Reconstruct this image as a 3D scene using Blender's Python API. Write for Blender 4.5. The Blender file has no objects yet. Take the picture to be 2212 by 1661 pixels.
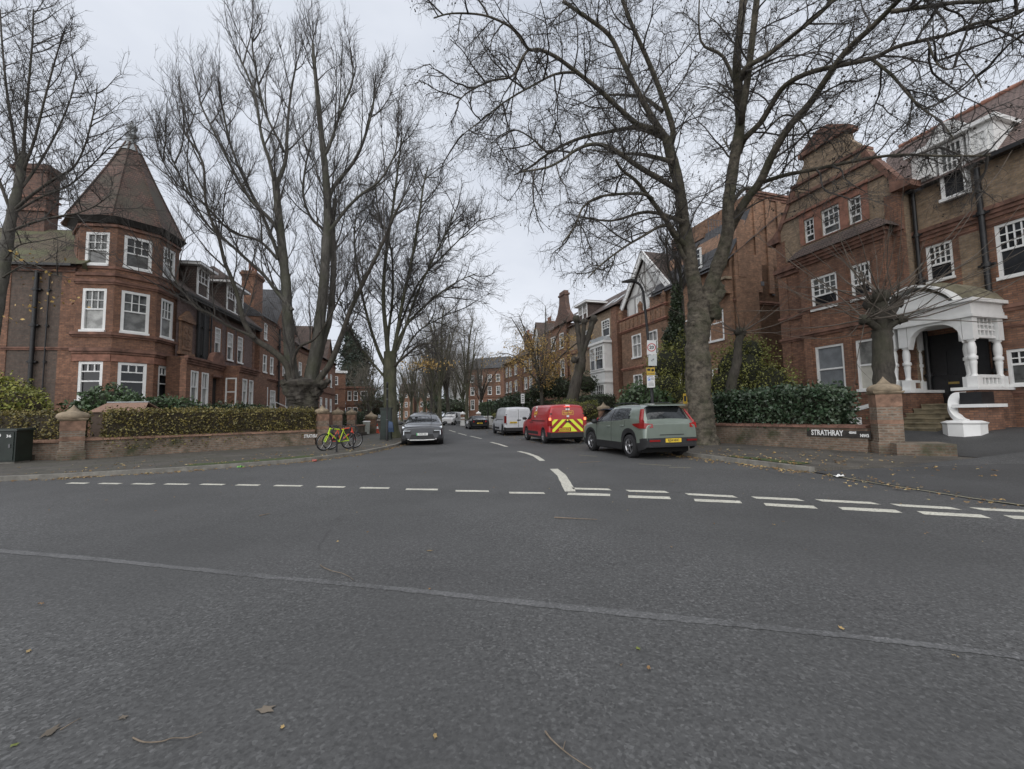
import bpy, math, random
import numpy as np
from mathutils import Vector, Matrix
SC = bpy.context.scene
COL = SC.collection
rad = math.radians
# ------------------------------------------------------------------ camera
F_PX, CX, CY, EYE = 900.0, 1106.0, 830.5, 1.37
PITCH, ROLL = rad(4.16), rad(1.0)
_ca, _sa, _cr, _sr = math.cos(PITCH), math.sin(PITCH), math.cos(ROLL), math.sin(ROLL)
_R0, _U0, FWD = Vector((1, 0, 0)), Vector((0, -_sa, _ca)), Vector((0, _ca, _sa))
RGT = _cr * _R0 - _sr * _U0
UPV = _cr * _U0 + _sr * _R0
cam_d = bpy.data.cameras.new('camera')
cam = bpy.data.objects.new('camera', cam_d)
COL.objects.link(cam)
cam_d.sensor_fit = 'HORIZONTAL'
cam_d.sensor_width = 36
cam_d.lens = 36 * F_PX / 2212
cam_d.clip_start = 0.05
cam_d.clip_end = 3000
cam.matrix_world = Matrix(((RGT.x, UPV.x, -FWD.x, 0), (RGT.y, UPV.y, -FWD.y, 0), (RGT.z, UPV.z, -FWD.z, EYE), (0, 0, 0, 1)))
SC.camera = cam
# ------------------------------------------------------------------ sky, sun, exposure
SUN_EL, SUN_ROT = rad(34), rad(192)
w = bpy.data.worlds.new('World')
SC.world = w
w.use_nodes = True
nt = w.node_tree
N, L = nt.nodes, nt.links
bg = N['Background']
sky = N.new('ShaderNodeTexSky')
sky.sky_type = 'NISHITA'
sky.sun_disc = False
sky.sun_elevation = SUN_EL
sky.sun_rotation = SUN_ROT
sky.dust_density = 3
hs = N.new('ShaderNodeHueSaturation')
hs.inputs['Saturation'].default_value = 0.35
hs.inputs['Value'].default_value = 0.35
L.new(sky.outputs[0], hs.inputs['Color'])
tc = N.new('ShaderNodeTexCoord')
mp = N.new('ShaderNodeMapping')
mp.inputs['Scale'].default_value = (1, 1, 2.2)
L.new(tc.outputs['Generated'], mp.inputs[0])
no = N.new('ShaderNodeTexNoise')
no.inputs['Scale'].default_value = 1.6
no.inputs['Detail'].default_value = 5
no.inputs['Roughness'].default_value = 0.55
L.new(mp.outputs[0], no.inputs['Vector'])
rp = N.new('ShaderNodeValToRGB')
rp.color_ramp.elements[0].position = 0.3
rp.color_ramp.elements[1].position = 0.72
rp.color_ramp.elements[0].color = (5.3, 5.75, 6.6, 1)
rp.color_ramp.elements[1].color = (7.5, 7.85, 8.55, 1)
L.new(no.outputs['Fac'], rp.inputs[0])
mx = N.new('ShaderNodeMix')
mx.data_type = 'RGBA'
mx.inputs['Factor'].default_value = 0.86
L.new(hs.outputs[0], mx.inputs['A'])
L.new(rp.outputs[0], mx.inputs['B'])
L.new(mx.outputs['Result'], bg.inputs['Color'])
bg.inputs['Strength'].default_value = 0.078
sd = bpy.data.lights.new('sun', 'SUN')
sun = bpy.data.objects.new('sun', sd)
COL.objects.link(sun)
sd.energy = 1.5
sd.angle = rad(115)
sd.color = (1.0, 0.97, 0.93)
sun.rotation_euler = (rad(90) - SUN_EL, 0, math.pi - SUN_ROT)
SC.view_settings.view_transform = 'Standard'
SC.view_settings.look = 'None'
SC.view_settings.exposure = 0.72
SC.view_settings.gamma = 1.0
SC.cycles.max_bounces = 5
SC.cycles.diffuse_bounces = 3
SC.cycles.glossy_bounces = 3
SC.cycles.transparent_max_bounces = 6
# ------------------------------------------------------------------ surveying: sight lines measured on the photograph -> metres
def ray(px, py):
    return FWD + RGT * ((px - CX) / F_PX) + UPV * ((CY - py) / F_PX)
def at(px, py, y):
    d = ray(px, py)
    t = y / d.y
    return Vector((d.x * t, y, EYE + d.z * t))
def gp(px, py, z=0.0):
    d = ray(px, py)
    t = (z - EYE) / d.z
    return Vector((d.x * t, d.y * t, z))
class Fac:
    """vertical plane; local x runs to the viewer's right, local y inward, z up"""
    def __init__(s, o, ang):
        s.o, s.ang = Vector((o[0], o[1], 0)), ang
        a = rad(ang)
        s.d = Vector((math.sin(a), math.cos(a), 0))
        s.n = Vector((-s.d.y, s.d.x, 0))
        s.M = Matrix.Translation(s.o) @ Matrix.Rotation(rad(90 - ang), 4, 'Z')
    def uz(s, px, py, v=0.0):
        d = ray(px, py)
        oo = s.o + s.n * v
        t = oo.dot(s.n) / d.dot(s.n)
        p = d * t
        return ((p - s.o).dot(s.d), EYE + p.z)
    def rect(s, x0, x1, yt, yb, v=0.0):
        ym, xm = (yt + yb) / 2, (x0 + x1) / 2
        return (s.uz(x0, ym, v)[0], s.uz(x1, ym, v)[0], s.uz(xm, yb, v)[1], s.uz(xm, yt, v)[1])
# ------------------------------------------------------------------ mesh helpers
class MB:
    def __init__(s):
        s.v, s.f, s.mi, s.sm = [], [], [], []
    def add(s, vs, fs, mi=0, sm=False):
        b = len(s.v)
        s.v.extend([tuple(p) for p in vs])
        for f in fs:
            s.f.append(tuple(i + b for i in f))
            s.mi.append(mi)
            s.sm.append(sm)
        return s
    def quad(s, a, b, c, d, mi=0):
        return s.add((a, b, c, d), ((0, 1, 2, 3),), mi)
    def poly(s, pts, mi=0):
        return s.add(pts, (tuple(range(len(pts))),), mi)
    def box(s, x0, x1, y0, y1, z0, z1, mi=0):
        return s.add([(x0, y0, z0), (x1, y0, z0), (x1, y1, z0), (x0, y1, z0), (x0, y0, z1), (x1, y0, z1), (x1, y1, z1), (x0, y1, z1)],
                     [(0, 3, 2, 1), (4, 5, 6, 7), (0, 1, 5, 4), (1, 2, 6, 5), (2, 3, 7, 6), (3, 0, 4, 7)], mi)
    def hexa(s, p, mi=0):
        return s.add(p, [(0, 3, 2, 1), (4, 5, 6, 7), (0, 1, 5, 4), (1, 2, 6, 5), (2, 3, 7, 6), (3, 0, 4, 7)], mi)
    def prism(s, poly, y0, y1, mi=0):
        """polygon in x,z pushed from y0 to y1"""
        n = len(poly)
        vs = [(x, y0, z) for x, z in poly] + [(x, y1, z) for x, z in poly]
        fs = [tuple(range(n)), tuple(range(2 * n - 1, n - 1, -1))] + [(i, i + n, (i + 1) % n + n, (i + 1) % n) for i in range(n)]
        return s.add(vs, fs, mi)
    def hprism(s, poly, z0, z1, mi=0):
        n = len(poly)
        vs = [(x, y, z0) for x, y in poly] + [(x, y, z1) for x, y in poly]
        fs = [tuple(range(n - 1, -1, -1)), tuple(range(n, 2 * n))] + [(i, (i + 1) % n, (i + 1) % n + n, i + n) for i in range(n)]
        return s.add(vs, fs, mi)
    def loft(s, rings, mi=0, sm=False, caps=True, closed=True):
        n = len(rings[0])
        vs = [p for r in rings for p in r]
        fs = []
        for k in range(len(rings) - 1):
            for i in range(n if closed else n - 1):
                j = (i + 1) % n
                fs.append((k * n + i, k * n + j, (k + 1) * n + j, (k + 1) * n + i))
        s.add(vs, fs, mi, sm)
        if caps:
            s.poly(rings[0][::-1], mi)
            s.poly(rings[-1], mi)
        return s
    def tube(s, pts, rads, n=8, mi=0, caps=True):
        pts = [Vector(p) for p in pts]
        if not hasattr(rads, '__len__'):
            rads = [rads] * len(pts)
        rings = []
        ref = None
        for i, p in enumerate(pts):
            t = (pts[min(i + 1, len(pts) - 1)] - pts[max(i - 1, 0)])
            t = t.normalized() if t.length > 1e-9 else Vector((0, 0, 1))
            if ref is None:
                ref = t.orthogonal()
            a = (ref - t * ref.dot(t))
            a = a.normalized() if a.length > 1e-6 else t.orthogonal().normalized()
            ref = a
            b = t.cross(a)
            rings.append([p + (a * math.cos(2 * math.pi * k / n) + b * math.sin(2 * math.pi * k / n)) * rads[i] for k in range(n)])
        return s.loft(rings, mi, n > 4, caps)
    def lathe(s, prof, n=12, c=(0, 0, 0), mi=0, ph=0.0, sm=True, caps=True):
        rings = [[(c[0] + r * math.cos(ph + 2 * math.pi * k / n), c[1] + r * math.sin(ph + 2 * math.pi * k / n), c[2] + z) for k in range(n)] for r, z in prof]
        return s.loft(rings, mi, sm, caps)
    def ring_x(s, prof, n=20, c=(0, 0, 0), mi=0, sm=True, closed=False):
        """lathe about the y axis: prof = (radius, y)"""
        rings = [[(c[0] + r * math.cos(2 * math.pi * k / n), c[1] + y, c[2] + r * math.sin(2 * math.pi * k / n)) for k in range(n)] for r, y in prof]
        return s.loft(rings, mi, sm, not closed)
    def bar(s, a, b, w, h=None, mi=0):
        """square bar from a to b"""
        a, b = Vector(a), Vector(b)
        h = h or w
        t = (b - a).normalized()
        x = t.cross(Vector((0, 0, 1)))
        x = x.normalized() if x.length > 1e-4 else Vector((1, 0, 0))
        z = x.cross(t)
        r = [(-1, -1), (1, -1), (1, 1), (-1, 1)]
        return s.loft([[p + x * (i * w / 2) + z * (j * h / 2) for i, j in r] for p in (a, b)], mi)
    def build(s, name, mats, parent=None, M=None, **tags):
        me = bpy.data.meshes.new(name)
        me.from_pydata(s.v, [], s.f)
        if not isinstance(mats, (list, tuple)):
            mats = [mats]
        for m in mats:
            me.materials.append(m)
        if len(mats) > 1:
            me.polygons.foreach_set('material_index', s.mi)
        if any(s.sm):
            me.polygons.foreach_set('use_smooth', s.sm)
        me.update()
        return link(bpy.data.objects.new(name, me), parent, M, **tags)
WM = {}
def link(o, parent=None, M=None, **tags):
    COL.objects.link(o)
    PM = WM[parent.name] if parent else Matrix.Identity(4)
    if parent:
        o.parent = parent
    if M is None:
        M = PM
    o.matrix_basis = PM.inverted() @ M
    WM[o.name] = M.copy()
    for k, val in tags.items():
        o[k] = val
    return o
def thing(name, label, category, M=None, group=None):
    o = bpy.data.objects.new(name, None)
    o.empty_display_size = 0.3
    link(o, None, M if M is not None else Matrix.Identity(4), label=label, category=category)
    if group:
        o['group'] = group
    return o
def tag(o, label, category, group=None):
    o['label'] = label
    o['category'] = category
    if group:
        o['group'] = group
    return o
def T(x, y, z=0.0, rz=0.0):
    return Matrix.Translation((x, y, z)) @ Matrix.Rotation(rz, 4, 'Z')
def text(body, size, mat, parent, M, name='lettering', extr=0.003, bold=0.0, sx=1.0):
    cu = bpy.data.curves.new(name, 'FONT')
    cu.body, cu.size, cu.extrude, cu.offset = body, size, extr, bold
    cu.align_x, cu.align_y = 'CENTER', 'CENTER'
    cu.resolution_u = 2
    tmp = bpy.data.objects.new('tmp', cu)
    me = bpy.data.meshes.new_from_object(tmp)
    bpy.data.objects.remove(tmp)
    me.materials.clear()
    me.materials.append(mat)
    if sx != 1.0:
        for p in me.vertices:
            p.co.x *= sx
    return link(bpy.data.objects.new(name, me), parent, M)
FLAT = Matrix.Rotation(rad(90), 4, 'X')      # text standing up, read from -y
# ------------------------------------------------------------------ materials
def new_mat(name):
    m = bpy.data.materials.new(name)
    m.use_nodes = True
    return m, m.node_tree.nodes, m.node_tree.links, m.node_tree.nodes['Principled BSDF']
def mixc(N, L, fac, a, b, mode='MIX'):
    x = N.new('ShaderNodeMix')
    x.data_type = 'RGBA'
    x.blend_type = mode
    for key, val in (('Factor', fac), ('A', a), ('B', b)):
        if hasattr(val, 'is_linked') or hasattr(val, 'links'):
            L.new(val, x.inputs[key])
        else:
            x.inputs[key].default_value = val if key == 'Factor' else (*val[:3], 1)
    return x.outputs['Result']
def noise(N, L, vec, scale, detail=3, rough=0.6):
    n = N.new('ShaderNodeTexNoise')
    n.inputs['Scale'].default_value = scale
    n.inputs['Detail'].default_value = detail
    n.inputs['Roughness'].default_value = rough
    L.new(vec, n.inputs['Vector'])
    return n.outputs['Fac']
def ramp(N, L, fac, stops):
    r = N.new('ShaderNodeValToRGB')
    el = r.color_ramp.elements
    while len(el) < len(stops):
        el.new(0.5)
    for e, (p, c) in zip(el, stops):
        e.position = p
        e.color = (*c[:3], 1) if hasattr(c, '__len__') else (c, c, c, 1)
    L.new(fac, r.inputs[0])
    return r.outputs[0]
def objvec(N):
    return N.new('ShaderNodeTexCoord').outputs['Object']
def bump(N, L, b, h, strength, dist):
    u = N.new('ShaderNodeBump')
    u.inputs['Strength'].default_value = strength
    u.inputs['Distance'].default_value = dist
    L.new(h, u.inputs['Height'])
    L.new(u.outputs[0], b.inputs['Normal'])
def plain(name, c, rough=0.6, metal=0.0, var=0.25, scale=6.0, bmp=0.0, c2=None, coat=0.0, spec=None):
    m, N, L, b = new_mat(name)
    v = objvec(N)
    f = noise(N, L, v, scale, 4)
    lo = tuple(x * (1 - var) for x in c)
    hi = c2 if c2 else tuple(min(1, x * (1 + var)) for x in c)
    L.new(ramp(N, L, f, [(0.3, lo), (0.7, hi)]), b.inputs['Base Color'])
    b.inputs['Roughness'].default_value = rough
    b.inputs['Metallic'].default_value = metal
    b.inputs['Coat Weight'].default_value = coat
    if spec is not None:
        b.inputs['Specular IOR Level'].default_value = spec
    if bmp:
        bump(N, L, b, f, bmp, 0.02)
    return m
def brick(name, c1, c2, mortar, dirt=(0.03, 0.03, 0.028), dirt_amt=0.45, bw=0.225, bh=0.075, ms=0.012, moss=None, big=0.35):
    m, N, L, b = new_mat(name)
    v = objvec(N)
    sp = N.new('ShaderNodeSeparateXYZ')
    L.new(v, sp.inputs[0])
    ad = N.new('ShaderNodeMath')
    L.new(sp.outputs[0], ad.inputs[0])
    L.new(sp.outputs[1], ad.inputs[1])
    cb = N.new('ShaderNodeCombineXYZ')
    L.new(ad.outputs[0], cb.inputs[0])
    L.new(sp.outputs[2], cb.inputs[1])
    bt = N.new('ShaderNodeTexBrick')
    bt.inputs['Scale'].default_value = 1
    bt.inputs['Brick Width'].default_value = bw
    bt.inputs['Row Height'].default_value = bh
    bt.inputs['Mortar Size'].default_value = ms
    bt.inputs['Color1'].default_value = (*c1, 1)
    bt.inputs['Color2'].default_value = (*c2, 1)
    bt.inputs['Mortar'].default_value = (*mortar, 1)
    L.new(cb.outputs[0], bt.inputs['Vector'])
    f1 = noise(N, L, v, big, 5, 0.65)
    f2 = noise(N, L, v, 5.0, 4, 0.7)
    col = mixc(N, L, ramp(N, L, f1, [(0.38, 0.0), (0.75, dirt_amt)]), bt.outputs['Color'], dirt)
    col = mixc(N, L, 1.0, col, ramp(N, L, f2, [(0.25, 0.55), (0.75, 1.32)]), 'MULTIPLY')
    if moss:
        f3 = noise(N, L, v, 1.3, 5, 0.7)
        col = mixc(N, L, ramp(N, L, f3, [(0.5, 0.0), (0.68, 0.85)]), col, moss)
    L.new(col, b.inputs['Base Color'])
    b.inputs['Roughness'].default_value = 0.9
    bump(N, L, b, bt.outputs['Fac'], -0.4, 0.01)
    return m
def tiles(name, c1, c2, moss=None, moss_lo=0.5, rowh=0.11, cone=False):
    """plain roof tiles: courses follow height, with stained patches"""
    m, N, L, b = new_mat(name)
    v = objvec(N)
    sp = N.new('ShaderNodeSeparateXYZ')
    L.new(v, sp.inputs[0])
    ad = N.new('ShaderNodeMath')
    L.new(sp.outputs[0], ad.inputs[0])
    L.new(sp.outputs[1], ad.inputs[1])
    cb = N.new('ShaderNodeCombineXYZ')
    if cone:
        ad.operation = 'ARCTAN2'
        k = N.new('ShaderNodeMath')
        k.operation = 'MULTIPLY'
        k.inputs[1].default_value = 2.0
        L.new(ad.outputs[0], k.inputs[0])
        ad = k
    L.new(ad.outputs[0], cb.inputs[0])
    L.new(sp.outputs[2], cb.inputs[1])
    bt = N.new('ShaderNodeTexBrick')
    bt.inputs['Scale'].default_value = 1
    bt.inputs['Brick Width'].default_value = 0.17
    bt.inputs['Row Height'].default_value = rowh
    bt.inputs['Mortar Size'].default_value = 0.016
    bt.inputs['Color1'].default_value = (*c1, 1)
    bt.inputs['Color2'].default_value = (*c2, 1)
    bt.inputs['Mortar'].default_value = (*(x * (0.6 if cone else 0.35) for x in c1), 1)
    L.new(cb.outputs[0], bt.inputs['Vector'])
    f2 = noise(N, L, v, 1.2, 6, 0.7)
    col = mixc(N, L, 1.0, bt.outputs['Color'], ramp(N, L, f2, [(0.3, 0.6), (0.72, 1.3)]), 'MULTIPLY')
    if moss:
        f3 = noise(N, L, v, 0.9, 6, 0.7)
        col = mixc(N, L, ramp(N, L, f3, [(moss_lo, 0.0), (moss_lo + 0.15, 0.85)]), col, moss)
    L.new(col, b.inputs['Base Color'])
    b.inputs['Roughness'].default_value = 0.85
    bump(N, L, b, bt.outputs['Fac'], -0.6, 0.02)
    return m
def leafmat(name, cols, rough=0.55):
    m, N, L, b = new_mat(name)
    g = N.new('ShaderNodeNewGeometry')
    n = len(cols)
    c = ramp(N, L, g.outputs['Random Per Island'], [(i / max(1, n - 1), c) for i, c in enumerate(cols)])
    f = noise(N, L, objvec(N), 1.6, 3)
    L.new(mixc(N, L, 1.0, c, ramp(N, L, f, [(0.3, 0.5), (0.7, 1.45)]), 'MULTIPLY'), b.inputs['Base Color'])
    b.inputs['Roughness'].default_value = rough
    return m
def bark(name, c1, c2, moss=None, scale=5.0, zs=0.4):
    m, N, L, b = new_mat(name)
    v = objvec(N)
    mp = N.new('ShaderNodeMapping')
    mp.inputs['Scale'].default_value = (1, 1, zs)
    L.new(v, mp.inputs[0])
    f = noise(N, L, mp.outputs[0], scale, 6, 0.7)
    col = ramp(N, L, f, [(0.34, c1), (0.66, c2)])
    if moss:
        f3 = noise(N, L, v, 1.1, 5, 0.65)
        col = mixc(N, L, ramp(N, L, f3, [(0.45, 0.0), (0.66, 0.7)]), col, moss)
    L.new(col, b.inputs['Base Color'])
    b.inputs['Roughness'].default_value = 0.92
    bump(N, L, b, f, 0.9, 0.06)
    return m
def asphalt(name, c, speck=0.5, patch=0.25, pat_scale=0.5, fine=110.0, worn=False):
    m, N, L, b = new_mat(name)
    v = objvec(N)
    f = noise(N, L, v, fine, 2, 0.7)
    f2 = noise(N, L, v, fine * 0.3, 3, 0.7)
    p = noise(N, L, v, pat_scale, 5, 0.6)
    vo = N.new('ShaderNodeTexVoronoi')
    vo.inputs['Scale'].default_value = fine * 0.62
    L.new(v, vo.inputs['Vector'])
    sp = N.new('ShaderNodeSeparateColor')
    L.new(vo.outputs['Color'], sp.inputs[0])
    stones = ramp(N, L, sp.outputs[0], [(0.0, 1 - speck), (0.5, 0.95), (0.82, 1.05), (1.0, 1 + speck * 1.5)])
    amt = ramp(N, L, noise(N, L, v, 0.33, 4, 0.6), [(0.36, 0.25), (0.62, 1.0)])
    col = mixc(N, L, amt, (1, 1, 1), stones)
    col = mixc(N, L, 1.0, col, (*c,), 'MULTIPLY')
    col = mixc(N, L, 1.0, col, ramp(N, L, f2, [(0.3, 0.72), (0.7, 1.2)]), 'MULTIPLY')
    col = mixc(N, L, 1.0, col, ramp(N, L, p, [(0.3, 1 - patch), (0.7, 1 + patch)]), 'MULTIPLY')
    if worn:
        # oil spots, tar bleeding and hairline cracks with shapes of their own
        o = noise(N, L, v, 1.7, 6, 0.72)
        col = mixc(N, L, ramp(N, L, o, [(0.64, 0.0), (0.7, 0.4)]), col, tuple(x * 0.45 for x in c))
        o2 = noise(N, L, v, 0.9, 7, 0.75)
        col = mixc(N, L, ramp(N, L, o2, [(0.62, 0.0), (0.72, 0.35)]), col, tuple(x * 1.5 for x in c))
        d = N.new('ShaderNodeTexNoise')
        d.inputs['Scale'].default_value = 0.8
        d.inputs['Detail'].default_value = 5
        L.new(v, d.inputs['Vector'])
        wv = mixc(N, L, 0.35, v, d.outputs['Color'])
        vc = N.new('ShaderNodeTexVoronoi')
        vc.feature = 'DISTANCE_TO_EDGE'
        vc.inputs['Scale'].default_value = 0.55
        L.new(wv, vc.inputs['Vector'])
        cr = ramp(N, L, vc.outputs['Distance'], [(0.0, 1.0), (0.006, 0.0)])
        msk = ramp(N, L, noise(N, L, v, 0.5, 3), [(0.52, 0.0), (0.6, 0.6)])
        cm = mixc(N, L, 1.0, cr, msk, 'MULTIPLY')
        col = mixc(N, L, cm, col, tuple(x * 0.4 for x in c))
    L.new(col, b.inputs['Base Color'])
    b.inputs['Roughness'].default_value = 0.75
    bump(N, L, b, sp.outputs[1], 0.35, 0.008)
    return m
def worn_paint(name, c, under, amt=0.5):
    m, N, L, b = new_mat(name)
    v = objvec(N)
    f = noise(N, L, v, 26.0, 5, 0.75)
    f2 = noise(N, L, v, 3.0, 3, 0.6)
    col = ramp(N, L, f2, [(0.3, tuple(x * 0.8 for x in c)), (0.7, c)])
    col = mixc(N, L, ramp(N, L, f, [(amt, 0.0), (amt + 0.12, 0.85)]), col, under)
    L.new(col, b.inputs['Base Color'])
    b.inputs['Roughness'].default_value = 0.7
    return m
def glassy(name, c, rough=0.04, var=0.5, scale=1.2, spec=0.5):
    m, N, L, b = new_mat(name)
    f = noise(N, L, objvec(N), scale, 3)
    oi = N.new('ShaderNodeObjectInfo')
    vr = ramp(N, L, oi.outputs['Random'], [(0.0, 0.45), (1.0, 1.7)])
    L.new(mixc(N, L, 1.0, ramp(N, L, f, [(0.35, tuple(x * (1 - var) for x in c)), (0.65, tuple(x * (1 + var) for x in c))]), vr, 'MULTIPLY'), b.inputs['Base Color'])
    b.inputs['Roughness'].default_value = rough
    b.inputs['Specular IOR Level'].default_value = spec
    return m
def paint(name, c, metal=0.0, rough=0.3, coat=0.6):
    m, N, L, b = new_mat(name)
    f = noise(N, L, objvec(N), 3.0, 4)
    L.new(ramp(N, L, f, [(0.3, tuple(x * 0.92 for x in c)), (0.7, tuple(min(1, x * 1.06) for x in c))]), b.inputs['Base Color'])
    b.inputs['Roughness'].default_value = rough
    b.inputs['Metallic'].default_value = metal
    b.inputs['Coat Weight'].default_value = coat
    b.inputs['Coat Roughness'].default_value = 0.08
    return m
def lamp_mat(name, c, strength):
    m, N, L, b = new_mat(name)
    b.inputs['Base Color'].default_value = (*c, 1)
    b.inputs['Emission Color'].default_value = (*c, 1)
    b.inputs['Emission Strength'].default_value = strength
    return m
RED1, RED2 = (0.345, 0.17, 0.1), (0.19, 0.095, 0.06)
M_red = brick('red_brick', RED1, RED2, (0.16, 0.1, 0.075))
M_orange = brick('orange_brick', (0.37, 0.2, 0.12), (0.22, 0.12, 0.076), (0.22, 0.15, 0.1))
M_rub = plain('rubbed_brick', (0.27, 0.13, 0.09), 0.85, var=0.35, scale=3)
M_rubdark = plain('weathered_terracotta', (0.18, 0.095, 0.068), 0.85, var=0.5, scale=2.5)
M_yellow = brick('stock_brick', (0.37, 0.265, 0.165), (0.235, 0.165, 0.108), (0.26, 0.21, 0.16), dirt_amt=0.3)
M_dark = brick('dark_stock_brick', (0.12, 0.09, 0.074), (0.15, 0.1, 0.078), (0.1, 0.085, 0.07))
M_purple = brick('purple_grey_brick', (0.22, 0.15, 0.135), (0.17, 0.105, 0.09), (0.13, 0.1, 0.09))
M_garden = brick('garden_wall_brick', (0.29, 0.175, 0.12), (0.15, 0.1, 0.072), (0.24, 0.2, 0.155), moss=(0.035, 0.042, 0.016), dirt_amt=0.6, big=1.0, ms=0.022)
M_coping = plain('terracotta_coping', (0.21, 0.125, 0.085), 0.85, var=0.6, scale=4)
M_stone = plain('buff_stone', (0.24, 0.19, 0.13), 0.85, var=0.45, scale=4, bmp=0.3)
M_white = plain('white_paint', (0.78, 0.78, 0.76), 0.5, var=0.06, scale=3)
M_stucco = plain('off_white_render', (0.62, 0.62, 0.6), 0.7, var=0.12, scale=1.5)
M_sooty = brick('sooty_brick', (0.2, 0.1, 0.07), (0.12, 0.07, 0.055), (0.12, 0.09, 0.075), dirt_amt=0.6)
M_tile = tiles('brown_roof_tile', (0.13, 0.09, 0.075), (0.095, 0.072, 0.062), moss=(0.085, 0.085, 0.04), moss_lo=0.62)
M_tilered = tiles('red_roof_tile', (0.185, 0.13, 0.112), (0.145, 0.1, 0.088))
M_tilemoss = tiles('mossy_roof_tile', (0.12, 0.09, 0.06), (0.1, 0.08, 0.05), moss=(0.1, 0.105, 0.05), moss_lo=0.46)
M_tilecone = tiles('tower_roof_tile', (0.14, 0.1, 0.083), (0.19, 0.112, 0.09), moss=(0.1, 0.09, 0.07), moss_lo=0.46, cone=True, rowh=0.14)
M_slate = tiles('slate', (0.09, 0.09, 0.095), (0.075, 0.075, 0.08))
M_lead = plain('lead', (0.33, 0.35, 0.36), 0.5, var=0.2)
M_black = plain('black_paint', (0.014, 0.014, 0.015), 0.45, var=0.3)
M_darkwood = plain('dark_timber', (0.03, 0.027, 0.025), 0.7, var=0.4)
M_glass = glassy('window_glass', (0.018, 0.019, 0.021))
M_net = glassy('net_curtain_glass', (0.2, 0.2, 0.19), 0.12, 0.4, 2.5)
M_mid = glassy('half_lit_glass', (0.075, 0.078, 0.075), 0.06, 0.6, 2.0)
M_frost = glassy('frosted_glass', (0.16, 0.17, 0.18), 0.3, 0.15, 3)
M_blind = plain('cream_blind', (0.5, 0.48, 0.42), 0.7, var=0.08)
M_iron = plain('grey_iron', (0.1, 0.1, 0.105), 0.5)
M_road = asphalt('asphalt', (0.08, 0.08, 0.079), 0.5, 0.24, 0.3, 110.0, True)
M_roadseam = asphalt('asphalt_joint', (0.118, 0.118, 0.118), 0.4, 0.3, 1.5)
M_drive = asphalt('drive_asphalt', (0.06, 0.06, 0.06), 0.35, 0.2, 0.7)
M_pathR = asphalt('worn_path_asphalt', (0.088, 0.08, 0.068), 0.4, 0.35, 1.3)
M_marking = worn_paint('road_marking_paint', (0.64, 0.62, 0.53), (0.12, 0.12, 0.12), 0.52)
M_markold = worn_paint('faded_marking_paint', (0.27, 0.25, 0.17), (0.11, 0.11, 0.1), 0.5)
# ------------------------------------------------------------------ setting: ground, road, pavements
def slab_mat():
    m, N, L, b = new_mat('paving_slabs')
    v = objvec(N)
    mp = N.new('ShaderNodeMapping')
    mp.inputs['Rotation'].default_value = (0, 0, rad(-42))
    L.new(v, mp.inputs[0])
    bt = N.new('ShaderNodeTexBrick')
    bt.inputs['Scale'].default_value = 1
    bt.inputs['Brick Width'].default_value = 0.9
    bt.inputs['Row Height'].default_value = 0.62
    bt.inputs['Mortar Size'].default_value = 0.012
    bt.inputs['Color1'].default_value = (0.1, 0.09, 0.077, 1)
    bt.inputs['Color2'].default_value = (0.07, 0.063, 0.055, 1)
    bt.inputs['Mortar'].default_value = (0.04, 0.04, 0.03, 1)
    L.new(mp.outputs[0], bt.inputs['Vector'])
    f = noise(N, L, v, 1.1, 6, 0.7)
    f2 = noise(N, L, v, 9, 4, 0.7)
    col = mixc(N, L, ramp(N, L, f, [(0.42, 0.0), (0.7, 0.75)]), bt.outputs['Color'], (0.05, 0.05, 0.028))
    col = mixc(N, L, 1.0, col, ramp(N, L, f2, [(0.3, 0.65), (0.7, 1.25)]), 'MULTIPLY')
    L.new(col, b.inputs['Base Color'])
    b.inputs['Roughness'].default_value = 0.8
    bump(N, L, b, f2, 0.3, 0.01)
    return m
M_slab = slab_mat()
M_kerb = plain('granite_kerb', (0.19, 0.18, 0.158), 0.8, var=0.35, scale=5)
M_soil = plain('garden_soil', (0.05, 0.04, 0.03), 0.95, var=0.5, scale=3)
M_grass = plain('mossy_verge', (0.05, 0.07, 0.02), 0.95, var=0.5, scale=7)
mb = MB()
mb.box(-900, 900, -300, 1500, -2.0, -0.03)
mb.build('ground', M_soil, kind='structure')
mb = MB()
mb.quad((-90, -40, 0), (90, -40, 0), (90, 230, 0), (-90, 230, 0))
mb.build('road', M_road, kind='structure')
KL = [(-90, -4.0), (-40, 3.6), (-22, 7.6), (-12.22, 10.04), (-10.57, 10.6), (-8.88, 11.4), (-7.12, 12.72), (-6.24, 13.95), (-5.6, 15.9), (-5.4, 18.3), (-5.5, 20.8), (-6.5, 26.5), (-9.2, 41), (-12.6, 60), (-20, 102), (-28.5, 150)]
KR = [(6.45, 9.2), (5.95, 10.8), (5.52, 12.2), (5.0, 14.2), (3.5, 20), (1.5, 28), (-1.9, 41), (-5.9, 60), (-13.2, 102), (-21.5, 150)]
def smooth(pts, n=4):
    out = []
    P = [Vector((*p, 0)) if len(p) == 2 else Vector(p) for p in pts]
    for i in range(len(P) - 1):
        a, b, c, d = P[max(i - 1, 0)], P[i], P[i + 1], P[min(i + 2, len(P) - 1)]
        for k in range(n):
            t = k / n
            out.append(0.5 * ((2 * b) + (c - a) * t + (2 * a - 5 * b + 4 * c - d) * t * t + (3 * b - a - 3 * c + d) * t ** 3))
    out.append(P[-1])
    return out
def off(line, d):
    """offset a polyline to the left by d"""
    o = []
    for i, p in enumerate(line):
        t = (line[min(i + 1, len(line) - 1)] - line[max(i - 1, 0)]).normalized()
        o.append(p + Vector((-t.y, t.x, 0)) * d)
    return o
kl, kr = smooth(KL), smooth(KR)
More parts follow.
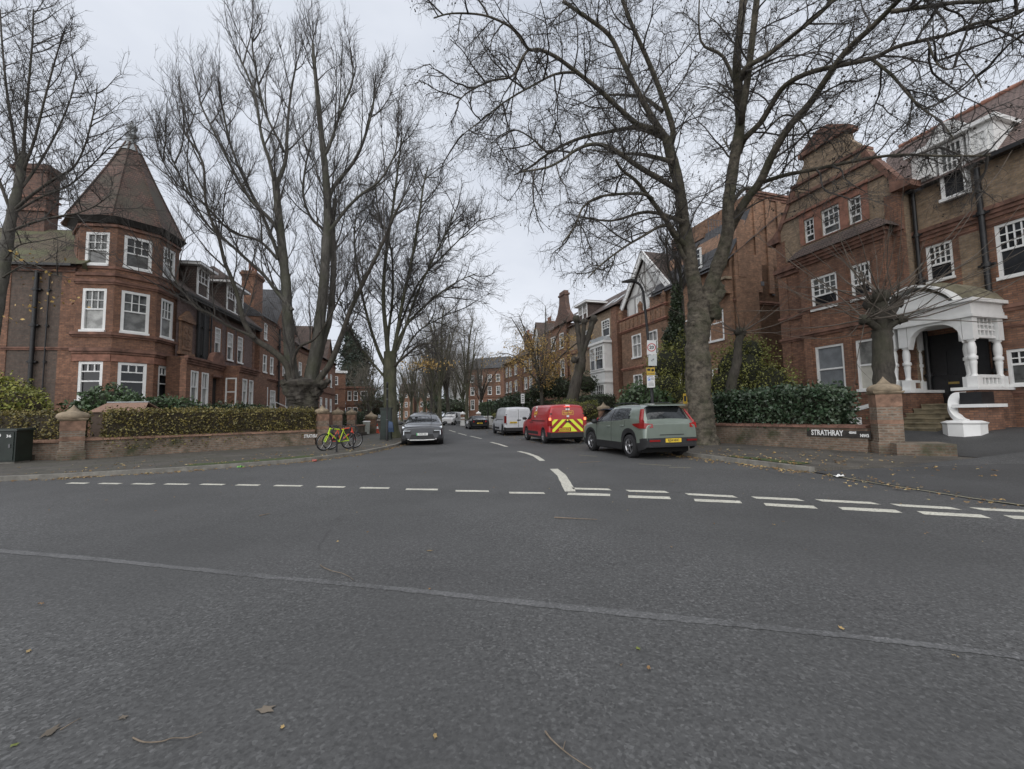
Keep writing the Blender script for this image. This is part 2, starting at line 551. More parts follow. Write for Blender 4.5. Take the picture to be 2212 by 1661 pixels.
def strip(mb, A, B, z0, z1, mi=0):
    for i in range(len(A) - 1):
        a, b, c, d = A[i], A[i + 1], B[i + 1], B[i]
        mb.hexa([(a.x, a.y, z0), (b.x, b.y, z0), (c.x, c.y, z0), (d.x, d.y, z0), (a.x, a.y, z1), (b.x, b.y, z1), (c.x, c.y, z1), (d.x, d.y, z1)], mi)
mb = MB()
mb.hprism([(p.x, p.y) for p in off(kl, 0.158)] + [(-60, 150), (-90, 60)], -0.02, 0.105)
mb.build('pavement', M_slab, kind='structure')
mb = MB()
strip(mb, kl, off(kl, 0.155), -0.02, 0.115)
mb.build('kerb', M_kerb, kind='structure')
mb = MB()
mb.hprism([(p.x, p.y) for p in off(kr, -0.158)] + [(10, 150), (20, 60), (13, 28), (13, 9.2)], -0.02, 0.105)
mb.build('pavement', M_pathR, kind='structure')
mb = MB()
strip(mb, off(kr, -0.155), kr, -0.02, 0.115)
mb.build('kerb', M_kerb, kind='structure')
# dropped crossing, then the drive climbing to the house steps: one rolling sheet
def rise(x, y):
    a, b = Vector((8.15, 17.1)), Vector((10.62, 11.9))
    t = (b - a).normalized()
    d = (Vector((x, y)) - a).dot(Vector((-t.y, t.x)))
    k = min(1, max(0, d / 3.7))
    e = x - 6.5 - (9.2 - y) * 0.14
    return 0.012 + 0.09 * min(1, max(0, e / 3.5)) + 0.58 * k * k * (3 - 2 * k)
mb = MB()
ys = [-14 + 0.8 * i for i in range(50)]
def edge(y):
    return 6.5 + (9.2 - y) * 0.14 if y < 9.2 else 10.75 + (12.2 - min(y, 18)) * 0.45 if y > 9.25 else 6.5
for y0, y1 in zip(ys, ys[1:]):
    for i in range(26):
        f0, f1 = i / 26, (i + 1) / 26
        q = []
        for y, f in ((y0, f0), (y0, f1), (y1, f1), (y1, f0)):
            e = edge(y)
            x = e + (31 - e) * f
            q.append((x, y, rise(x, y) + (0.012 if y > 9.2 else 0)))
        mb.quad(*q)
mb.build('driveway', M_drive, kind='structure')
mb = MB()
mb.hprism([(8.35, 17.2), (10.8, 12.0), (12.2, 17.2), (15.5, 22), (10.0, 36), (3.4, 56), (-0.2, 56), (3.6, 34)], 0.1, 0.32)
mb.build('garden_bed', M_soil, kind='structure')
mb = MB()
mb.hprism([(-16.5, 14.1), (-9.7, 20.4), (-10.6, 30), (-14.5, 52), (-40, 56), (-60, 20), (-40, 5)], 0.1, 0.3)
mb.build('garden_bed', M_soil, kind='structure')
# mossy verge along the right kerb (a thin raised sheet)
mb = MB()
mb.poly([(6.55, 9.7, 0.119), (7.0, 9.9, 0.119), (6.6, 11.0, 0.119), (6.2, 11.9, 0.119), (5.95, 11.7, 0.119)])
mb.build('mossy_verge', M_grass, kind='structure')
mb = MB()
c = off(kl, 0.55)
i0 = min(range(len(c)), key=lambda i: (c[i] - Vector((-7.6, 13.0, 0))).length)
A, B = off(kl, 0.3)[i0 - 4:i0 + 5], off(kl, 0.95)[i0 - 4:i0 + 5]
for i in range(len(A) - 1):
    mb.quad((*A[i].xy, 0.109), (*A[i + 1].xy, 0.109), (*B[i + 1].xy, 0.109), (*B[i].xy, 0.109))
mb.build('mossy_verge', M_grass, kind='structure')
# painted markings: sheets 4 mm above the asphalt
random.seed(5)
def mark(mb, a, b, wdt, skew=0.0, z=0.004, n=6):
    a, b = Vector((*a, 0)), Vector((*b, 0))
    t = (b - a).normalized()
    p = Vector((-t.y, t.x, 0)) * wdt / 2
    top, bot = [], []
    for i in range(n + 1):
        q = a.lerp(b, i / n)
        j1, j2 = random.uniform(-0.012, 0.012), random.uniform(-0.012, 0.012)
        top.append(q + p * (1 + j1 * 6) + t * skew / 2)
        bot.append(q - p * (1 + j2 * 6) - t * skew / 2)
    for i in range(n):
        mb.quad((*bot[i].xy, z), (*bot[i + 1].xy, z), (*top[i + 1].xy, z), (*top[i].xy, z))
def pix(l):
    return [gp(*p).xy for p in l]
mb = MB()
for x0, x1, y in [(145, 190, 1043.5), (213, 262, 1044.3), (284, 333, 1045), (354, 409, 1045.6), (431, 486, 1046.2), (508, 563, 1047.5), (590, 654, 1049), (681, 747, 1051.5), (775, 843, 1053.8), (874, 948, 1057), (981, 1058, 1060.5), (1097, 1178, 1064.5)]:
    a, b = gp(x0 + 3, y), gp(x1 - 2, y + 0.8)
    mark(mb, a.xy, b.xy, 0.15, -0.04)
mb.build('dashed_edge_marking', M_marking, kind='structure')
mb = MB()
for x0, y0, x1, y1 in [(1226, 1067, 1318, 1069.5), (1357, 1073, 1448, 1076), (1500, 1080.5, 1601, 1085), (1652, 1090, 1762, 1096), (1815, 1098.5, 1942, 1105), (1988, 1108, 2130, 1116), (2178, 1117, 2300, 1124)]:
    mark(mb, gp(x0, y0).xy, gp(x1, y1).xy, 0.2, 0.0)
for x0, y0, x1, y1 in [(1237, 1055.5, 1318, 1057.5), (1355, 1060.5, 1441, 1063), (1483, 1067.5, 1588, 1073), (1628, 1075, 1730, 1080), (1768, 1081, 1892, 1087.5), (1932, 1091, 2066, 1099), (2108, 1099.5, 2240, 1106)]:
    mark(mb, gp(x0, y0).xy, gp(x1, y1).xy, 0.17, -0.06)
mb.build('give_way_marking', M_marking, kind='structure')
mb = MB()
for seg, wd in [([(1232, 1062), (1222, 1042), (1212, 1026), (1196, 1013)], 0.2), ([(1172, 995.5), (1158, 986), (1140, 979.5), (1121, 975)], 0.17), ([(1095, 965), (1078, 959.5), (1060, 955)], 0.15), ([(1040, 947.5), (1016, 942)], 0.14), ([(1008, 940.5), (990, 935.5)], 0.14), ([(984, 933.3), (970, 929)], 0.14)]:
    g = pix(seg)
    for a, b in zip(g, g[1:]):
        mark(mb, a, b, wd, n=3)
mb.build('centre_line_marking', M_marking, kind='structure')
mb = MB()
g = pix([(1790, 1027), (1850, 1038), (1920, 1050), (2000, 1062), (2100, 1078), (2212, 1094)])
for a, b in zip(g, g[1:]):
    mark(mb, a, b, 0.06, n=5, z=0.018)
g = pix([(1600, 1012), (1660, 1020), (1730, 1031)])
mb.build('yellow_edge_marking', M_markold, kind='structure')
mb = MB()
g = [p.xy for p in smooth([(-9.5, 5.45), (-5.56, 4.61), (-3.06, 3.98), (-1.06, 3.46), (-0.03, 3.17), (1.6, 2.74), (2.77, 2.38), (5, 1.6)], 40)]
random.seed(9)
for a, b in zip(g, g[1:]):
    a3, b3 = Vector((*a, 0)), Vector((*b, 0))
    t = (b3 - a3).normalized()
    p = Vector((-t.y, t.x, 0))
    if not mb.v:
        w0 = [0.04, 0.04]
    w1 = [0.04 + 0.008 * math.sin(a3.x * 2.1) + random.uniform(-0.008, 0.008), 0.04 + 0.008 * math.cos(a3.x * 1.3) + random.uniform(-0.008, 0.008)]
    q = [a3 - p * w0[0], b3 - p * w1[0], b3 + p * w1[1], a3 + p * w0[1]]
    mb.quad(*[(v.x, v.y, 0.003) for v in q])
    w0 = w1
mb.build('road_joint', M_roadseam, kind='structure')
# parking bay ticks by the sage green car
mb = MB()
for x0, y0, x1, y1 in [(1380, 1002, 1450, 1006), (1250, 983, 1290, 986), (1445, 1010, 1492, 1010)]:
    mark(mb, gp(x0, y0).xy, gp(x1, y1).xy, 0.07)
mb.build('parking_bay_marking', M_markold, kind='structure')
# ------------------------------------------------------------------ building kit
def wall(mb, u0, u1, z0, z1, holes=(), v=0.0, d=0.14, mi=0):
    """wall face at depth v with real openings and reveals d deep"""
    us = sorted({u0, u1, *[h[0] for h in holes], *[h[1] for h in holes]})
    zs = sorted({z0, z1, *[h[2] for h in holes], *[h[3] for h in holes]})
    us = [u for u in us if u0 <= u <= u1]
    zs = [z for z in zs if z0 <= z <= z1]
    for i in range(len(us) - 1):
        for j in range(len(zs) - 1):
            a, b, c, e = us[i], us[i + 1], zs[j], zs[j + 1]
            m, n = (a + b) / 2, (c + e) / 2
            if any(h[0] < m < h[1] and h[2] < n < h[3] for h in holes):
                continue
            mb.quad((a, v, c), (b, v, c), (b, v, e), (a, v, e), mi)
    for a, b, c, e in [h[:4] for h in holes]:
        w_ = v + d
        mb.quad((a, v, c), (a, v, e), (a, w_, e), (a, w_, c), mi)
        mb.quad((b, v, e), (b, v, c), (b, w_, c), (b, w_, e), mi)
        mb.quad((a, v, e), (b, v, e), (b, w_, e), (a, w_, e), mi)
        mb.quad((b, v, c), (a, v, c), (a, w_, c), (b, w_, c), mi)
def window(root, M, r, v=0.0, top=(3, 2), bot=(1, 1), split=0.5, glass=None, glass2=None, jamb=0.09, sill=True, frame=None, arch=False, proud=0.0, name='window'):
    u0, u1, z0, z1 = r
    frame = frame or M_white
    W, H = u1 - u0, z1 - z0
    fv0, fv1 = v + 0.03 - proud, v + 0.12
    mb = MB()
    j = min(jamb, W * 0.14)
    mb.box(u0, u0 + j, fv0, fv1, z0, z1)
    mb.box(u1 - j, u1, fv0, fv1, z0, z1)
    mb.box(u0 + j, u1 - j, fv0, fv1, z1 - j, z1)
    mb.box(u0 + j, u1 - j, fv0 - 0.01, fv1, z0, z0 + j)
    if sill:
        mb.box(u0 - 0.03, u1 + 0.03, v - 0.09, fv0 - 0.011, z0 - 0.05, z0 + 0.06)
    a, b, c, e = u0 + j, u1 - j, z0 + j, z1 - j
    zm = c + (e - c) * split
    if split > 0:
        mb.box(a, b, fv0 + 0.02, fv1 - 0.004, zm - 0.035, zm + 0.035)
    def bars(n, za, zb, f0):
        nx, ny = n
        t = 0.018
        for i in range(1, nx):
            x = a + (b - a) * i / nx
            mb.box(x - t, x + t, f0, fv1 - 0.006, za, zb)
        for k in range(1, ny):
            z = za + (zb - za) * k / ny
            mb.box(a, b, f0 + 0.002, fv1 - 0.008, z - t, z + t)
    bars(top, zm if split > 0 else c, e, fv0 + 0.025)
    if split > 0:
        bars(bot, c, zm, fv0 + 0.045)
    if arch:      # segmental head: corner fillets close the top of the opening
        n = 6
        rise = min(0.28, W * 0.22)
        for s in (0, 1):
            pts = [(u0 if s == 0 else u1, z1 + 0.002)]
            for k in range(n + 1):
                t = k / n * 0.5
                x = u0 + W * t if s == 0 else u1 - W * t
                zz = z1 - rise + rise * (1 - (1 - 2 * t) ** 2)
                pts.append((x, zz))
            mb.prism(pts, fv0 - 0.012, fv0 + 0.03)
    f = mb.build(name, frame, root, M)
    g = MB()
    g.quad((a, fv1 - 0.03, zm if split > 0 else c), (b, fv1 - 0.03, zm if split > 0 else c), (b, fv1 - 0.03, e), (a, fv1 - 0.03, e))
    g.build('pane', glass or M_glass, f, M)
    if split > 0:
        g = MB()
        g.quad((a, fv1 - 0.025, c), (b, fv1 - 0.025, c), (b, fv1 - 0.025, zm), (a, fv1 - 0.025, zm))
        g.build('pane', glass2 or glass or M_glass, f, M)
    return f
def course(mb, u0, u1, z0, z1, out, v=0.0, mi=0, steps=2):
    """moulded string course standing proud of the wall face"""
    for k in range(steps):
        o = out * (k + 1) / steps
        a = z0 + (z1 - z0) * k / steps
        b = z0 + (z1 - z0) * (k + 1) / steps
        mb.box(u0 - o, u1 + o, v - o, v + 0.001 + 0.0005 * k, a, b, mi)
def pipe(root, M, u, v, z0, z1, r=0.07, name='drainpipe'):
    mb = MB()
    mb.tube([(u, v, z0), (u, v, z1)], r, 8)
    z = z0 + 0.4
    while z < z1:
        mb.tube([(u, v, z), (u, v, z + 0.14)], r * 1.5, 8)
        mb.box(u - r * 2.4, u + r * 2.4, v - 0.02, v + r + 0.02, z + 0.03, z + 0.1)
        z += 1.8
    return mb.build(name, M_black, root, M)
def chimney(root, M, u0, u1, v0, v1, z0, z1, pots=4, mat=None, name='chimney'):
    mb = MB()
    mb.box(u0, u1, v0, v1, z0, z1 - 0.5)
    for k, (o, a, b) in enumerate([(0.06, 0.5, 0.36), (0.14, 0.36, 0.16), (0.05, 0.16, 0.0)]):
        mb.box(u0 - o, u1 + o, v0 - o, v1 + o, z1 - a, z1 - b)
    c = mb.build(name, mat or M_red, root, M)
    if pots:
        p = MB()
        for i in range(pots):
            x = u0 + (u1 - u0) * (i + 0.5) / pots
            p.lathe([(0.14, 0), (0.11, 0.15), (0.1, 0.55), (0.13, 0.6), (0.13, 0.68)], 8, (x, (v0 + v1) / 2, z1 - 0.001))
        p.build('chimney_pot', M_rub, c, M)
    return c
def finial_cap(mb, z, s, mi=0):
    """stone pier cap: square slab, bulging dome, ogee point; s = half width of pier"""
    h = math.pi / 4
    q = math.sqrt(2)
    mb.lathe([(s * q * 1.0, 0), (s * q * 1.12, 0.03), (s * q * 1.22, 0.09), (s * q * 1.22, 0.13)], 4, (0, 0, z), mi, h, False)
    mb.lathe([(s * 1.32, 0), (s * 1.4, 0.06), (s * 1.38, 0.16), (s * 1.22, 0.25), (s * 0.95, 0.31), (s * 0.72, 0.34)], 14, (0, 0, z + 0.131), mi)
    mb.lathe([(s * 0.62, 0), (s * 0.42, 0.1), (s * 0.26, 0.18), (s * 0.13, 0.26), (s * 0.02, 0.34)], 10, (0, 0, z + 0.471), mi)
def hip_roof(mb, u0, u1, v0, v1, z0, z1, iu0, iu1, iv, mi=0, t=0.12):
    """hipped roof: eaves rectangle, ridge from iu0 to iu1 at depth iv"""
    mb.hexa([(u0, v0, z0 - t), (u1, v0, z0 - t), (u1, v1, z0 - t), (u0, v1, z0 - t), (u0, v0, z0), (u1, v0, z0), (u1, v1, z0), (u0, v1, z0)], mi)
    a, b, c, d = (u0, v0, z0 + 0.001), (u1, v0, z0 + 0.001), (u1, v1, z0 + 0.001), (u0, v1, z0 + 0.001)
    r0, r1 = (iu0, iv, z1), (iu1, iv, z1)
    mb.add([a, b, c, d, r0, r1], [(0, 1, 5, 4), (1, 2, 5), (2, 3, 4, 5), (3, 0, 4)], mi)

# ------------------------------------------------------------------ mansion on the right
HR = Fac((14.1, 18.5), 163)
def uz(px, py, v=0.0):
    return HR.uz(px, py, v)
MR = HR.M
house = thing('brick_mansion', 'red and yellow brick mansion with a shaped gable and white columned porch', 'house', MR)
ZG = 0.3
def px_rect(f, x0, x1, yt, yb, v=0.0):
    return f.rect(x0, x1, yt, yb, v)
VM, VB = 0.75, -0.55       # recessed main range, projecting bay
gw = [px_rect(HR, 1738, 1759, 472, 521), px_rect(HR, 1775, 1814, 447, 506), px_rect(HR, 1833, 1861, 425, 486)]
zt = [max(g[3] for g in gw)] * 3
gw = [(g[0], g[1], 9.15, g[3]) for g in gw]
mid = 0.55
GZ = max(g[3] for g in gw) + 0.15
mir = lambda p: [(2 * mid - u, z) for u, z in p][::-1]
slope_u = lambda z: -2.05 + (z - 9.8) * 0.5
mb = MB()
wall(mb, -2.1, 3.1, ZG, 8.6, [], 0.0, mi=1)
wall(mb, -2.1, 3.1, 8.6, 9.8, [(g[0], g[1], g[2], 9.8) for g in gw], 0.0, mi=0)
wall(mb, -1.3, 2 * mid + 1.3, 9.8, GZ, [(g[0], g[1], 9.8, g[3]) for g in gw], 0.0, mi=0)
mb.box(-2.1, 3.1, 0.25, 9, ZG, 9.8, 0)
mb.box(-1.3, 2 * mid + 1.3, 0.25, 0.4, 9.801, GZ, 0)
mb.quad((3.1, 0, ZG), (3.1, 0.25, ZG), (3.1, 0.25, 9.8), (3.1, 0, 9.8), 1)
mb.quad((-2.1, 0.25, ZG), (-2.1, 0, ZG), (-2.1, 0, 9.8), (-2.1, 0.25, 9.8), 1)
for a, b in ((-2.12, -1.65), (2.65, 3.12)):      # quoins in red at both ends
    mb.box(a, b, -0.025, 0.27, 3.0, 9.7, 1)
mb.build('wall', [M_yellow, M_red], house, MR)
# shaped gable above the kneelers
mb = MB()
sidep = [(-2.05, 9.801), (-1.301, 9.801), (-1.301, GZ), (slope_u(GZ), GZ)]
mb.prism(sidep, 0.0, 0.38, 0)
mb.prism(mir(sidep), 0.0, 0.38, 0)
half = [(slope_u(GZ), GZ + 0.001), (slope_u(11.4), 11.4), (-1.2, 11.5), (-1.12, 12.0), (-0.92, 12.1), (-0.72, 12.55), (-0.45, 12.9), (-0.4, 13.3)]
mb.prism(half + mir(half), 0.0, 0.38, 0)
mb.build('gable', M_yellow, house, MR)
def gable_trim(name, u0, z0, z1, o):
    mb = MB()
    mb.box(u0 - 0.1, 2 * mid - u0 + 0.1, -o, 0.39 + o * 0.3, z0, z1)
    mb.build(name, M_rubdark, house, MR)
gable_trim('gable_band', -1.25, 11.4, 11.55, 0.12)
gable_trim('gable_band', -1.6, GZ + 0.12, GZ + 0.24, 0.07)
gable_trim('gable_band', -1.0, 12.05, 12.17, 0.1)
gable_trim('gable_band', -0.5, 13.25, 13.42, 0.14)
mb = MB()
mb.prism([(-0.62, 13.421), (2 * mid + 0.62, 13.421), (mid + 0.25, 14.05), (mid - 0.25, 14.05)], -0.12, 0.46)
mb.build('gable_pediment', M_rubdark, house, MR)
for f_ in (lambda p: p, mir):
    mb = MB()
    mb.prism(f_([(-2.5, 9.72), (-1.85, 9.72), (-1.85, 10.4), (-2.15, 10.1), (-2.5, 9.95)]), -0.16, 0.5)
    mb.build('kneeler', M_rubdark, house, MR)
    mb = MB()       # sloping coping of the gable
    mb.prism(f_([(-2.15, 10.1), (-1.98, 9.95), (slope_u(11.4) + 0.05, 11.4), (slope_u(11.4) - 0.16, 11.4)]), -0.06, 0.44)
    mb.build('gable_coping', M_rubdark, house, MR)
    mb = MB()
    mb.prism(f_([(-1.3, 11.551), (-0.95, 11.551), (-0.95, 12.0), (-1.1, 12.0)]), -0.1, 0.42)
    mb.build('kneeler', M_rubdark, house, MR)
mb = MB()      # red rubbed surround of the three attic lights with a stepped hood
mb_h = [(g[0] - 0.02, g[1] + 0.02, g[2], g[3] + 0.02) for g in gw]
wall(mb, gw[0][0] - 0.22, gw[2][1] + 0.3, 9.1, max(g[3] for g in gw) + 0.28, mb_h, -0.035, 0.05)
mb.box(gw[0][0] - 0.3, gw[2][1] + 0.38, -0.12, -0.036, max(g[3] for g in gw) + 0.28, max(g[3] for g in gw) + 0.4)
mb.build('window_surround', M_rub, house, MR)
for g, n in zip(gw, (2, 3, 2)):
    window(house, MR, g, 0.0, top=(n, 3), bot=(1, 1), split=0.3, arch=True, glass=M_mid, sill=False, jamb=0.07)
# two-storey bay
bu0, bu1 = -0.6, 2.82
wa, wb = px_rect(HR, 1752, 1809, 590, 664, VB), px_rect(HR, 1838, 1882, 572, 648, VB)
wc, wd = px_rect(HR, 1763, 1825, 744, 846, VB), px_rect(HR, 1851, 1896, 733, 845, VB)
sy = [(wa[2] + wb[2]) / 2, (wa[3] + wb[3]) / 2, (wc[2] + wd[2]) / 2, (wc[3] + wd[3]) / 2]
wa, wb = (*wa[:2], sy[0], sy[1]), (*wb[:2], sy[0], sy[1])
wc, wd = (*wc[:2], sy[2], sy[3]), (*wd[:2], sy[2], sy[3])
mb = MB()
wall(mb, bu0, bu1, ZG, 8.3, [wa, wb, wc, wd], VB, 0.2)
mb.box(bu0, bu1, VB + 0.22, -0.001, ZG, 8.3)
mb.quad((bu1, VB, ZG), (bu1, VB + 0.22, ZG), (bu1, VB + 0.22, 8.3), (bu1, VB, 8.3))
mb.quad((bu0, VB + 0.22, ZG), (bu0, VB, ZG), (bu0, VB, 8.3), (bu0, VB + 0.22, 8.3))
for u in (bu0 + 0.22, (wa[1] + wb[0]) / 2, bu1 - 0.22):      # pilasters
    mb.box(u - 0.17, u + 0.17, VB - 0.05, VB - 0.0005, ZG + 0.6, 7.75)
mb.build('bay', M_red, house, MR)
mb = MB()
course(mb, bu0, bu1, 7.9, 8.3, 0.22, VB, steps=3)
course(mb, bu0, bu1, 5.72, 5.95, 0.12, VB)
course(mb, bu0, bu1, 4.62, 4.85, 0.14, VB)
course(mb, bu0, bu1, 1.85, 2.0, 0.06, VB)
course(mb, -2.1, bu0 - 0.3, 7.95, 8.35, 0.16, 0)
course(mb, -2.1, bu0 - 0.3, 4.65, 4.85, 0.1, 0)
course(mb, -2.1, bu0 - 0.3, 5.72, 5.9, 0.1, 0)
course(mb, bu1 + 0.3, 3.1, 7.95, 8.35, 0.16, 0)
course(mb, bu1 + 0.3, 3.1, 5.72, 5.95, 0.1, 0)
mb.build('cornice', M_rubdark, house, MR)
mb = MB()        # lean-to roof of the bay: broken curve up to the attic sill
prof = [(VB - 0.3, 8.31), (VB - 0.12, 8.62), (VB + 0.1, 8.85), (-0.002, 9.02)]
for k in range(3):
    (v0, z0), (v1, z1) = prof[k], prof[k + 1]
    i0, i1 = 0.35 - k * 0.28, 0.35 - (k + 1) * 0.28
    mb.quad((bu0 - i0, v0, z0), (bu1 + i0, v0, z0), (bu1 + i1, v1, z1), (bu0 - i1, v1, z1))
    mb.quad((bu1 + i0, v0, z0), (bu1 + i0, 0, z0), (bu1 + i1, 0, z1), (bu1 + i1, v1, z1))
    mb.quad((bu0 - i0, 0, z0), (bu0 - i0, v0, z0), (bu0 - i1, v1, z1), (bu0 - i1, 0, z1))
mb.build('bay_roof', M_tile, house, MR)
window(house, MR, wa, VB, top=(4, 3), bot=(1, 1), split=0.42, glass=M_mid, glass2=M_glass)
window(house, MR, wb, VB, top=(4, 3), bot=(1, 1), split=0.42, glass=M_mid, glass2=M_glass)
window(house, MR, wc, VB, top=(1, 1), bot=(1, 1), split=0.5, glass=M_frost)
window(house, MR, wd, VB, top=(1, 1), bot=(1, 1), split=0.5, glass=M_net, glass2=M_blind)
# main range to the right of the gable
w1 = px_rect(HR, 2001, 2060, 524, 606, VM)
w2 = px_rect(HR, 2151, 2236, 474, 596, VM)
w3 = px_rect(HR, 2176, 2246, 752, 832, VM)
dm = px_rect(HR, 2037, 2095, 318, 429, VM)
EAVE = 9.7
PX = 5.06
mb = MB()
wall(mb, 3.1, 14.0, ZG, EAVE, [w1, w2, w3, (d0_ := px_rect(HR, 2037, 2095, 318, 429, VM))[:2] + (d0_[2], EAVE)], VM, 0.2, 1)
mb.box(3.1, 14.0, VM + 0.22, 9, ZG, EAVE, 1)
wall(mb, 3.102, PX - 0.1, 4.75, 7.45, [(w1[0] - 0.2, w1[1] + 0.2, 4.6, w1[3] + 0.3)], VM - 0.02, 0.018, 0)
wall(mb, 3.102, 14.0, 8.16, EAVE, [(d0_[0] - 0.02, d0_[1] + 0.02, d0_[2] - 0.03, EAVE)], VM - 0.02, 0.018, 0)
mb.build('wall', [M_yellow, M_red], house, MR)
mb = MB()
course(mb, 3.11, 14, 7.72, 8.14, 0.14, VM, steps=3)
mb.build('string_course', M_rubdark, house, MR)
for z0_, z1_, o_ in ((7.45, 7.56, 0.05), (4.48, 4.7, 0.1), (3.95, 4.05, 0.05), (1.7, 1.85, 0.07)):
    mb = MB()
    course(mb, 3.11 if z0_ > 4.4 else PX, 14, z0_, z1_, o_, VM)
    mb.build('string_course', M_rubdark, house, MR)
window(house, MR, w1, VM, top=(4, 3), bot=(1, 1), split=0.45, glass=M_mid, glass2=M_glass)
window(house, MR, w2, VM, top=(4, 3), bot=(1, 1), split=0.52, glass=M_glass)
window(house, MR, w3, VM, top=(3, 2), bot=(1, 1), split=0.6, glass=M_glass, glass2=M_mid)
pipe(house, MR, 3.24, VM - 0.12, ZG, EAVE, 0.07)
pipe(house, MR, PX, VM - 0.12, ZG, EAVE - 0.1, 0.085)
mb = MB()
mb.box(PX - 0.22, PX + 0.22, VM - 0.34, VM - 0.002, 4.3, 4.75)
mb.box(PX - 0.28, PX + 0.28, VM - 0.42, VM - 0.003, 4.75, 4.85)
mb.build('rainwater_hopper', M_black, house, MR)
# roof with a tile slope and ridge tiles
RZ, RV = 14.0, 5.0
mb = MB()
mb.quad((2.9, VM - 0.35, EAVE + 0.02), (15, VM - 0.35, EAVE + 0.02), (15, RV, RZ), (2.9, RV, RZ))
mb.quad((15, RV, RZ), (15, 10, EAVE), (2.9, 10, EAVE), (2.9, RV, RZ))
mb.poly([(15, VM - 0.35, EAVE), (15, 10, EAVE), (15, RV, RZ)])
mb.quad((2.9, RV, RZ), (2.9, VM - 0.35, EAVE), (0.55, 4, 13.2), (0.2, RV, RZ))
# roof behind the shaped gable
mb.quad((mid, 0.38, 12.9), (mid, RV, 12.9), (3.2, RV, 9.7), (3.2, 0.38, 9.7))
mb.quad((mid, RV, 12.9), (mid, 0.38, 12.9), (-2.1, 0.38, 9.7), (-2.1, RV, 9.7))
rf = mb.build('roof', M_tilered, house, MR)
mb = MB()
u = 0.6
while u < 15:
    mb.tube([(u, RV, RZ + 0.02), (u + 0.4, RV, RZ + 0.02)], [0.13, 0.1], 8)
    u += 0.42
mb.build('ridge_tile', M_rub, rf, MR)
for ga, gb in ((3.2, d0_[0] - 0.75), (d0_[1] + 0.75, 15)):
    mb = MB()
    mb.box(ga, gb, VM - 0.48, VM - 0.3, EAVE - 0.08, EAVE + 0.06)
    mb.build('gutter', M_black, house, MR)
# Palladian dormer: centre light breaks the eaves, round-headed pediment over it
d0, d1, dz0, dz1 = dm
dz1 = 10.9
DV = VM - 0.22
dl = px_rect(HR, 1981, 2023, 345, 398, VM)
dr = px_rect(HR, 2106, 2137, 292, 336, VM)
dcw = d1 - d0
sw = 0.62
lo = EAVE + 0.3
dor = MB()
dor.box(d0 - sw - 0.16, d0 - 0.1, DV - 0.04, DV + 3, lo - 0.12, dz1 + 0.06)
dor.box(d1 + 0.1, d1 + sw + 0.16, DV - 0.04, DV + 3, lo - 0.12, dz1 + 0.06)
dor.box(d0 - 0.1, d1 + 0.1, DV + 0.2, DV + 3, dz0 + 0.02, dz1 + 0.06)
dor.box(d0 - sw - 0.3, d1 + sw + 0.3, DV - 0.2, DV + 3.2, dz1 + 0.06, dz1 + 0.2)
n = 10
arc = [(d0 - 0.25 + (dcw + 0.5) * k / n, dz1 + 0.201 + 0.55 * math.sin(math.pi * k / n)) for k in range(n + 1)]
dor.prism(arc, DV - 0.16, DV + 2.4)
dmr = dor.build('dormer', M_white, house, MR)
for r, v, tp, sp in [((d0, d1, dz0, dz1), DV - 0.03, (4, 3), 0.5), ((d0 - sw - 0.02, d0 - 0.18, lo, dz1 - 0.14), DV - 0.12, (2, 3), 0), ((d1 + 0.18, d1 + sw + 0.02, lo, dz1 - 0.14), DV - 0.12, (2, 3), 0)]:
    window(house, MR, r, v, top=tp, split=sp, glass=M_mid, glass2=M_glass, name='dormer_window')
# porch
PV = -0.95
p0, p1 = 3.02, 5.18
FL = 1.5
mb = MB()
mb.box(p0 + 0.55, p1 - 0.4, PV + 0.55, VM - 0.005, ZG, FL)
mb.build('porch_floor', M_stone, house, MR)
for a, b in ((p0 - 0.15, p0 + 0.56), (p1 - 0.4, p1 + 0.15)):
    mb = MB()
    mb.box(a, b, PV - 0.15, VM - 0.006, ZG, 1.9)
    mb.build('porch_base', M_red, house, MR)
    mb = MB()
    mb.box(a - 0.06, b + 0.06, PV - 0.22, VM - 0.002, 1.901, 2.0)
    mb.build('porch_plinth', M_white, house, MR)
def column(u, v):
    mb = MB()
    mb.box(u - 0.13, u + 0.13, v - 0.13, v + 0.13, 2.001, 2.35)
    mb.lathe([(r * 0.88, z * 0.74) for r, z in [(0.12, 0), (0.09, 0.08), (0.08, 0.12), (0.1, 0.5), (0.115, 0.62), (0.095, 0.7), (0.14, 0.74), (0.14, 0.86), (0.095, 0.9), (0.115, 1.0), (0.125, 1.25), (0.1, 1.45), (0.085, 1.5), (0.125, 1.54), (0.125, 1.6)]], 14, (u, v, 2.351))
    mb.box(u - 0.13, u + 0.13, v - 0.13, v + 0.13, 3.536, 4.25)
    mb.build('column', M_white, house, MR)
for u, v in ((p0 + 0.02, PV + 0.1), (p0 + 0.4, PV + 0.1), (p1 - 0.24, PV + 0.38), (p1, PV + 0.1), (p1, VM - 0.25), (p0 + 0.02, VM - 0.25)):
    column(u, v)
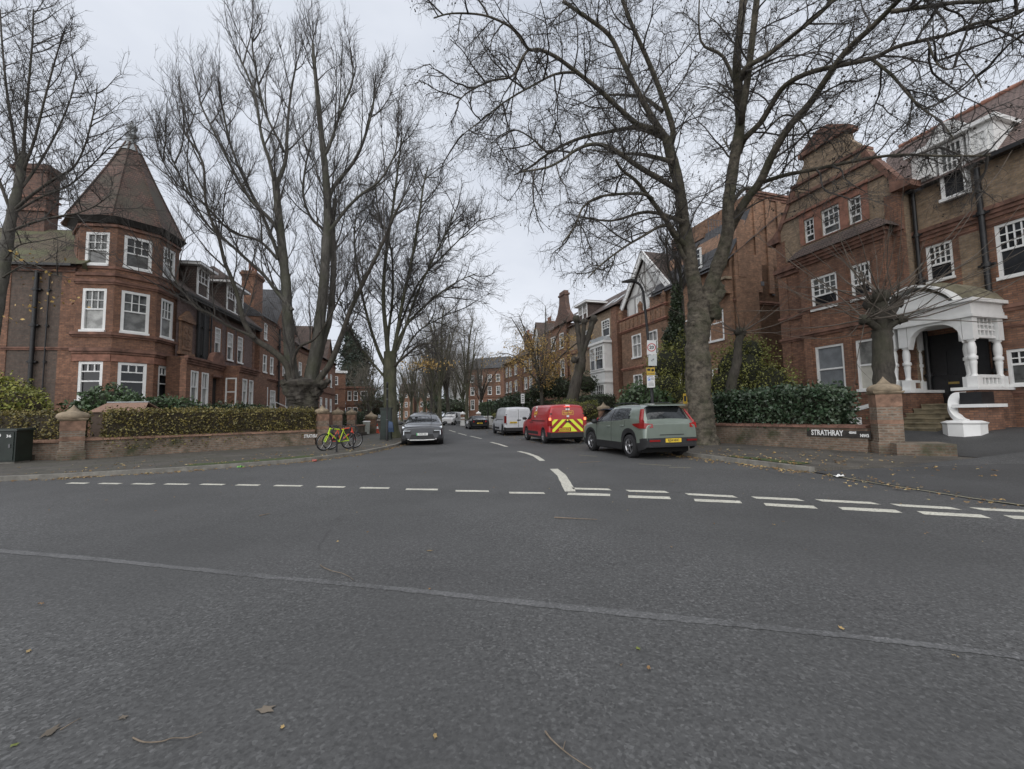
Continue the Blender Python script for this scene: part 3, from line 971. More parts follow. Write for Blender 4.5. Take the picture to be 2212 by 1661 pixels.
def balustrade(a, b, fixed):
    mb = MB()
    mb.box(fixed - 0.07, fixed + 0.07, a, b, 2.3, 2.4)
    mb.box(fixed - 0.07, fixed + 0.07, a, b, 2.002, 2.09)
    for k in range(5):
        y = a + (b - a) * (k + 0.5) / 5
        mb.box(fixed - 0.03, fixed + 0.03, y - 0.04, y + 0.04, 2.09, 2.3)
    mb.build('balustrade', M_white, house, MR)
    mb = MB()
    mb.box(fixed - 0.06, fixed + 0.06, a, b, 3.6, 3.68)
    for k in range(2):
        z = 3.85 + k * 0.17
        mb.box(fixed - 0.04, fixed + 0.04, a, b, z, z + 0.05)
    for k in range(5):
        y = a + (b - a) * (k + 0.5) / 5
        mb.box(fixed - 0.035, fixed + 0.035, y - 0.03, y + 0.03, 3.68, 4.25)
    mb.build('fretwork_panel', M_white, house, MR)
balustrade(PV + 0.25, VM - 0.4, p1)
balustrade(PV + 0.25, VM - 0.4, p0 + 0.02)
mb = MB()      # arch and entablature, front
xs = [p0 + 0.545 + (p1 - 0.145 - p0 - 0.545) * k / 14 for k in range(15)]
mc, hw = (xs[0] + xs[-1]) / 2, (xs[-1] - xs[0]) / 2
az = [3.45 + 0.72 * max(0, 1 - abs((x - mc) / hw) ** 2.6) ** 0.5 for x in xs]
for k in range(14):
    mb.hexa([(xs[k], PV - 0.03, az[k]), (xs[k + 1], PV - 0.03, az[k + 1]), (xs[k + 1], PV + 0.24, az[k + 1]), (xs[k], PV + 0.24, az[k]),
             (xs[k], PV - 0.03, 4.25), (xs[k + 1], PV - 0.03, 4.25), (xs[k + 1], PV + 0.24, 4.25), (xs[k], PV + 0.24, 4.25)])
mb.box(p0 - 0.2, p1 + 0.2, PV - 0.12, VM - 0.003, 4.251, 4.35)
mb.box(p0 - 0.14, p1 + 0.14, PV - 0.06, VM - 0.004, 4.351, 4.74)
mb.box(p0 - 0.26, p1 + 0.26, PV - 0.2, VM - 0.0045, 4.741, 4.85)
n = 14
arc = [(p0 - 0.1 + (p1 - p0 - 0.25) * k / n, 4.841 + 0.6 * math.sin(math.pi * k / n) ** 0.8) for k in range(n + 1)]
mb.prism(arc, PV - 0.05, PV + 0.3)
mb.build('porch_entablature', M_white, house, MR)
mb = MB()
arc2 = [(p0 - 0.25 + (p1 - p0 + 0.05) * k / n, 4.86 + 0.72 * math.sin(math.pi * k / n) ** 0.8) for k in range(n + 1)]
for k in range(n):
    (ua, za), (ub, zb) = arc2[k], arc2[k + 1]
    mb.hexa([(ua, PV - 0.22, za), (ub, PV - 0.22, zb), (ub, PV + 0.31, zb), (ua, PV + 0.31, za), (ua, PV - 0.22, za + 0.09), (ub, PV - 0.22, zb + 0.09), (ub, PV + 0.31, zb + 0.09), (ua, PV + 0.31, za + 0.09)])
mb.build('porch_hood', M_white, house, MR)
mb = MB()
arc3 = [(p0 - 0.2 + (p1 - p0 + 0.4) * k / n, 4.85 + 0.86 * math.sin(math.pi * k / n) ** 0.7) for k in range(n + 1)]
mb.prism(arc3, PV + 0.32, VM - 0.01)
mb.build('porch_roof', plain('weathered_hood_tile', (0.19, 0.17, 0.115), 0.85, var=0.4, scale=3), house, MR)
mb = MB()
mb.box(p0 + 0.2, p1 - 0.3, VM - 0.06, VM - 0.02, FL, 4.05)
for k in range(2):
    mb.box(p0 + 0.35 + k * 0.5, p0 + 0.75 + k * 0.5, VM - 0.09, VM - 0.061, FL + 0.25, FL + 0.9)
    mb.box(p0 + 0.35 + k * 0.5, p0 + 0.75 + k * 0.5, VM - 0.09, VM - 0.061, FL + 1.05, FL + 1.9)
dr_ = mb.build('door', M_black, house, MR)
mb = MB()
mb.box(p0 + 0.75, p0 + 1.05, VM - 0.1, VM - 0.0915, 2.2, 2.28)
mb.build('letter_plate', plain('brass', (0.5, 0.36, 0.12), 0.35, 0.8), dr_, MR)
mb = MB()
for k in range(6):
    zt_ = FL - 0.001 - k * 0.155
    w_ = 0.05 * k
    mb.box(p0 + 0.65 - w_, p1 - 0.53 + w_, PV + 0.55 - 0.33 * (k + 1), PV + 0.549 - 0.33 * k + 0.04, ZG - 0.2, zt_ - 0.045)
    mb.box(p0 + 0.65 - w_, p1 - 0.53 + w_, PV + 0.55 - 0.33 * (k + 1) - 0.03, PV + 0.549 - 0.33 * k + 0.041, zt_ - 0.044, zt_)
mb.build('front_steps', plain('worn_york_stone', (0.22, 0.185, 0.12), 0.85, var=0.5, scale=3), house, MR)
# flank walls of the steps: white scroll on the right, raking coping on the left
cu = p1 - 0.28
mb = MB()
body, cap = [], []
for k in range(25):
    t = k / 24
    a = rad(170 + 95 * t)
    c_, q_ = math.cos(a), math.sin(a)
    x, y, z = cu + 0.72 + 0.72 * c_, PV - 0.4 + 1.0 * q_, 1.72 - 0.85 * t * t * (3 - 2 * t)
    body.append([(x, y, 0.4), (x - 0.17 * c_, y - 0.17 * q_, 0.4), (x - 0.17 * c_, y - 0.17 * q_, z), (x, y, z)])
    cap.append([(x + 0.05 * c_, y + 0.05 * q_, z), (x - 0.23 * c_, y - 0.23 * q_, z), (x - 0.21 * c_, y - 0.21 * q_, z + 0.13), (x + 0.03 * c_, y + 0.03 * q_, z + 0.13)])
mb.loft(body, 0)
mb.loft(cap, 1)
mb.build('step_scroll', [M_red, M_white], house, MR)
mb = MB()
mb.lathe([(0.46, 0), (0.46, 0.55), (0.5, 0.61), (0.36, 0.67)], 8, (cu + 0.7, PV - 1.5, 0.3), 0, rad(22.5), False)
mb.build('step_block', M_white, house, MR)
mb = MB()
mb.box(cu + 0.4, cu + 1.0, PV - 1.1, PV - 0.23, 0.4, 1.35)
mb.build('step_pier', M_red, house, MR)
mb = MB()
mb.box(cu + 0.3, cu + 1.1, PV - 1.2, PV - 0.225, 1.351, 1.45)
mb.build('step_coping', M_white, house, MR)
mb = MB()
mb.prism([(p0 - 1.9, 0.95), (p0 + 0.3, 1.55), (p0 + 0.3, 1.7), (p0 - 1.9, 1.1)], PV - 1.0, PV - 0.7)
mb.build('step_coping', M_white, house, MR)
mb = MB()
mb.prism([(p0 - 1.9, 0.3), (p0 + 0.29, 0.3), (p0 + 0.29, 1.54), (p0 - 1.9, 0.94)], PV - 0.98, PV - 0.72)
mb.build('step_wall', M_red, house, MR)
mb = MB()
mb.prism([(p0 - 2.6, 0.3), (p0 - 0.3, 0.3), (p0 - 0.3, 1.05), (p0 - 2.6, 0.45)], PV - 1.6, PV - 1.35)
mb.build('step_kerb', M_white, house, MR)
pl = MB()
pl.hprism([(cu + 0.36, PV - 0.9), (cu + 0.86, PV - 0.9), (cu + 0.9, PV - 0.4), (cu + 0.34, PV - 0.4)], 1.451, 1.82)
tag(pl.build('planter', M_black, None, MR), 'black planter standing on the flank wall beside the porch steps', 'planter')
# alarm box high on the bay
a = uz(1910, 622, 0)
mb = MB()
mb.box(a[0] - 0.15, a[0] + 0.15, -0.08, -0.001, a[1] - 0.15, a[1] + 0.12)
mb.build('alarm_box', plain('pale_plastic', (0.6, 0.65, 0.7), 0.4), house, MR)
# ------------------------------------------------------------------ corner house with the octagonal tower, left
HS = Fac((-21.9, 20.5), 82)
HL = Fac((-19.2, 23.8), -10.5)
MS, ML = HS.M, HL.M
corner = thing('corner_house', 'red brick corner house with octagonal tower and pointed tiled roof', 'house', ML)
TC, TR = (-21.2, 22.6), 2.2
MT = T(TC[0], TC[1], 0)
def oct_pts(R, z):
    return [(R * math.sin(rad(14.5 + 45 * k)), R * math.cos(rad(14.5 + 45 * k)), z) for k in range(8)]
ap = TR * math.cos(rad(22.5))
fw = 2 * TR * math.sin(rad(22.5))
tw = MB()
faces = [172, 127, 82, 217]
FM = {}
for nrm in faces:
    a = rad(nrm)
    o = (TC[0] + ap * math.sin(a), TC[1] + ap * math.cos(a))
    FM[nrm] = Fac(o, nrm - 90)
# tower windows: storeys measured on the middle face
storeys = [(2.43, 4.38), (5.92, 8.1), (9.3, 11.02)]
wcen = {172: (-0.03, 1.08), 127: (0.0, 1.12), 82: (0.02, 1.0)}
ML_inv = ML.inverted()
def tower_face(nrm):
    f = FM[nrm]
    mb = MB()
    hs = []
    if nrm in wcen:
        c, wd = wcen[nrm]
        hs = [(c - wd / 2, c + wd / 2, a, b) for a, b in storeys]
    wall(mb, -fw / 2, fw / 2, 0.3, 11.75, hs, 0.0, 0.14)
    mb.box(-fw / 2, fw / 2, 0.2, 0.6, 0.3, 11.75)
    if not hs:
        mb.box(-fw / 2 + 0.3, fw / 2 - 0.3, -0.03, -0.001, 9.2, 10.8)
    mb.build('tower_wall', M_red, corner, f.M)
    for k, h in enumerate(hs):
        if k == 0:
            window(corner, f.M, h, 0.0, top=(1, 1), bot=(1, 1), split=0.5, glass=M_glass, proud=0.02, jamb=0.13)
        else:
            window(corner, f.M, h, 0.0, top=(3, 2), bot=(1, 1), split=0.47 if k == 2 else 0.52, glass=M_mid, glass2=M_net, proud=0.02, jamb=0.13)
        if k == 0:     # three small leaded lights over the ground floor sash
            zz = MB()
            zz.box(h[0] + 0.14, h[1] - 0.14, 0.02, 0.08, h[3] - 0.52, h[3] - 0.46)
            for q in (1, 2):
                x = h[0] + 0.1 + (h[1] - h[0] - 0.2) * q / 3
                zz.box(x - 0.025, x + 0.025, 0.03, 0.085, h[3] - 0.46, h[3] - 0.1)
            zz.build('transom', M_white, corner, f.M)
    mb = MB()
    for a, b in storeys[:1]:
        mb.box(-fw / 2, fw / 2, -0.05, -0.002, b + 0.02, b + 0.35)
    mb.build('brick_band', M_rub, corner, f.M)
for nrm in faces:
    tower_face(nrm)
mb = MB()
for z0, z1, o in [(4.78, 4.9, 0.07), (4.9, 5.06, 0.14), (5.62, 5.72, 0.08), (5.72, 5.86, 0.16), (8.32, 8.42, 0.06), (8.42, 8.55, 0.1), (8.75, 8.9, 0.08), (9.12, 9.25, 0.06), (11.3, 11.42, 0.1)]:
    R1 = (ap + o) / math.cos(rad(22.5))
    mb.loft([oct_pts(R1, z0), oct_pts(R1, z1)][::-1], 0)
mb.build('string_course', M_rubdark, corner, MT)
mb = MB()
mb.loft([oct_pts(TR + 0.1, 11.5), oct_pts(TR + 0.34, 11.78)][::-1])
mb.build('eaves', M_darkwood, corner, MT)
mb = MB()
mb.loft([oct_pts(r, z) for r, z in [(2.6, 11.78), (2.59, 11.84), (2.42, 12.15), (2.24, 12.55), (1.62, 13.9), (0.95, 15.4), (0.22, 17.1)]], 0)
MTR = T(TC[0] - 0.2, TC[1], 0)
tr = mb.build('tower_roof', M_tilecone, corner, MTR)
mb = MB()
for k in range(8):
    pts = [oct_pts(r + 0.02, z)[k] for r, z in [(2.59, 11.84), (2.42, 12.15), (2.24, 12.55), (1.62, 13.9), (0.95, 15.4), (0.24, 17.1)]]
    mb.tube(pts, 0.045, 6)
mb.build('hip_tile', M_tilecone, tr, MTR)
mb = MB()
mb.lathe([(0.5, 16.55), (0.3, 16.95), (0.22, 17.3), (0.2, 17.45), (0.3, 17.5), (0.33, 17.58), (0.22, 17.66), (0.17, 17.95), (0.25, 18.0), (0.25, 18.1), (0.12, 18.16), (0.1, 18.3), (0.02, 18.42)], 12)
mb.build('finial', M_lead, corner, MTR)
# dark flank wall with soil pipes
mb = MB()
wall(mb, -8.5, 0.25, 0.3, 9.2, [], 0.0, mi=0)
mb.box(-8.5, 0.6, 0.05, 9, 0.3, 9.2, 0)
mb.box(-9, -2.75, -0.03, -0.001, 0.3, 9.0, 1)
mb.box(-0.55, 0.3, -0.028, -0.0012, 0.3, 9.0, 1)
mb.build('flank_wall', [M_dark, M_red], corner, MS)
mb = MB()
course(mb, -8.5, 0.0, 4.95, 5.1, 0.07, -0.03)
course(mb, -8.5, 0.0, 8.9, 9.15, 0.14, -0.03)
mb.build('string_course', M_rubdark, corner, MS)
pipe(corner, MS, -1.55, -0.14, 0.3, 8.9, 0.085)
pipe(corner, MS, -1.05, -0.08, 0.3, 8.9, 0.03)
mb = MB()
mb.box(-9, 0.1, -0.42, -0.28, 9.12, 9.24)
mb.build('gutter', M_black, corner, MS)
mb = MB()
mb.quad((-9.5, -0.4, 9.22), (0.6, -0.4, 9.22), (0.6, 3.4, 12.5), (-9.5, 3.4, 12.5))
mb.quad((0.6, -0.4, 9.22), (0.6, -0.4, 9.0), (0.6, 3.4, 9.0), (0.6, 3.4, 12.5))
mb.build('roof', M_tilemoss, corner, MS)
c_ = chimney(corner, MS, -5.85, -4.2, 3.1, 3.9, 9.0, 16.2, 0, M_sooty)
mb = MB()
mb.box(-5.95, -4.1, 3.0, 4.0, 13.4, 13.55)
mb.box(-5.92, -4.13, 3.03, 3.97, 14.2, 14.32)
mb.build('chimney_band', M_rubdark, c_, MS)
window(corner, MS, (-6.9, -6.1, 9.9, 11.2), 0.9, top=(2, 2), split=0.5, glass=M_mid, name='dormer_window')
# street front: two-storey range with ground floor bays
def rl(x0, x1, yt, yb, v=0.0):
    return HL.rect(x0, x1, yt, yb, v)
U = [rl(463, 475.5, 705, 770), rl(490, 502.5, 719, 779), rl(512, 523.5, 730, 786)]
U = [(a, max(b, a + 0.75), 5.62, 7.62) for a, b, _, _ in U]
LW = 10.3
mb = MB()
wall(mb, -0.3, LW, 0.3, 8.75, U, 0.0, 0.16, 0)
mb.box(-0.3, LW, 0.2, 8, 0.3, 8.75, 0)
for a, b in ((3.2, 3.75), (9.8, 10.32)):
    mb.box(a, b, -0.03, 0.25, 4.9, 8.6, 1)
for h in U:     # red surrounds to the upper sashes
    wall(mb, h[0] - 0.18, h[1] + 0.18, h[2] - 0.1, h[3] + 0.35, [h], -0.03, 0.04, 1)
mb.build('front_wall', [M_purple, M_red], corner, ML)
for h in U:
    window(corner, ML, h, 0.0, top=(3, 3), bot=(1, 1), split=0.5, glass=M_mid, proud=0.05)
mb = MB()         # ground floor bays
B1, B2 = -1.0, -1.9
g1 = [(-0.62, 0.13), (0.5, 1.25)]
holes1 = [(a, b, 2.15, 4.2) for a, b in g1] + [(1.75, 2.62, 1.3, 4.0)]
wall(mb, -1.05, 3.1, 0.3, 4.95, holes1, B1, 0.3)
mb.box(-1.05, 3.1, B1 + 0.31, -0.001, 0.3, 4.95)
mb.quad((-1.05, -0.001, 0.3), (-1.05, B1, 0.3), (-1.05, B1, 4.95), (-1.05, -0.001, 4.95))
g2 = [(3.62, 4.32), (4.62, 5.3)]
wall(mb, 3.1, 5.9, 0.3, 4.9, [(a, b, 2.3, 4.1) for a, b in g2], B2, 0.2)
mb.box(3.1, 5.9, B2 + 0.21, -0.0015, 0.3, 4.9)
mb.box(3.075, 3.1, B2, B1, 0.3, 4.9)
mb.box(5.9, LW, B1, -0.0017, 0.3, 4.88)
mb.build('ground_floor_bay', M_red, corner, ML)
for a, b in g1:
    window(corner, ML, (a, b, 2.15, 4.2), B1, top=(2, 1), bot=(1, 1), split=0.55, glass=M_mid, glass2=M_net, proud=0.05)
for a, b in g2:
    window(corner, ML, (a, b, 2.3, 4.1), B2, top=(2, 1), bot=(1, 1), split=0.55, glass=M_mid, glass2=M_net, proud=0.05)
FB = Fac((HL.o + HL.d * 3.07 + HL.n * (B1 - 0.02)).xy, -10.5 + 90)   # flank of the second bay, facing the junction
window(corner, FB.M, (0.12, 0.78, 2.25, 4.1), -0.005, top=(1, 1), bot=(1, 1), split=0.5, glass=M_glass, proud=0.06)
mb = MB()
mb.box(1.75, 2.62, B1 + 0.22, B1 + 0.29, 1.3, 4.0)
mb.build('door', M_darkwood, corner, ML)
mb = MB()
course(mb, -1.1, 3.1, 4.55, 4.95, 0.2, B1, steps=3)
course(mb, 3.1, 5.9, 4.5, 4.9, 0.2, B2, steps=3)
mb.box(1.6, 2.8, B1 - 0.12, B1 - 0.001, 4.05, 4.2)
n = 8
mb.prism([(2.2 + 0.75 * math.cos(math.pi * k / n), 4.96 + 0.7 * math.sin(math.pi * k / n)) for k in range(n + 1)], B1 - 0.12, B1 + 0.2)
mb.build('cornice', M_rubdark, corner, ML)
mb = MB()     # terracotta niche with a little pediment
mb.box(-0.05, 1.15, -0.1, -0.001, 5.35, 7.15)
mb.box(0.15, 0.95, -0.14, -0.101, 5.5, 6.9)
mb.box(-0.15, 1.25, -0.22, -0.002, 5.2, 5.36)
mb.box(-0.15, 1.25, -0.22, -0.002, 7.15, 7.3)
mb.prism([(-0.2, 7.301), (1.3, 7.301), (0.55, 7.85)], -0.2, -0.002)
for x in (0.3, 0.62):
    for z in (5.7, 6.1, 6.5):
        mb.box(x, x + 0.22, -0.17, -0.141, z, z + 0.28)
mb.build('terracotta_panel', M_orange, corner, ML)
mb = MB()
mb.box(1.75, 3.1, -0.06, -0.001, 5.0, 8.7)
mb.build('recess', M_darkwood, corner, ML)
for u in (1.7, 2.3, 3.15):
    pipe(corner, ML, u, -0.15, 4.96, 8.7, 0.05)
mb = MB()
mb.box(-0.3, LW, -0.55, -0.3, 8.68, 8.82)
mb.box(-0.3, LW, -0.5, 0.1, 8.55, 8.679)
mb.build('eaves', M_darkwood, corner, ML)
mb = MB()
mb.quad((-0.6, -0.5, 8.83), (LW, -0.5, 8.83), (LW, 3.2, 12.2), (-0.6, 3.2, 12.2))
mb.quad((-0.6, 3.2, 12.2), (LW, 3.2, 12.2), (LW, 8, 8.8), (-0.6, 8, 8.8))
mb.poly([(LW, -0.5, 8.83), (LW, 8, 8.8), (LW, 3.2, 12.2)])
mb.build('roof', M_tile, corner, ML)
def dormer(root, M, u0, u1, z0, z1, v=0.0, depth=2.6, hip=0.0, nx=3, label='dormer'):
    mb = MB()
    mb.box(u0, u1, v + 0.05, v + depth, z0, z1, 0)
    d = mb.build(label, M_tile, root, M)
    mb = MB()
    mb.box(u0 - 0.35, u1 + 0.35, v - 0.35, v + depth, z1, z1 + 0.14)
    mb.build('fascia', M_white, d, M)
    mb = MB()
    if hip:
        hip_roof(mb, u0 - 0.32, u1 + 0.32, v - 0.32, v + depth + 1, z1 + 0.25, z1 + hip, u0 + 0.9, u1 - 0.9, v + depth * 0.5)
    else:
        mb.box(u0 - 0.33, u1 + 0.33, v - 0.33, v + depth, z1 + 0.141, z1 + 0.2)
    mb.build('dormer_roof', M_tile, d, M)
    n = 2 if u1 - u0 > 1.8 else 1
    for k in range(n):
        a = u0 + 0.06 + (u1 - u0 - 0.12) * k / n
        b = u0 + 0.06 + (u1 - u0 - 0.12) * (k + 1) / n
        window(root, M, (a, b, z0 + 0.1, z1 - 0.03), v, top=(3, 2), bot=(1, 1), split=0.5, glass=M_mid, proud=0.06, sill=False, name='dormer_window')
dormer(corner, ML, 1.2, 2.6, 8.95, 10.85, -0.2)
dormer(corner, ML, 4.9, 7.5, 8.95, 10.95, -0.2, hip=1.5)
chimney(corner, ML, 3.0, 4.2, 2.6, 3.4, 11.4, 13.1, 2)

# ------------------------------------------------------------------ terrace next along on the left: gabled, arched windows
nb = thing('gabled_house', 'brick gabled house with arched windows behind the many stemmed tree', 'house', ML)
mb = MB()
ar = [(11.0, 11.75, 5.3, 6.8), (12.55, 13.25, 5.3, 6.8), (11.1, 11.7, 8.1, 9.5), (16.6, 17.9, 2.4, 4.3), (15.6, 16.3, 5.4, 7.0), (17.2, 17.9, 5.4, 7.0)]
gd = [(11.0, 12.2, 1.2, 4.1), (12.7, 13.9, 1.0, 3.9)]
wall(mb, LW + 0.05, 19.0, 0.3, 9.9, ar + gd, -0.35, 0.15)
mb.box(LW + 0.05, 19.0, -0.19, 7.5, 0.3, 9.9)
mb.quad((LW + 0.05, -0.19, 0.3), (LW + 0.05, -0.35, 0.3), (LW + 0.05, -0.35, 9.9), (LW + 0.05, -0.19, 9.9))
mb.build('wall', M_red, nb, ML)
for h in ar:
    window(nb, ML, h, -0.35, top=(1, 1), bot=(1, 1), glass=M_mid, arch=True, proud=0.06)
for h in gd:
    window(nb, ML, h, -0.35, top=(3, 3), split=0.45, glass=M_net, glass2=M_white, proud=0.06, name='glazed_door')
mb = MB()
for z in (4.7, 7.4, 9.7):
    course(mb, LW + 0.2, 18.9, z, z + 0.22, 0.14, -0.35)
mb.build('string_course', M_rubdark, nb, ML)
mb = MB()
mb.prism([(13.6, 9.901), (19.0, 9.901), (16.3, 13.8)], -0.35, -0.05)
mb.build('gable', M_red, nb, ML)
mb = MB()
mb.quad((16.3, -0.5, 13.9), (16.3, 7.5, 13.9), (13.4, 7.5, 9.8), (13.4, -0.5, 9.8))
mb.quad((16.3, 7.5, 13.9), (16.3, -0.5, 13.9), (19.2, -0.5, 9.8), (19.2, 7.5, 9.8))
mb.quad((LW, -0.6, 9.9), (14, -0.6, 9.9), (15, 3.5, 12.9), (LW, 3.5, 12.9))
mb.quad((LW, 3.5, 12.9), (15, 3.5, 12.9), (15, 7.5, 9.9), (LW, 7.5, 9.9))
mb.poly([(LW, -0.6, 9.9), (LW, 3.5, 12.9), (LW, 7.5, 9.9)])
mb.build('roof', M_slate, nb, ML)
chimney(nb, ML, 10.9, 12.6, 0.4, 1.4, 9.9, 13.9, 3)
pipe(nb, ML, 14.3, -0.5, 0.3, 9.6, 0.09)
mb = MB()
for z in (0.0, 0.45):
    mb.tube([(10.4, -1.6, 2.3 + z), (14.5, -3.2, 1.0 + z)], 0.035, 6)
for k in range(4):
    t = k / 3
    mb.tube([(10.4 + 4.1 * t, -1.6 - 1.6 * t, 0.3), (10.4 + 4.1 * t, -1.6 - 1.6 * t, 2.75 - 1.3 * t)], 0.03, 6)
mb.build('stair_railing', M_white, nb, ML)

# ------------------------------------------------------------------ generic street houses
def street_house(name, label, f, u0, u1, zb, ze, zr, wins, mat, roof, depth=8.0, gables=(), chim=(), courses=(), v=0.0, glass=None, roofkind='pitch', arch=False, bars=(2, 2)):
    r = thing(name, label, 'house', f.M)
    mb = MB()
    wall(mb, u0, u1, zb, ze, wins, v, 0.16)
    mb.box(u0, u1, v + 0.17, v + depth, zb, ze)
    mb.quad((u1, v, zb), (u1, v + 0.17, zb), (u1, v + 0.17, ze), (u1, v, ze))
    mb.quad((u0, v + 0.17, zb), (u0, v, zb), (u0, v, ze), (u0, v + 0.17, ze))
    mb.build('wall', mat, r, f.M)
    for h in wins:
        window(r, f.M, h, v, top=bars, glass=glass or M_mid, arch=arch, proud=0.05)
    if courses:
        mb = MB()
        for z in courses:
            course(mb, u0, u1, z, z + 0.2, 0.12, v)
        mb.build('string_course', M_rubdark, r, f.M)
    mb = MB()
    if roofkind == 'pitch':
        iv = v + depth / 2
        mb.quad((u0 - 0.2, v - 0.4, ze + 0.01), (u1 + 0.2, v - 0.4, ze + 0.01), (u1 + 0.2, iv, zr), (u0 - 0.2, iv, zr))
        mb.quad((u0 - 0.2, iv, zr), (u1 + 0.2, iv, zr), (u1 + 0.2, v + depth, ze), (u0 - 0.2, v + depth, ze))
        mb.poly([(u0 - 0.2, v - 0.4, ze), (u0 - 0.2, iv, zr), (u0 - 0.2, v + depth, ze)])
        mb.poly([(u1 + 0.2, v - 0.4, ze), (u1 + 0.2, v + depth, ze), (u1 + 0.2, iv, zr)])
    elif roofkind == 'hip':
        hip_roof(mb, u0 - 0.3, u1 + 0.3, v - 0.3, v + depth, ze + 0.13, zr, u0 + 2.5, u1 - 2.5, v + depth / 2)
    else:
        mb.box(u0 - 0.25, u1 + 0.25, v - 0.25, v + depth + 0.2, ze + 0.001, zr)
    mb.build('roof', roof, r, f.M)
    for a, b, top in gables:
        mb = MB()
        mb.prism([(a, ze + 0.002), (b, ze + 0.002), ((a + b) / 2, top)], v - 0.05, v + 0.2)
        mb.build('gable', mat, r, f.M)
        mb = MB()
        m = (a + b) / 2
        mb.quad((m, v - 0.25, top + 0.12), (m, v + depth / 2, top + 0.12), (a - 0.25, v + depth / 2, ze - 0.05), (a - 0.25, v - 0.25, ze - 0.05))
        mb.quad((m, v + depth / 2, top + 0.12), (m, v - 0.25, top + 0.12), (b + 0.25, v - 0.25, ze - 0.05), (b + 0.25, v + depth / 2, ze - 0.05))
        mb.build('gable_roof', roof, r, f.M)
    for c in chim:
        chimney(r, f.M, c[0], c[1], v + depth / 2 - 0.5, v + depth / 2 + 0.5, ze, c[2], 3)
    return r
def rows(us, w_, zs):
    return [(u - w_ / 2, u + w_ / 2, a, b) for u in us for a, b in zs]
# left terrace further along
for i, (u0, u1, lab, mat, rk) in enumerate([(19.4, 27.5, 'orange brick house with white windows seen between the stems of the big tree', M_orange, 'pitch'), (27.9, 37, 'red brick terrace house left of the bay fronted house with railings', M_red, 'pitch')]):
    street_house('terrace_house', lab, HL, u0, u1, 0.3, 9.0, 12.6, rows([u0 + 1.6, u0 + 4.2, u0 + 6.6], 1.0, [(2.2, 4.0), (5.6, 7.4)]), mat, M_tile, chim=[(u0 + 0.4, u0 + 1.9, 14)], gables=[(u0 + 3.2, u0 + 7.2, 12)], courses=(4.6, 8.5), v=-0.3)
f0 = at(700, 850, 66)
HB = Fac((f0.x, 66), -10)
r = street_house('bay_fronted_house', 'red brick bay fronted house with steep tiled gable, left of the low brick block', HB, -2, 3.0, 0.3, 7.6, 11, rows([-0.9], 1.0, [(1.4, 3.0)]) + [(0.3, 1.2, 4.3, 6.0)], M_red, M_tilered, gables=[(-1.6, 1.6, 10.6)], courses=(3.6, 7.2))
f1 = at(734, 850, 70)
HB2 = Fac((f1.x, 70), 60)
r = street_house('red_brick_house', 'narrow red brick house with white cornice beside the low brick block', HB2, -3.4, 0.9, 0.3, 8.9, 9.3, [(-1.3, -0.3, 6.9, 8.3), (-1.3, -0.3, 3.7, 5.3), (-2.9, -2.1, 3.7, 5.3), (-1.3, -0.3, 0.9, 2.3)], M_red, M_white, roofkind='flat', courses=(3.0, 6.2))
f2 = at(747, 860, 74)
HB3 = Fac((f2.x, 74), 78)
r = street_house('low_brick_block', 'low modern dark brick block with flat roof and square windows', HB3, 0, 3.9, 0.3, 6.6, 6.9, [(0.3, 0.95, 4.4, 6.1), (1.3, 2.0, 4.4, 6.1), (2.5, 3.7, 4.4, 6.1), (0.3, 0.95, 1.2, 3.2), (1.2, 2.0, 0.4, 3.2), (3.0, 3.6, 1.2, 3.2)], M_red, M_rubdark, roofkind='flat', courses=(3.5,), bars=(1, 1))

# ------------------------------------------------------------------ right side of the street
ff = at(1577, 600, 23.2)
HF = Fac((ff.x, 23.2), 73)          # flank facing the junction
HFF = Fac((ff.x, 23.2), 163)        # its street front
fl = thing('plain_flank_house', 'tall plain orange brick house with blank chimney flank beside the mansion', 'house', HF.M)
mb = MB()
mb.prism([(0, 0.3), (6.2, 0.3), (6.2, 14.2), (1.75, 14.2), (1.75, 13.2), (0.9, 11.6), (0.0, 9.9)], 0.0, 7.0)
mb.box(0.25, 1.9, -0.12, -0.001, 0.3, 10.4)
mb.box(0.5, 1.1, -0.14, -0.1215, 9, 12.4)
for k in range(3):
    mb.box(1.9 + k * 0.9, 2.25 + k * 0.9, -0.1, -0.0012, 8.2, 13.9)
mb.build('wall', M_orange, fl, HF.M)
mb = MB()
course(mb, 0.2, 6.2, 7.5, 7.7, 0.1, 0, steps=2)
course(mb, 1.7, 6.2, 13.9, 14.3, 0.2, 0, steps=3)
course(mb, 0.2, 6.2, 3.9, 4.05, 0.06, 0, steps=1)
mb.build('string_course', M_rubdark, fl, HF.M)
mb = MB()
mb.box(2.1, 2.35, -0.12, -0.105, 8.6, 8.85)
mb.box(3.0, 3.2, -0.06, -0.002, 8.1, 8.35)
mb.build('vent', M_iron, fl, HF.M)
mb = MB()
mb.quad((-0.3, 0.0, 9.7), (0.95, 0.0, 11.65), (0.95, 7, 11.65), (-0.3, 7, 9.7))
mb.quad((0.95, -0.05, 11.66), (1.76, -0.05, 13.25), (1.76, 7, 13.25), (0.95, 7, 11.66))
mb.build('roof', M_slate, fl, HF.M)
mb = MB()
for k in range(10):
    x = 0.6 + k * 0.01
    mb.tube([(1.9 + k * 0.12, 0.2, 14.3), (1.9 + k * 0.12, 0.2, 14.75)], 0.018, 4)
    mb.tube([(-0.2 + k * 0.22, 1.2, 11.8), (-0.2 + k * 0.22, 1.2, 12.9)], 0.02, 4)
for z in (12.1, 12.5, 12.9):
    mb.tube([(-0.2, 1.2, z), (1.9, 1.2, z)], 0.02, 4)
mb.tube([(1.9, 0.2, 14.75), (3.1, 0.2, 14.75)], 0.02, 4)
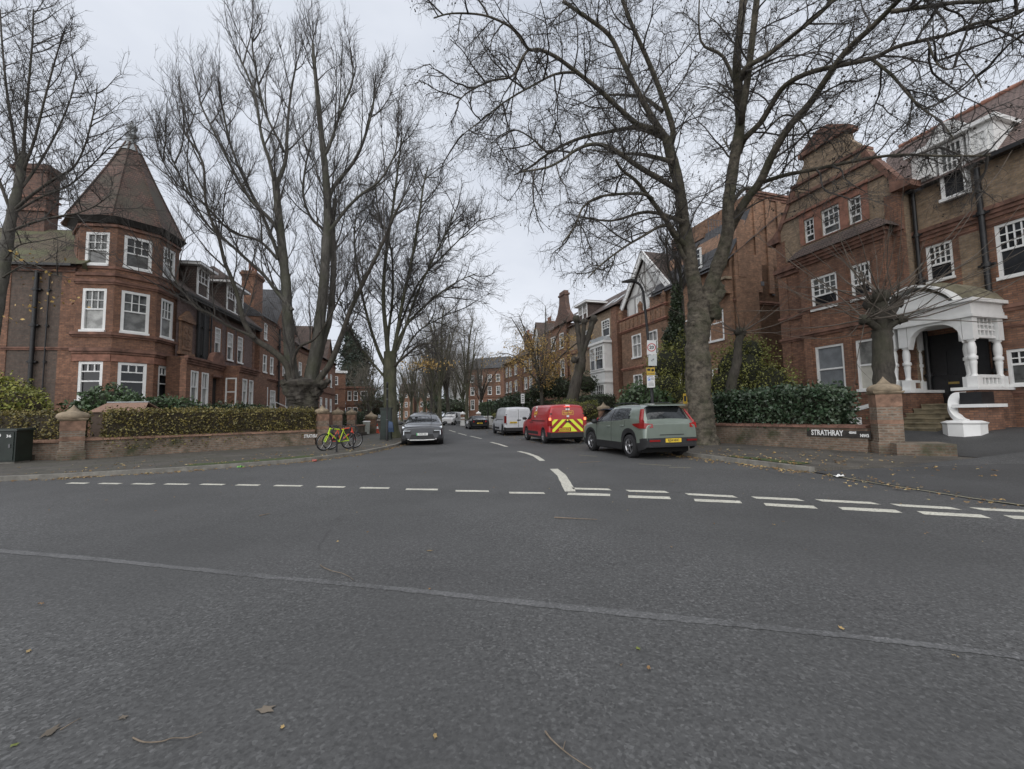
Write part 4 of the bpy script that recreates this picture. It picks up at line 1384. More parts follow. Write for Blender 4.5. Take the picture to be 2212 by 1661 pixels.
mb.box(5.2, 5.3, 0.3, 0.4, 14.2, 15.0)
mb.build('roof_railing', M_iron, fl, HF.M)
mb = MB()
fw_ = [(-1.75, -0.62, 5.5, 7.3), (-4.6, -3.5, 5.5, 7.3), (-1.7, -0.7, 1.9, 3.9), (-4.6, -3.5, 1.9, 3.9)]
wall(mb, -7.5, 0, 0.3, 9.9, fw_, -0.005, 0.15)
mb.box(-7.5, 0, 0.16, 6, 0.3, 9.9)
mb.box(-0.45, 0.0, -0.06, -0.006, 0.3, 8.8)
mb.box(-2.4, 0.05, -0.4, -0.0065, 8.0, 8.8)
mb.build('front_wall', M_orange, fl, HFF.M)
for h in fw_:
    window(fl, HFF.M, h, -0.005, top=(2, 1), bot=(2, 1), split=0.6, glass=M_net, proud=0.05)
mb = MB()
mb.box(-2.5, 0.15, -0.5, -0.007, 8.801, 8.95)
mb.build('parapet', M_stone, fl, HFF.M)
mb = MB()
mb.quad((-7.6, -0.3, 9.9), (0.2, -0.3, 9.9), (0.2, 4, 13.2), (-7.6, 4, 13.2))
mb.quad((-7.6, 4, 13.2), (0.2, 4, 13.2), (0.2, 6, 9.9), (-7.6, 6, 9.9))
mb.build('front_roof', M_slate, fl, HFF.M)
window(fl, HFF.M, (-3.4, -2.2, 10.3, 11.6), 0.0, top=(2, 2), split=0.5, name='dormer_window')

# half timbered gable house
tm = thing('half_timbered_house', 'orange brick house with white half timbered gable behind the lamp post', 'house', MR)
V0 = -0.3
mb = MB()
th = [(-14.72, -13.5, 5.6, 7.4), (-12.65, -11.5, 5.5, 7.3), (-14.7, -13.5, 2.3, 4.3), (-12.65, -11.5, 2.3, 4.3)]
wall(mb, -16.2, -10.4, 0.3, 9.0, th, V0, 0.16)
mb.box(-16.2, -10.4, V0 + 0.17, 8, 0.3, 9.0)
mb.quad((-10.4, V0, 0.3), (-10.4, V0 + 0.17, 0.3), (-10.4, V0 + 0.17, 9), (-10.4, V0, 9))
mb.build('wall', M_orange, tm, MR)
for h in th:
    window(tm, MR, h, V0, top=(2, 1), bot=(2, 1), split=0.58, glass=M_net, arch=True, proud=0.05)
mb = MB()
course(mb, -16.2, -10.4, 4.75, 4.95, 0.1, V0)
course(mb, -16.2, -10.4, 7.8, 8.0, 0.16, V0)
course(mb, -16.2, -10.4, 8.75, 8.95, 0.22, V0)
mb.build('string_course', M_rub, tm, MR)
mb = MB()       # arcaded parapet
mb.box(-16.2, -10.4, V0 - 0.16, V0 - 0.001, 8.0, 8.74)
for k in range(10):
    u = -15.9 + k * 0.55
    mb.box(u, u + 0.1, V0 - 0.24, V0 - 0.161, 8.05, 8.7)
for u in (-16.1, -13.3, -10.5):
    mb.lathe([(0.18, 0), (0.18, 0.5), (0.22, 0.55), (0.05, 0.85)], 8, (u, V0 - 0.1, 8.95), 0)
mb.build('parapet', M_orange, tm, MR)
mb = MB()
mb.prism([(-16.0, 9.001), (-10.6, 9.001), (-10.6, 10.2), (-13.3, 13.3), (-16.0, 10.2)], V0 + 0.5, V0 + 0.7)
mb.build('gable', M_stucco, tm, MR)
mb = MB()
for u in (-15.95, -14.9, -13.9, -12.7, -11.7, -10.75):
    mb.box(u, u + 0.14, V0 + 0.46, V0 + 0.499, 9.001, 10.6 if -15 < u < -11.5 else 9.9)
mb.box(-16, -10.6, V0 + 0.45, V0 + 0.498, 10.55, 10.7)
mb.box(-16, -10.6, V0 + 0.45, V0 + 0.498, 9.0, 9.1)
for a, b in (((-14.4, 10.7), (-13.4, 12.4)), ((-12.2, 10.7), (-13.2, 12.4)), ((-13.35, 10.7), (-13.35, 12.9))):
    mb.bar((a[0], V0 + 0.47, a[1]), (b[0], V0 + 0.47, b[1]), 0.04, 0.13)
mb.build('timber_framing', plain('grey_timber', (0.3, 0.29, 0.28), 0.7), tm, MR)
for h in [(-14.7, -14.0, 9.2, 10.45), (-13.75, -12.8, 9.2, 10.45), (-12.55, -11.8, 9.2, 10.45)]:
    window(tm, MR, h, V0 + 0.44, top=(2, 3), split=0, glass=M_mid, sill=False, proud=0.0)
mb = MB()
for s in (-1, 1):
    mb.bar((-13.3, V0 + 0.2, 13.55), (-13.3 + s * 3.1, V0 + 0.2, 9.95), 0.12, 0.42)
mb.build('bargeboard', M_white, tm, MR)
mb = MB()
for s in (-1, 1):
    mb.quad((-13.3, V0 + 0.1, 13.75), (-13.3, 8, 13.75), (-13.3 + s * 3.2, 8, 10.0), (-13.3 + s * 3.2, V0 + 0.1, 10.0))
mb.quad((-10.4, 2.0, 9), (-8, 2.0, 9), (-8, 5, 13), (-10.4, 5, 13))
mb.build('roof', M_tile, tm, MR)
chimney(tm, MR, -18.3, -17.2, 2.2, 3.2, 10, 13.2, 3)
chimney(tm, MR, -10.0, -8.6, 1.5, 2.7, 9, 13.3, 0, M_orange)

# house with white painted two-storey bay
wbh = thing('white_bay_house', 'brick house with tall white painted bay window and sloping roof with skylights', 'house', MR)
mb = MB()
uw = [(-20.0, -18.6, 8.2, 9.75), (-23.6, -22.6, 7.8, 9.5), (-25.2, -24.3, 4.2, 6.4)]
wall(mb, -27, -17.3, 0.3, 10.55, uw, 0.05, 0.16, 0)
mb.box(-27, -17.3, 0.22, 9, 0.3, 10.55, 1)
mb.box(-18.2, -17.28, -0.05, 0.3, 0.3, 10.5, 1)
mb.box(-27, -17.26, -0.06, 0.04, 7.6, 8.0, 1)
mb.quad((-17.3, 0.05, 0.3), (-17.3, 0.22, 0.3), (-17.3, 0.22, 10.55), (-17.3, 0.05, 10.55), 1)
mb.build('wall', [M_yellow, M_red], wbh, MR)
for h in uw:
    window(wbh, MR, h, 0.05, top=(3, 3), split=0.5, arch=True, proud=0.05)
b0, b1, bv = -21.5, -18.2, -0.75
mb = MB()
mb.hprism([(b0, 0.04), (b0 + 0.6, bv), (b1 - 0.1, bv), (b1 - 0.1, 0.04)], 0.3, 7.5)
mb.hprism([(b0 - 0.15, 0.03), (b0 + 0.5, bv - 0.15), (b1 + 0.05, bv - 0.15), (b1 + 0.05, 0.03)], 7.501, 7.7)
mb.hprism([(b0 - 0.08, 0.03), (b0 + 0.55, bv - 0.08), (b1 + 0.0, bv - 0.08), (b1 + 0.0, 0.03)], 5.0, 5.12)
mb.hprism([(b0 - 0.08, 0.03), (b0 + 0.55, bv - 0.08), (b1 + 0.0, bv - 0.08), (b1 + 0.0, 0.03)], 4.0, 4.14)
bay = mb.build('bay_window', M_white, wbh, MR)
for h in [(b0 + 0.7, (b0 + b1) / 2 - 0.02, 5.2, 7.3), ((b0 + b1) / 2 + 0.02, b1 - 0.2, 5.2, 7.3), (b0 + 0.7, (b0 + b1) / 2 - 0.02, 0.8, 3.9), ((b0 + b1) / 2 + 0.02, b1 - 0.2, 0.8, 3.9)]:
    window(wbh, MR, h, bv - 0.1, top=(4, 3), split=0.45, glass=M_glass, proud=0.02, sill=False)
mb = MB()
mb.prism([(b0, 7.701), (b1, 7.701), (b1 - 0.3, 8.1), (b0 + 0.3, 8.1)], bv, -0.061)
mb.build('bay_roof', M_lead, wbh, MR)
mb = MB()
mb.quad((-27, -0.3, 10.56), (-17, -0.3, 10.56), (-15.6, 3.6, 13.4), (-27, 3.6, 13.4))
mb.quad((-27, 3.6, 13.4), (-15.6, 3.6, 13.4), (-17, 9, 10.5), (-27, 9, 10.5))
mb.poly([(-17, -0.3, 10.56), (-17, 9, 10.5), (-15.6, 3.6, 13.4)])
rr = mb.build('roof', M_tile, wbh, MR)
for u in (-20.3, -18.7):
    mb = MB()
    a0, a1 = 0.4, 1.5
    zf = lambda v: 10.56 + (v + 0.3) * (13.4 - 10.56) / 3.9 + 0.06
    mb.hexa([(u, a0, zf(a0) - 0.05), (u + 0.8, a0, zf(a0) - 0.05), (u + 0.8, a1, zf(a1) - 0.05), (u, a1, zf(a1) - 0.05), (u, a0, zf(a0)), (u + 0.8, a0, zf(a0)), (u + 0.8, a1, zf(a1)), (u, a1, zf(a1))])
    mb.build('skylight', M_net, rr, MR)
dormer(wbh, MR, -24.6, -22.6, 10.3, 12.2, 0.0)
pipe(wbh, MR, -21.9, -0.15, 0.3, 10.2, 0.07)
# Dutch-gabled chimney house and the terrace beyond
dg = thing('dutch_gable_house', 'brick house with tall curved chimney gable behind the ochre leaved tree', 'house', MR)
mb = MB()
dw = [(-31.5, -30.2, 5.4, 7.4), (-29.0, -27.9, 5.4, 7.4), (-31.5, -30.2, 8.6, 10.3), (-29.0, -27.9, 8.6, 10.3)]
wall(mb, -34, -27.1, 0.3, 11.2, dw, -0.2, 0.16)
mb.box(-34, -27.1, -0.03, 8, 0.3, 11.2)
mb.build('wall', M_red, dg, MR)
for h in dw:
    window(dg, MR, h, -0.2, top=(2, 3), arch=True, proud=0.05)
mb = MB()
mb.prism([(-30.6, 11.201), (-26.0, 11.201), (-26.4, 12.0), (-27.0, 12.6), (-27.3, 13.6), (-27.45, 14.9), (-28.8, 14.9), (-28.95, 13.6), (-29.5, 12.6), (-30.2, 12.0)], -0.2, 0.3)
mb.box(-28.95, -27.3, -0.3, 0.4, 14.4, 14.6)
mb.build('gable', M_sooty, dg, MR)
mb = MB()
mb.quad((-34, -0.5, 11.2), (-27, -0.5, 11.2), (-27, 4, 14), (-34, 4, 14))
mb.build('roof', M_tile, dg, MR)
far = [(-43.0, -34.4, 'terrace house with white timbered gable beyond the white van', True), (-52.5, -43.4, 'long roofed red brick terrace house with tall end chimney', False)]
for u0, u1, lab, gab in far:
    us = [u0 + 1.5, u0 + 3.5, u0 + 6.4]
    h = street_house('terrace_house', lab, HR, u0, u1, 0.3, 9.6, 12.6, rows(us, 1.15, [(4.9, 6.6), (7.4, 9.0), (1.6, 3.6)]), M_red, M_tile, gables=[(u0 + 4.6, u1 - 0.4, 13.2)] if gab else [], chim=[(u0 + 0.2, u0 + 1.6, 14.8)], courses=(4.3, 9.0))
    if gab:
        mb = MB()
        a, b = u0 + 4.6, u1 - 0.4
        mb.prism([(a + 0.5, 10.0), (b - 0.5, 10.0), ((a + b) / 2, 12.6)], -0.12, -0.051)
        mb.build('gable_panel', M_white, h, MR)
f3 = at(1012, 850, 92)
HQ = Fac((f3.x, 92), 112)
street_house('flat_roofed_house', 'tall red brick house with flat topped attic storey at the street bend', HQ, 0, 8.4, 0.3, 11.5, 14.5, rows([1.0, 3.0, 5.2, 7.2], 0.95, [(2.6, 4.8), (5.8, 7.6), (8.6, 10.2)]), M_red, M_slate, courses=(5.2, 11))
f4 = at(975, 850, 118)
HW = Fac((f4.x, 118), 160)
for i, (u0, lab) in enumerate([(-3, 'white stuccoed house front farthest down the right of the street'), (4.2, 'white stuccoed house front beside the flat roofed brick house')]):
    street_house('stucco_house', lab, HW, u0, u0 + 6.6, 0.3, 14, 14.8, rows([u0 + 1.2, u0 + 3.3, u0 + 5.4], 1.2, [(2.5, 4.8), (6, 8), (9.5, 11.2)]), M_stucco, M_white, roofkind='flat', courses=(5.4,))
# houses closing the street
for i, (x0, x1, lab) in enumerate([(862, 893, 'red brick end house with white sashes closing the street, left of the gap'), (905, 945, 'red brick end house with tall chimney closing the street behind bare trunks')]):
    a = at(x0, 880, 150)
    b = at(x1, 880, 150)
    HE = Fac((a.x, 150), 90)
    wd = b.x - a.x
    street_house('end_house', lab, HE, 0, wd, 0.3, 10.5, 13.5, rows([wd * 0.16, wd * 0.5, wd * 0.84], 0.9, [(1.2, 3.3), (4.8, 6.6), (8.2, 9.6)]), M_orange, M_tile, chim=[(0.3, 1.6, 15.5)], courses=(4.0, 7.4, 10.2), bars=(2, 1))
# ------------------------------------------------------------------ trees
M_barkgrey = bark('smooth_grey_bark', (0.052, 0.048, 0.042), (0.125, 0.117, 0.1), (0.06, 0.064, 0.038), 5)
M_barkgreen = bark('algae_green_bark', (0.05, 0.05, 0.036), (0.125, 0.12, 0.08), (0.07, 0.08, 0.035), 4)
M_barkplane = bark('plane_bark', (0.03, 0.026, 0.02), (0.165, 0.142, 0.108), (0.055, 0.06, 0.03), 5, 1.2)
M_barkdark = bark('dark_bark', (0.03, 0.026, 0.022), (0.095, 0.083, 0.068), (0.05, 0.05, 0.03), 6)
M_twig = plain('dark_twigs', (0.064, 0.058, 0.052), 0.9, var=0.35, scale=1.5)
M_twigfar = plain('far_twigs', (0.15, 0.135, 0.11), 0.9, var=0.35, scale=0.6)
M_shoot = plain('grey_shoots', (0.13, 0.11, 0.09), 0.85, var=0.35, scale=2)
M_seed = plain('seed_ball', (0.04, 0.032, 0.024), 0.95, var=0.3)
class Twigs:
    """collects tapering polylines and turns them into one mesh of thin tubes"""
    def __init__(s, seed):
        s.R = random.Random(seed)
        s.lines = []
        s.tips = []
    def rv(s):
        R = s.R
        while True:
            v = Vector((R.uniform(-1, 1), R.uniform(-1, 1), R.uniform(-1, 1)))
            if 0.05 < v.length < 1:
                return v.normalized()
    def grow(s, p, d, lev, prm, scale=1.0, r=None):
        R = s.R
        q = prm[lev]
        Ln = q['len'] * R.uniform(0.6, 1.3) * scale
        n = q.get('seg', 4)
        r = r if r else q['r'] * R.uniform(0.8, 1.2)
        st = Ln / n
        pts, rs = [p.copy()], [r]
        d = d.normalized()
        for i in range(n):
            d = (d + s.rv() * q['wig'] + Vector((0, 0, q['up']))).normalized()
            p = p + d * st
            pts.append(p.copy())
            rs.append(r * (1 - 0.72 * (i + 1) / n))
        s.lines.append((pts, rs, q.get('sides', 3)))
        if lev + 1 < len(prm):
            m = q['n']
            m = int(m) + (1 if R.random() < m - int(m) else 0)
            for k in range(m):
                t = R.uniform(q.get('t0', 0.15), 1.0) * n
                i = min(int(t), n - 1)
                b = pts[i].lerp(pts[i + 1], t - i)
                dd = (pts[i + 1] - pts[i]).normalized()
                s.grow(b, dd * q['fwd'] + s.rv(), lev + 1, prm, scale)
        else:
            s.tips.append(pts[-1])
    def mesh(s, name, mat, parent, **tags):
        V, Fs = [], []
        base = 0
        for sides in sorted({l[2] for l in s.lines}):
            for pts, rs, sd in s.lines:
                if sd != sides:
                    continue
                P = np.array([tuple(p) for p in pts])
                Rr = np.array(rs)
                t = np.gradient(P, axis=0)
                t /= np.linalg.norm(t, axis=1)[:, None] + 1e-9
                mt = t.mean(axis=0)
                ref = np.array([1.0, 0, 0]) if abs(mt[0]) < 0.7 else np.array([0, 1.0, 0])
                a = np.cross(t, ref)
                a /= np.linalg.norm(a, axis=1)[:, None] + 1e-9
                b = np.cross(t, a)
                ang = np.arange(sd) * (2 * math.pi / sd)
                ring = P[:, None, :] + Rr[:, None, None] * (a[:, None, :] * np.cos(ang)[None, :, None] + b[:, None, :] * np.sin(ang)[None, :, None])
                n = len(P)
                V.append(ring.reshape(-1, 3))
                i = np.arange(n - 1)[:, None] * sd
                k = np.arange(sd)[None, :]
                k2 = (k + 1) % sd
                f = np.stack([i + k, i + k2, i + sd + k2, i + sd + k], axis=-1).reshape(-1, 4) + base
                Fs.append(f)
                base += n * sd
        return np_mesh(name, np.concatenate(V), np.concatenate(Fs), mat, parent, True, **tags)
def np_mesh(name, V, Q, mat, parent=None, smooth_=False, **tags):
    me = bpy.data.meshes.new(name)
    k = Q.shape[1]
    me.vertices.add(len(V))
    me.vertices.foreach_set('co', V.astype(np.float32).ravel())
    me.loops.add(Q.size)
    me.loops.foreach_set('vertex_index', Q.astype(np.int32).ravel())
    me.polygons.add(len(Q))
    me.polygons.foreach_set('loop_start', np.arange(len(Q), dtype=np.int32) * k)
    me.polygons.foreach_set('loop_total', np.full(len(Q), k, dtype=np.int32))
    if smooth_:
        me.polygons.foreach_set('use_smooth', np.ones(len(Q), dtype=bool))
    for m in (mat if isinstance(mat, (list, tuple)) else [mat]):
        me.materials.append(m)
    me.update(calc_edges=True)
    return link(bpy.data.objects.new(name, me), parent, Matrix.Identity(4), **tags)
def limb_pts(pts, y0, y1, r0, r1, k=4):
    """limb surveyed on the photograph, given its own distances from the camera y0 -> y1; radii in sight-line pixels"""
    n = len(pts)
    W = [at(x, y, y0 + (y1 - y0) * i / (n - 1)) for i, (x, y) in enumerate(pts)]
    P = smooth(W, k)
    m = len(P)
    rs = []
    for i in range(m):
        t = i / (m - 1)
        rs.append((r0 + (r1 - r0) * t ** 0.8) * (y0 + (y1 - y0) * t) / 900)
    return P, rs
from mathutils import noise as mnoise
def add_limb(root, name, P, rs, mat, sides=9, lump=0.06, seed=1, rough=0.0, fine=1):
    R = random.Random(seed)
    mb = MB()
    if fine > 1:
        Q, q = [], []
        for i in range(len(P) - 1):
            for k in range(fine):
                Q.append(P[i].lerp(P[i + 1], k / fine))
                q.append(rs[i] + (rs[i + 1] - rs[i]) * k / fine)
        P, rs = Q + [P[-1]], q + [rs[-1]]
    mb.tube(P, [r * (1 + R.uniform(-lump, lump)) for r in rs], sides)
    if rough:
        for i in range(len(P)):
            for k in range(sides):
                v = Vector(mb.v[i * sides + k])
                d = v - P[i]
                f = mnoise.fractal(Vector((v.x * 2.2, v.y * 2.2, v.z * 1.6)) , 1.0, 2.0, 4) * rough
                mb.v[i * sides + k] = tuple(P[i] + d * (1 + f))
    return mb.build(name, mat, root, Matrix.Identity(4))
def sprout(tw, P, rs, spacing, prm, t0=0.2, outw=1.0, upw=0.0, fwd=0.6, scale=1.0, lev=0, taper=True):
    """side branches along a limb"""
    R = tw.R
    tot = 0
    seg = [(P[i + 1] - P[i]).length for i in range(len(P) - 1)]
    L_ = sum(seg)
    x = t0 * L_
    while x < L_:
        acc = 0
        for i, s_ in enumerate(seg):
            if acc + s_ >= x:
                break
            acc += s_
        f = (x - acc) / max(seg[i], 1e-6)
        p = P[i].lerp(P[i + 1], min(f, 1))
        d = (P[i + 1] - P[i]).normalized()
        v = tw.rv()
        v = (v - d * v.dot(d)).normalized()
        tw.grow(p, v * outw + d * fwd + Vector((0, 0, upw)), lev, prm, scale * ((1.15 - 0.45 * x / L_) if taper else 1))
        x += spacing * R.uniform(0.5, 1.5)
def flare(base, P, rs, k=1.8, h=0.9):
    """root flare: widen the radii near the ground"""
    return [r * (1 + (k - 1) * max(0, 1 - (p.z - base) / h) ** 2) for p, r in zip(P, rs)]
# --- plane tree
PLANE4 = [dict(len=2.6, r=0.034, seg=8, wig=0.28, up=0.0, n=6, fwd=0.9, sides=5, t0=0.12),
          dict(len=1.3, r=0.016, seg=6, wig=0.36, up=-0.03, n=5, fwd=0.8, t0=0.1), dict(len=0.75, r=0.007, seg=5, wig=0.45, up=-0.08, n=3.5, fwd=0.7, t0=0.1), dict(len=0.42, r=0.0046, seg=4, wig=0.5, up=-0.12, n=0, fwd=1)]
PLANE = [dict(len=1.7, r=0.026, seg=6, wig=0.3, up=-0.01, n=10, fwd=0.9, sides=4, t0=0.1),
         dict(len=0.85, r=0.011, seg=5, wig=0.42, up=-0.07, n=6, fwd=0.7, t0=0.1),
         dict(len=0.5, r=0.005, seg=4, wig=0.5, up=-0.1, n=0, fwd=1)]
pt = thing('plane_tree', 'tall forked plane tree with hanging seed balls and burred trunk behind the sage green car', 'tree', T(7.3, 16.3, 0.1))
P, rs = limb_pts([(1519, 975), (1516, 940), (1512, 880), (1508, 800), (1506, 730), (1510, 690), (1514, 655)], 16.3, 16.3, 25.5, 25)
rs = flare(0.1, P, rs, 1.32, 1.1)
add_limb(pt, 'trunk', P, rs, M_barkplane, 36, 0.02, 3, 0.2, 5)
R = random.Random(4)
def burr(root, c, r, mat):
    """knobbly woody swelling, one object each"""
    mb = MB()
    o = R.uniform(0, 50)
    rings = []
    for k in range(1, 10):
        a = math.pi * k / 10
        row = []
        for j in range(16):
            d = Vector((math.cos(2 * math.pi * j / 16) * math.sin(a), math.sin(2 * math.pi * j / 16) * math.sin(a), math.cos(a)))
            row.append(c + d * r * (1 + 0.55 * mnoise.fractal(d * 2.2 + Vector((o, o, 0)), 1.0, 2.0, 4)))
        rings.append(row)
    mb.loft(rings[::-1], 0, True)
    return mb.build('burr', mat, root, Matrix.Identity(4))
for x, y, r in [(1532, 655, 0.36), (1546, 640, 0.3), (1520, 690, 0.26), (1540, 675, 0.3), (1552, 622, 0.22), (1497, 700, 0.2), (1490, 955, 0.26), (1535, 955, 0.34)]:
    burr(pt, at(x, y, 16.15), r, M_barkplane)
limbs = [
 ([(1512, 680), (1497, 600), (1492, 560), (1480, 500), (1467, 406), (1451, 341), (1440, 300)], 16.3, 15.8, 17.5, 11),
 ([(1446, 320), (1454, 283), (1435, 221), (1409, 153), (1389, 107), (1360, 42), (1335, -30)], 15.8, 14.6, 9, 5),
 ([(1440, 300), (1419, 270), (1383, 208), (1344, 130), (1315, 75), (1259, 32), (1215, 2)], 15.8, 14.8, 10, 4),
 ([(1448, 320), (1425, 283), (1380, 270), (1337, 234), (1292, 192), (1246, 156), (1201, 123), (1165, 107), (1142, 106), (1113, 68), (1087, 49), (1041, 32), (976, 29), (937, 39)], 15.9, 13.0, 9, 1.8),
 ([(1468, 410), (1454, 403), (1386, 364), (1344, 335), (1308, 315), (1275, 312), (1243, 325), (1215, 345), (1180, 362), (1120, 372)], 16, 13.6, 9, 2.2),
 ([(1440, 300), (1399, 283), (1367, 276), (1308, 286), (1243, 302), (1184, 332), (1145, 361), (1110, 378)], 15.8, 17.5, 7.5, 2),
 ([(1486, 530), (1470, 520), (1431, 465), (1399, 422), (1373, 390), (1344, 367), (1330, 345)], 16.2, 14.2, 9, 3),
 ([(1410, 430), (1389, 419), (1340, 419), (1292, 426), (1259, 448), (1243, 487), (1215, 525)], 15.2, 14.0, 5, 2),
 ([(1480, 560), (1450, 500), (1431, 487), (1389, 510), (1350, 533), (1300, 570), (1270, 600)], 16.1, 14.2, 6, 1.6),
 ([(1142, 106), (1125, 130), (1105, 165), (1060, 175), (1010, 200), (985, 225)], 14.2, 13.4, 4, 1.5),
 ([(1243, 156), (1200, 160), (1150, 185), (1090, 220), (1040, 260), (1000, 290)], 14.8, 13.2, 4, 1.3),
 ([(1184, 332), (1150, 300), (1110, 280), (1070, 300)], 16.5, 16, 3, 1.2),
 ([(1520, 665), (1542, 600), (1560, 550), (1572, 500), (1574, 443), (1587, 341), (1600, 256), (1594, 187), (1591, 136), (1598, 68), (1608, -20)], 16.3, 13.0, 17.5, 8),
 ([(1600, 262), (1604, 238), (1615, 170), (1625, 85), (1637, -20)], 14.2, 12.5, 10, 8),
 ([(1565, 520), (1585, 480), (1611, 433), (1642, 392), (1669, 334), (1703, 276), (1748, 225), (1785, 170), (1826, 112), (1884, 58), (1935, 7), (1960, -20)], 16.2, 10.0, 13, 6.5),
 ([(1642, 395), (1697, 378), (1748, 368), (1816, 354), (1884, 341), (1952, 334), (2037, 337), (2140, 336)], 15, 11.0, 6, 2.6),
 ([(1596, 330), (1608, 300), (1642, 266), (1669, 222), (1697, 184), (1748, 157), (1816, 141), (1884, 126), (1935, 102), (2003, 85), (2054, 73), (2106, 51), (2174, 41), (2230, 10)], 15, 8.6, 9, 3.4),
 ([(1884, 128), (1928, 164), (1962, 204), (1993, 235), (2031, 262), (2060, 300)], 11.2, 10.0, 4.2, 1.8),
 ([(1925, 25), (2003, 14), (2071, 5), (2133, 3), (2200, -10)], 10.2, 8.5, 6, 4),
 ([(1603, 170), (1611, 147), (1662, 116), (1714, 75), (1765, 34), (1806, -5)], 13.5, 11.5, 8, 5),
 ([(1640, 300), (1690, 250), (1730, 262), (1750, 300), (1765, 330)], 14.4, 13.2, 3, 1.4),
 ([(2003, 85), (2020, 130), (2045, 150), (2090, 140), (2120, 190)], 10, 9.2, 3, 1.3),
]
tw = Twigs(11)
for i, l in enumerate(limbs):
    P, rs = limb_pts(*l)
    rs = [r * (0.95 if l[3] > 15 else 0.82) for r in rs]
    big = rs[0] > 0.2
    add_limb(pt, 'branch', P, rs, M_barkplane, 20 if big else 8, 0.03, 20 + i, 0.16 if big else 0.0, 3 if big else 1)
    thick = rs[0]
    rs_n = 0.85 if not big else 1.3
    sprout(tw, P, rs, rs_n, PLANE4, t0=0.3 if i in (0, 12, 14) else 0.1, upw=0.1, fwd=0.5, scale=1.0)
    sprout(tw, P, rs, 0.8 if not big else 1.4, PLANE, t0=0.35 if i in (0, 12, 14) else 0.12, upw=0.1, fwd=0.45, scale=1.0 if l[2] < 12.5 else 1.1)
# limbs that carry the crown away from and towards the street too
for i, (a, b, r) in enumerate([((1455, 350), Vector((-2.5, 4.5, 3)), 0.1), ((1590, 330), Vector((2.2, 4.5, 3.5)), 0.1), ((1478, 480), Vector((-3.5, 3.5, 2.2)), 0.09), ((1600, 260), Vector((1.5, 3.5, 4.5)), 0.1), ((1580, 440), Vector((3.5, 3.0, 2.6)), 0.1), ((1430, 240), Vector((-1.5, 3.5, 3.8)), 0.09), ((1595, 200), Vector((-2.0, -0.5, 3.6)), 0.08)]):
    o = at(*a, 15.6)
    P = smooth([o, o + b * 0.3 + Vector((0, 0, 0.3)), o + b * 0.65 + tw.rv() * 0.4, o + b + tw.rv() * 0.5], 4)
    rs = [r * (1 - 0.75 * k / (len(P) - 1)) for k in range(len(P))]
    add_limb(pt, 'branch', P, rs, M_barkplane, 7, 0.05, 60 + i)
    sprout(tw, P, rs, 0.75, PLANE, 0.1, upw=0.1, fwd=0.5)
tw.mesh('crown', M_twig, pt)
# seed balls hang on the twig tips
tips = tw.R.sample(tw.tips, min(1500, len(tw.tips)))
V, Q = [], []
oc = np.array([(1, 0, 0), (0, 1, 0), (-1, 0, 0), (0, -1, 0), (0, 0, 1), (0, 0, -1)], float)
cube = np.array([(x, y, z) for z in (-.62, .62) for x, y in ((-.62, -.62), (.62, -.62), (.62, .62), (-.62, .62))])
cq = np.array([(0, 3, 2, 1), (4, 5, 6, 7), (0, 1, 5, 4), (1, 2, 6, 5), (2, 3, 7, 6), (3, 0, 4, 7)])
for p in tips:
    for k in range(tw.R.choice((1, 1, 2))):
        c = np.array([p.x + tw.R.uniform(-.04, .04), p.y + tw.R.uniform(-.04, .04), p.z - 0.05 - 0.05 * k])
        Q.append(cq + len(V) * 8)
        V.append(c + cube * tw.R.uniform(0.02, 0.029))
np_mesh('seed_balls', np.concatenate(V), np.concatenate(Q), M_seed, pt, True, kind='stuff')
print('plane twigs', len(tw.lines))
# --- the many stemmed tree on the left
POLL4 = [dict(len=3.0, r=0.042, seg=7, wig=0.13, up=0.12, n=7, fwd=1.3, sides=5, t0=0.15),
         dict(len=1.5, r=0.017, seg=5, wig=0.14, up=0.15, n=5, fwd=1.5, sides=3, t0=0.1),
         dict(len=0.8, r=0.008, seg=4, wig=0.2, up=0.12, n=3, fwd=1.5, t0=0.15), dict(len=0.42, r=0.005, seg=3, wig=0.3, up=0.05, n=0, fwd=1)]
POLL = [dict(len=2.0, r=0.024, seg=6, wig=0.12, up=0.14, n=6, fwd=1.6, sides=4, t0=0.1),
        dict(len=1.0, r=0.011, seg=4, wig=0.17, up=0.13, n=3.6, fwd=1.5, t0=0.15),
        dict(len=0.5, r=0.0065, seg=3, wig=0.28, up=0.06, n=0, fwd=1)]
lt = thing('many_stemmed_tree', 'wide old tree with many bare upright stems rising from one bole behind the corner hedge', 'tree', T(-11.4, 22.6, 0.3))
P, rs = limb_pts([(656, 905), (655, 880), (654, 862), (654, 846), (655, 832)], 22.6, 22.6, 24, 36)
P += [at(655, 823, 22.6), at(655, 815, 22.6)]
rs += [rs[-1] * 0.8, rs[-1] * 0.3]
add_limb(lt, 'trunk', P, rs, M_barkdark, 36, 0.03, 5, 0.42, 5)
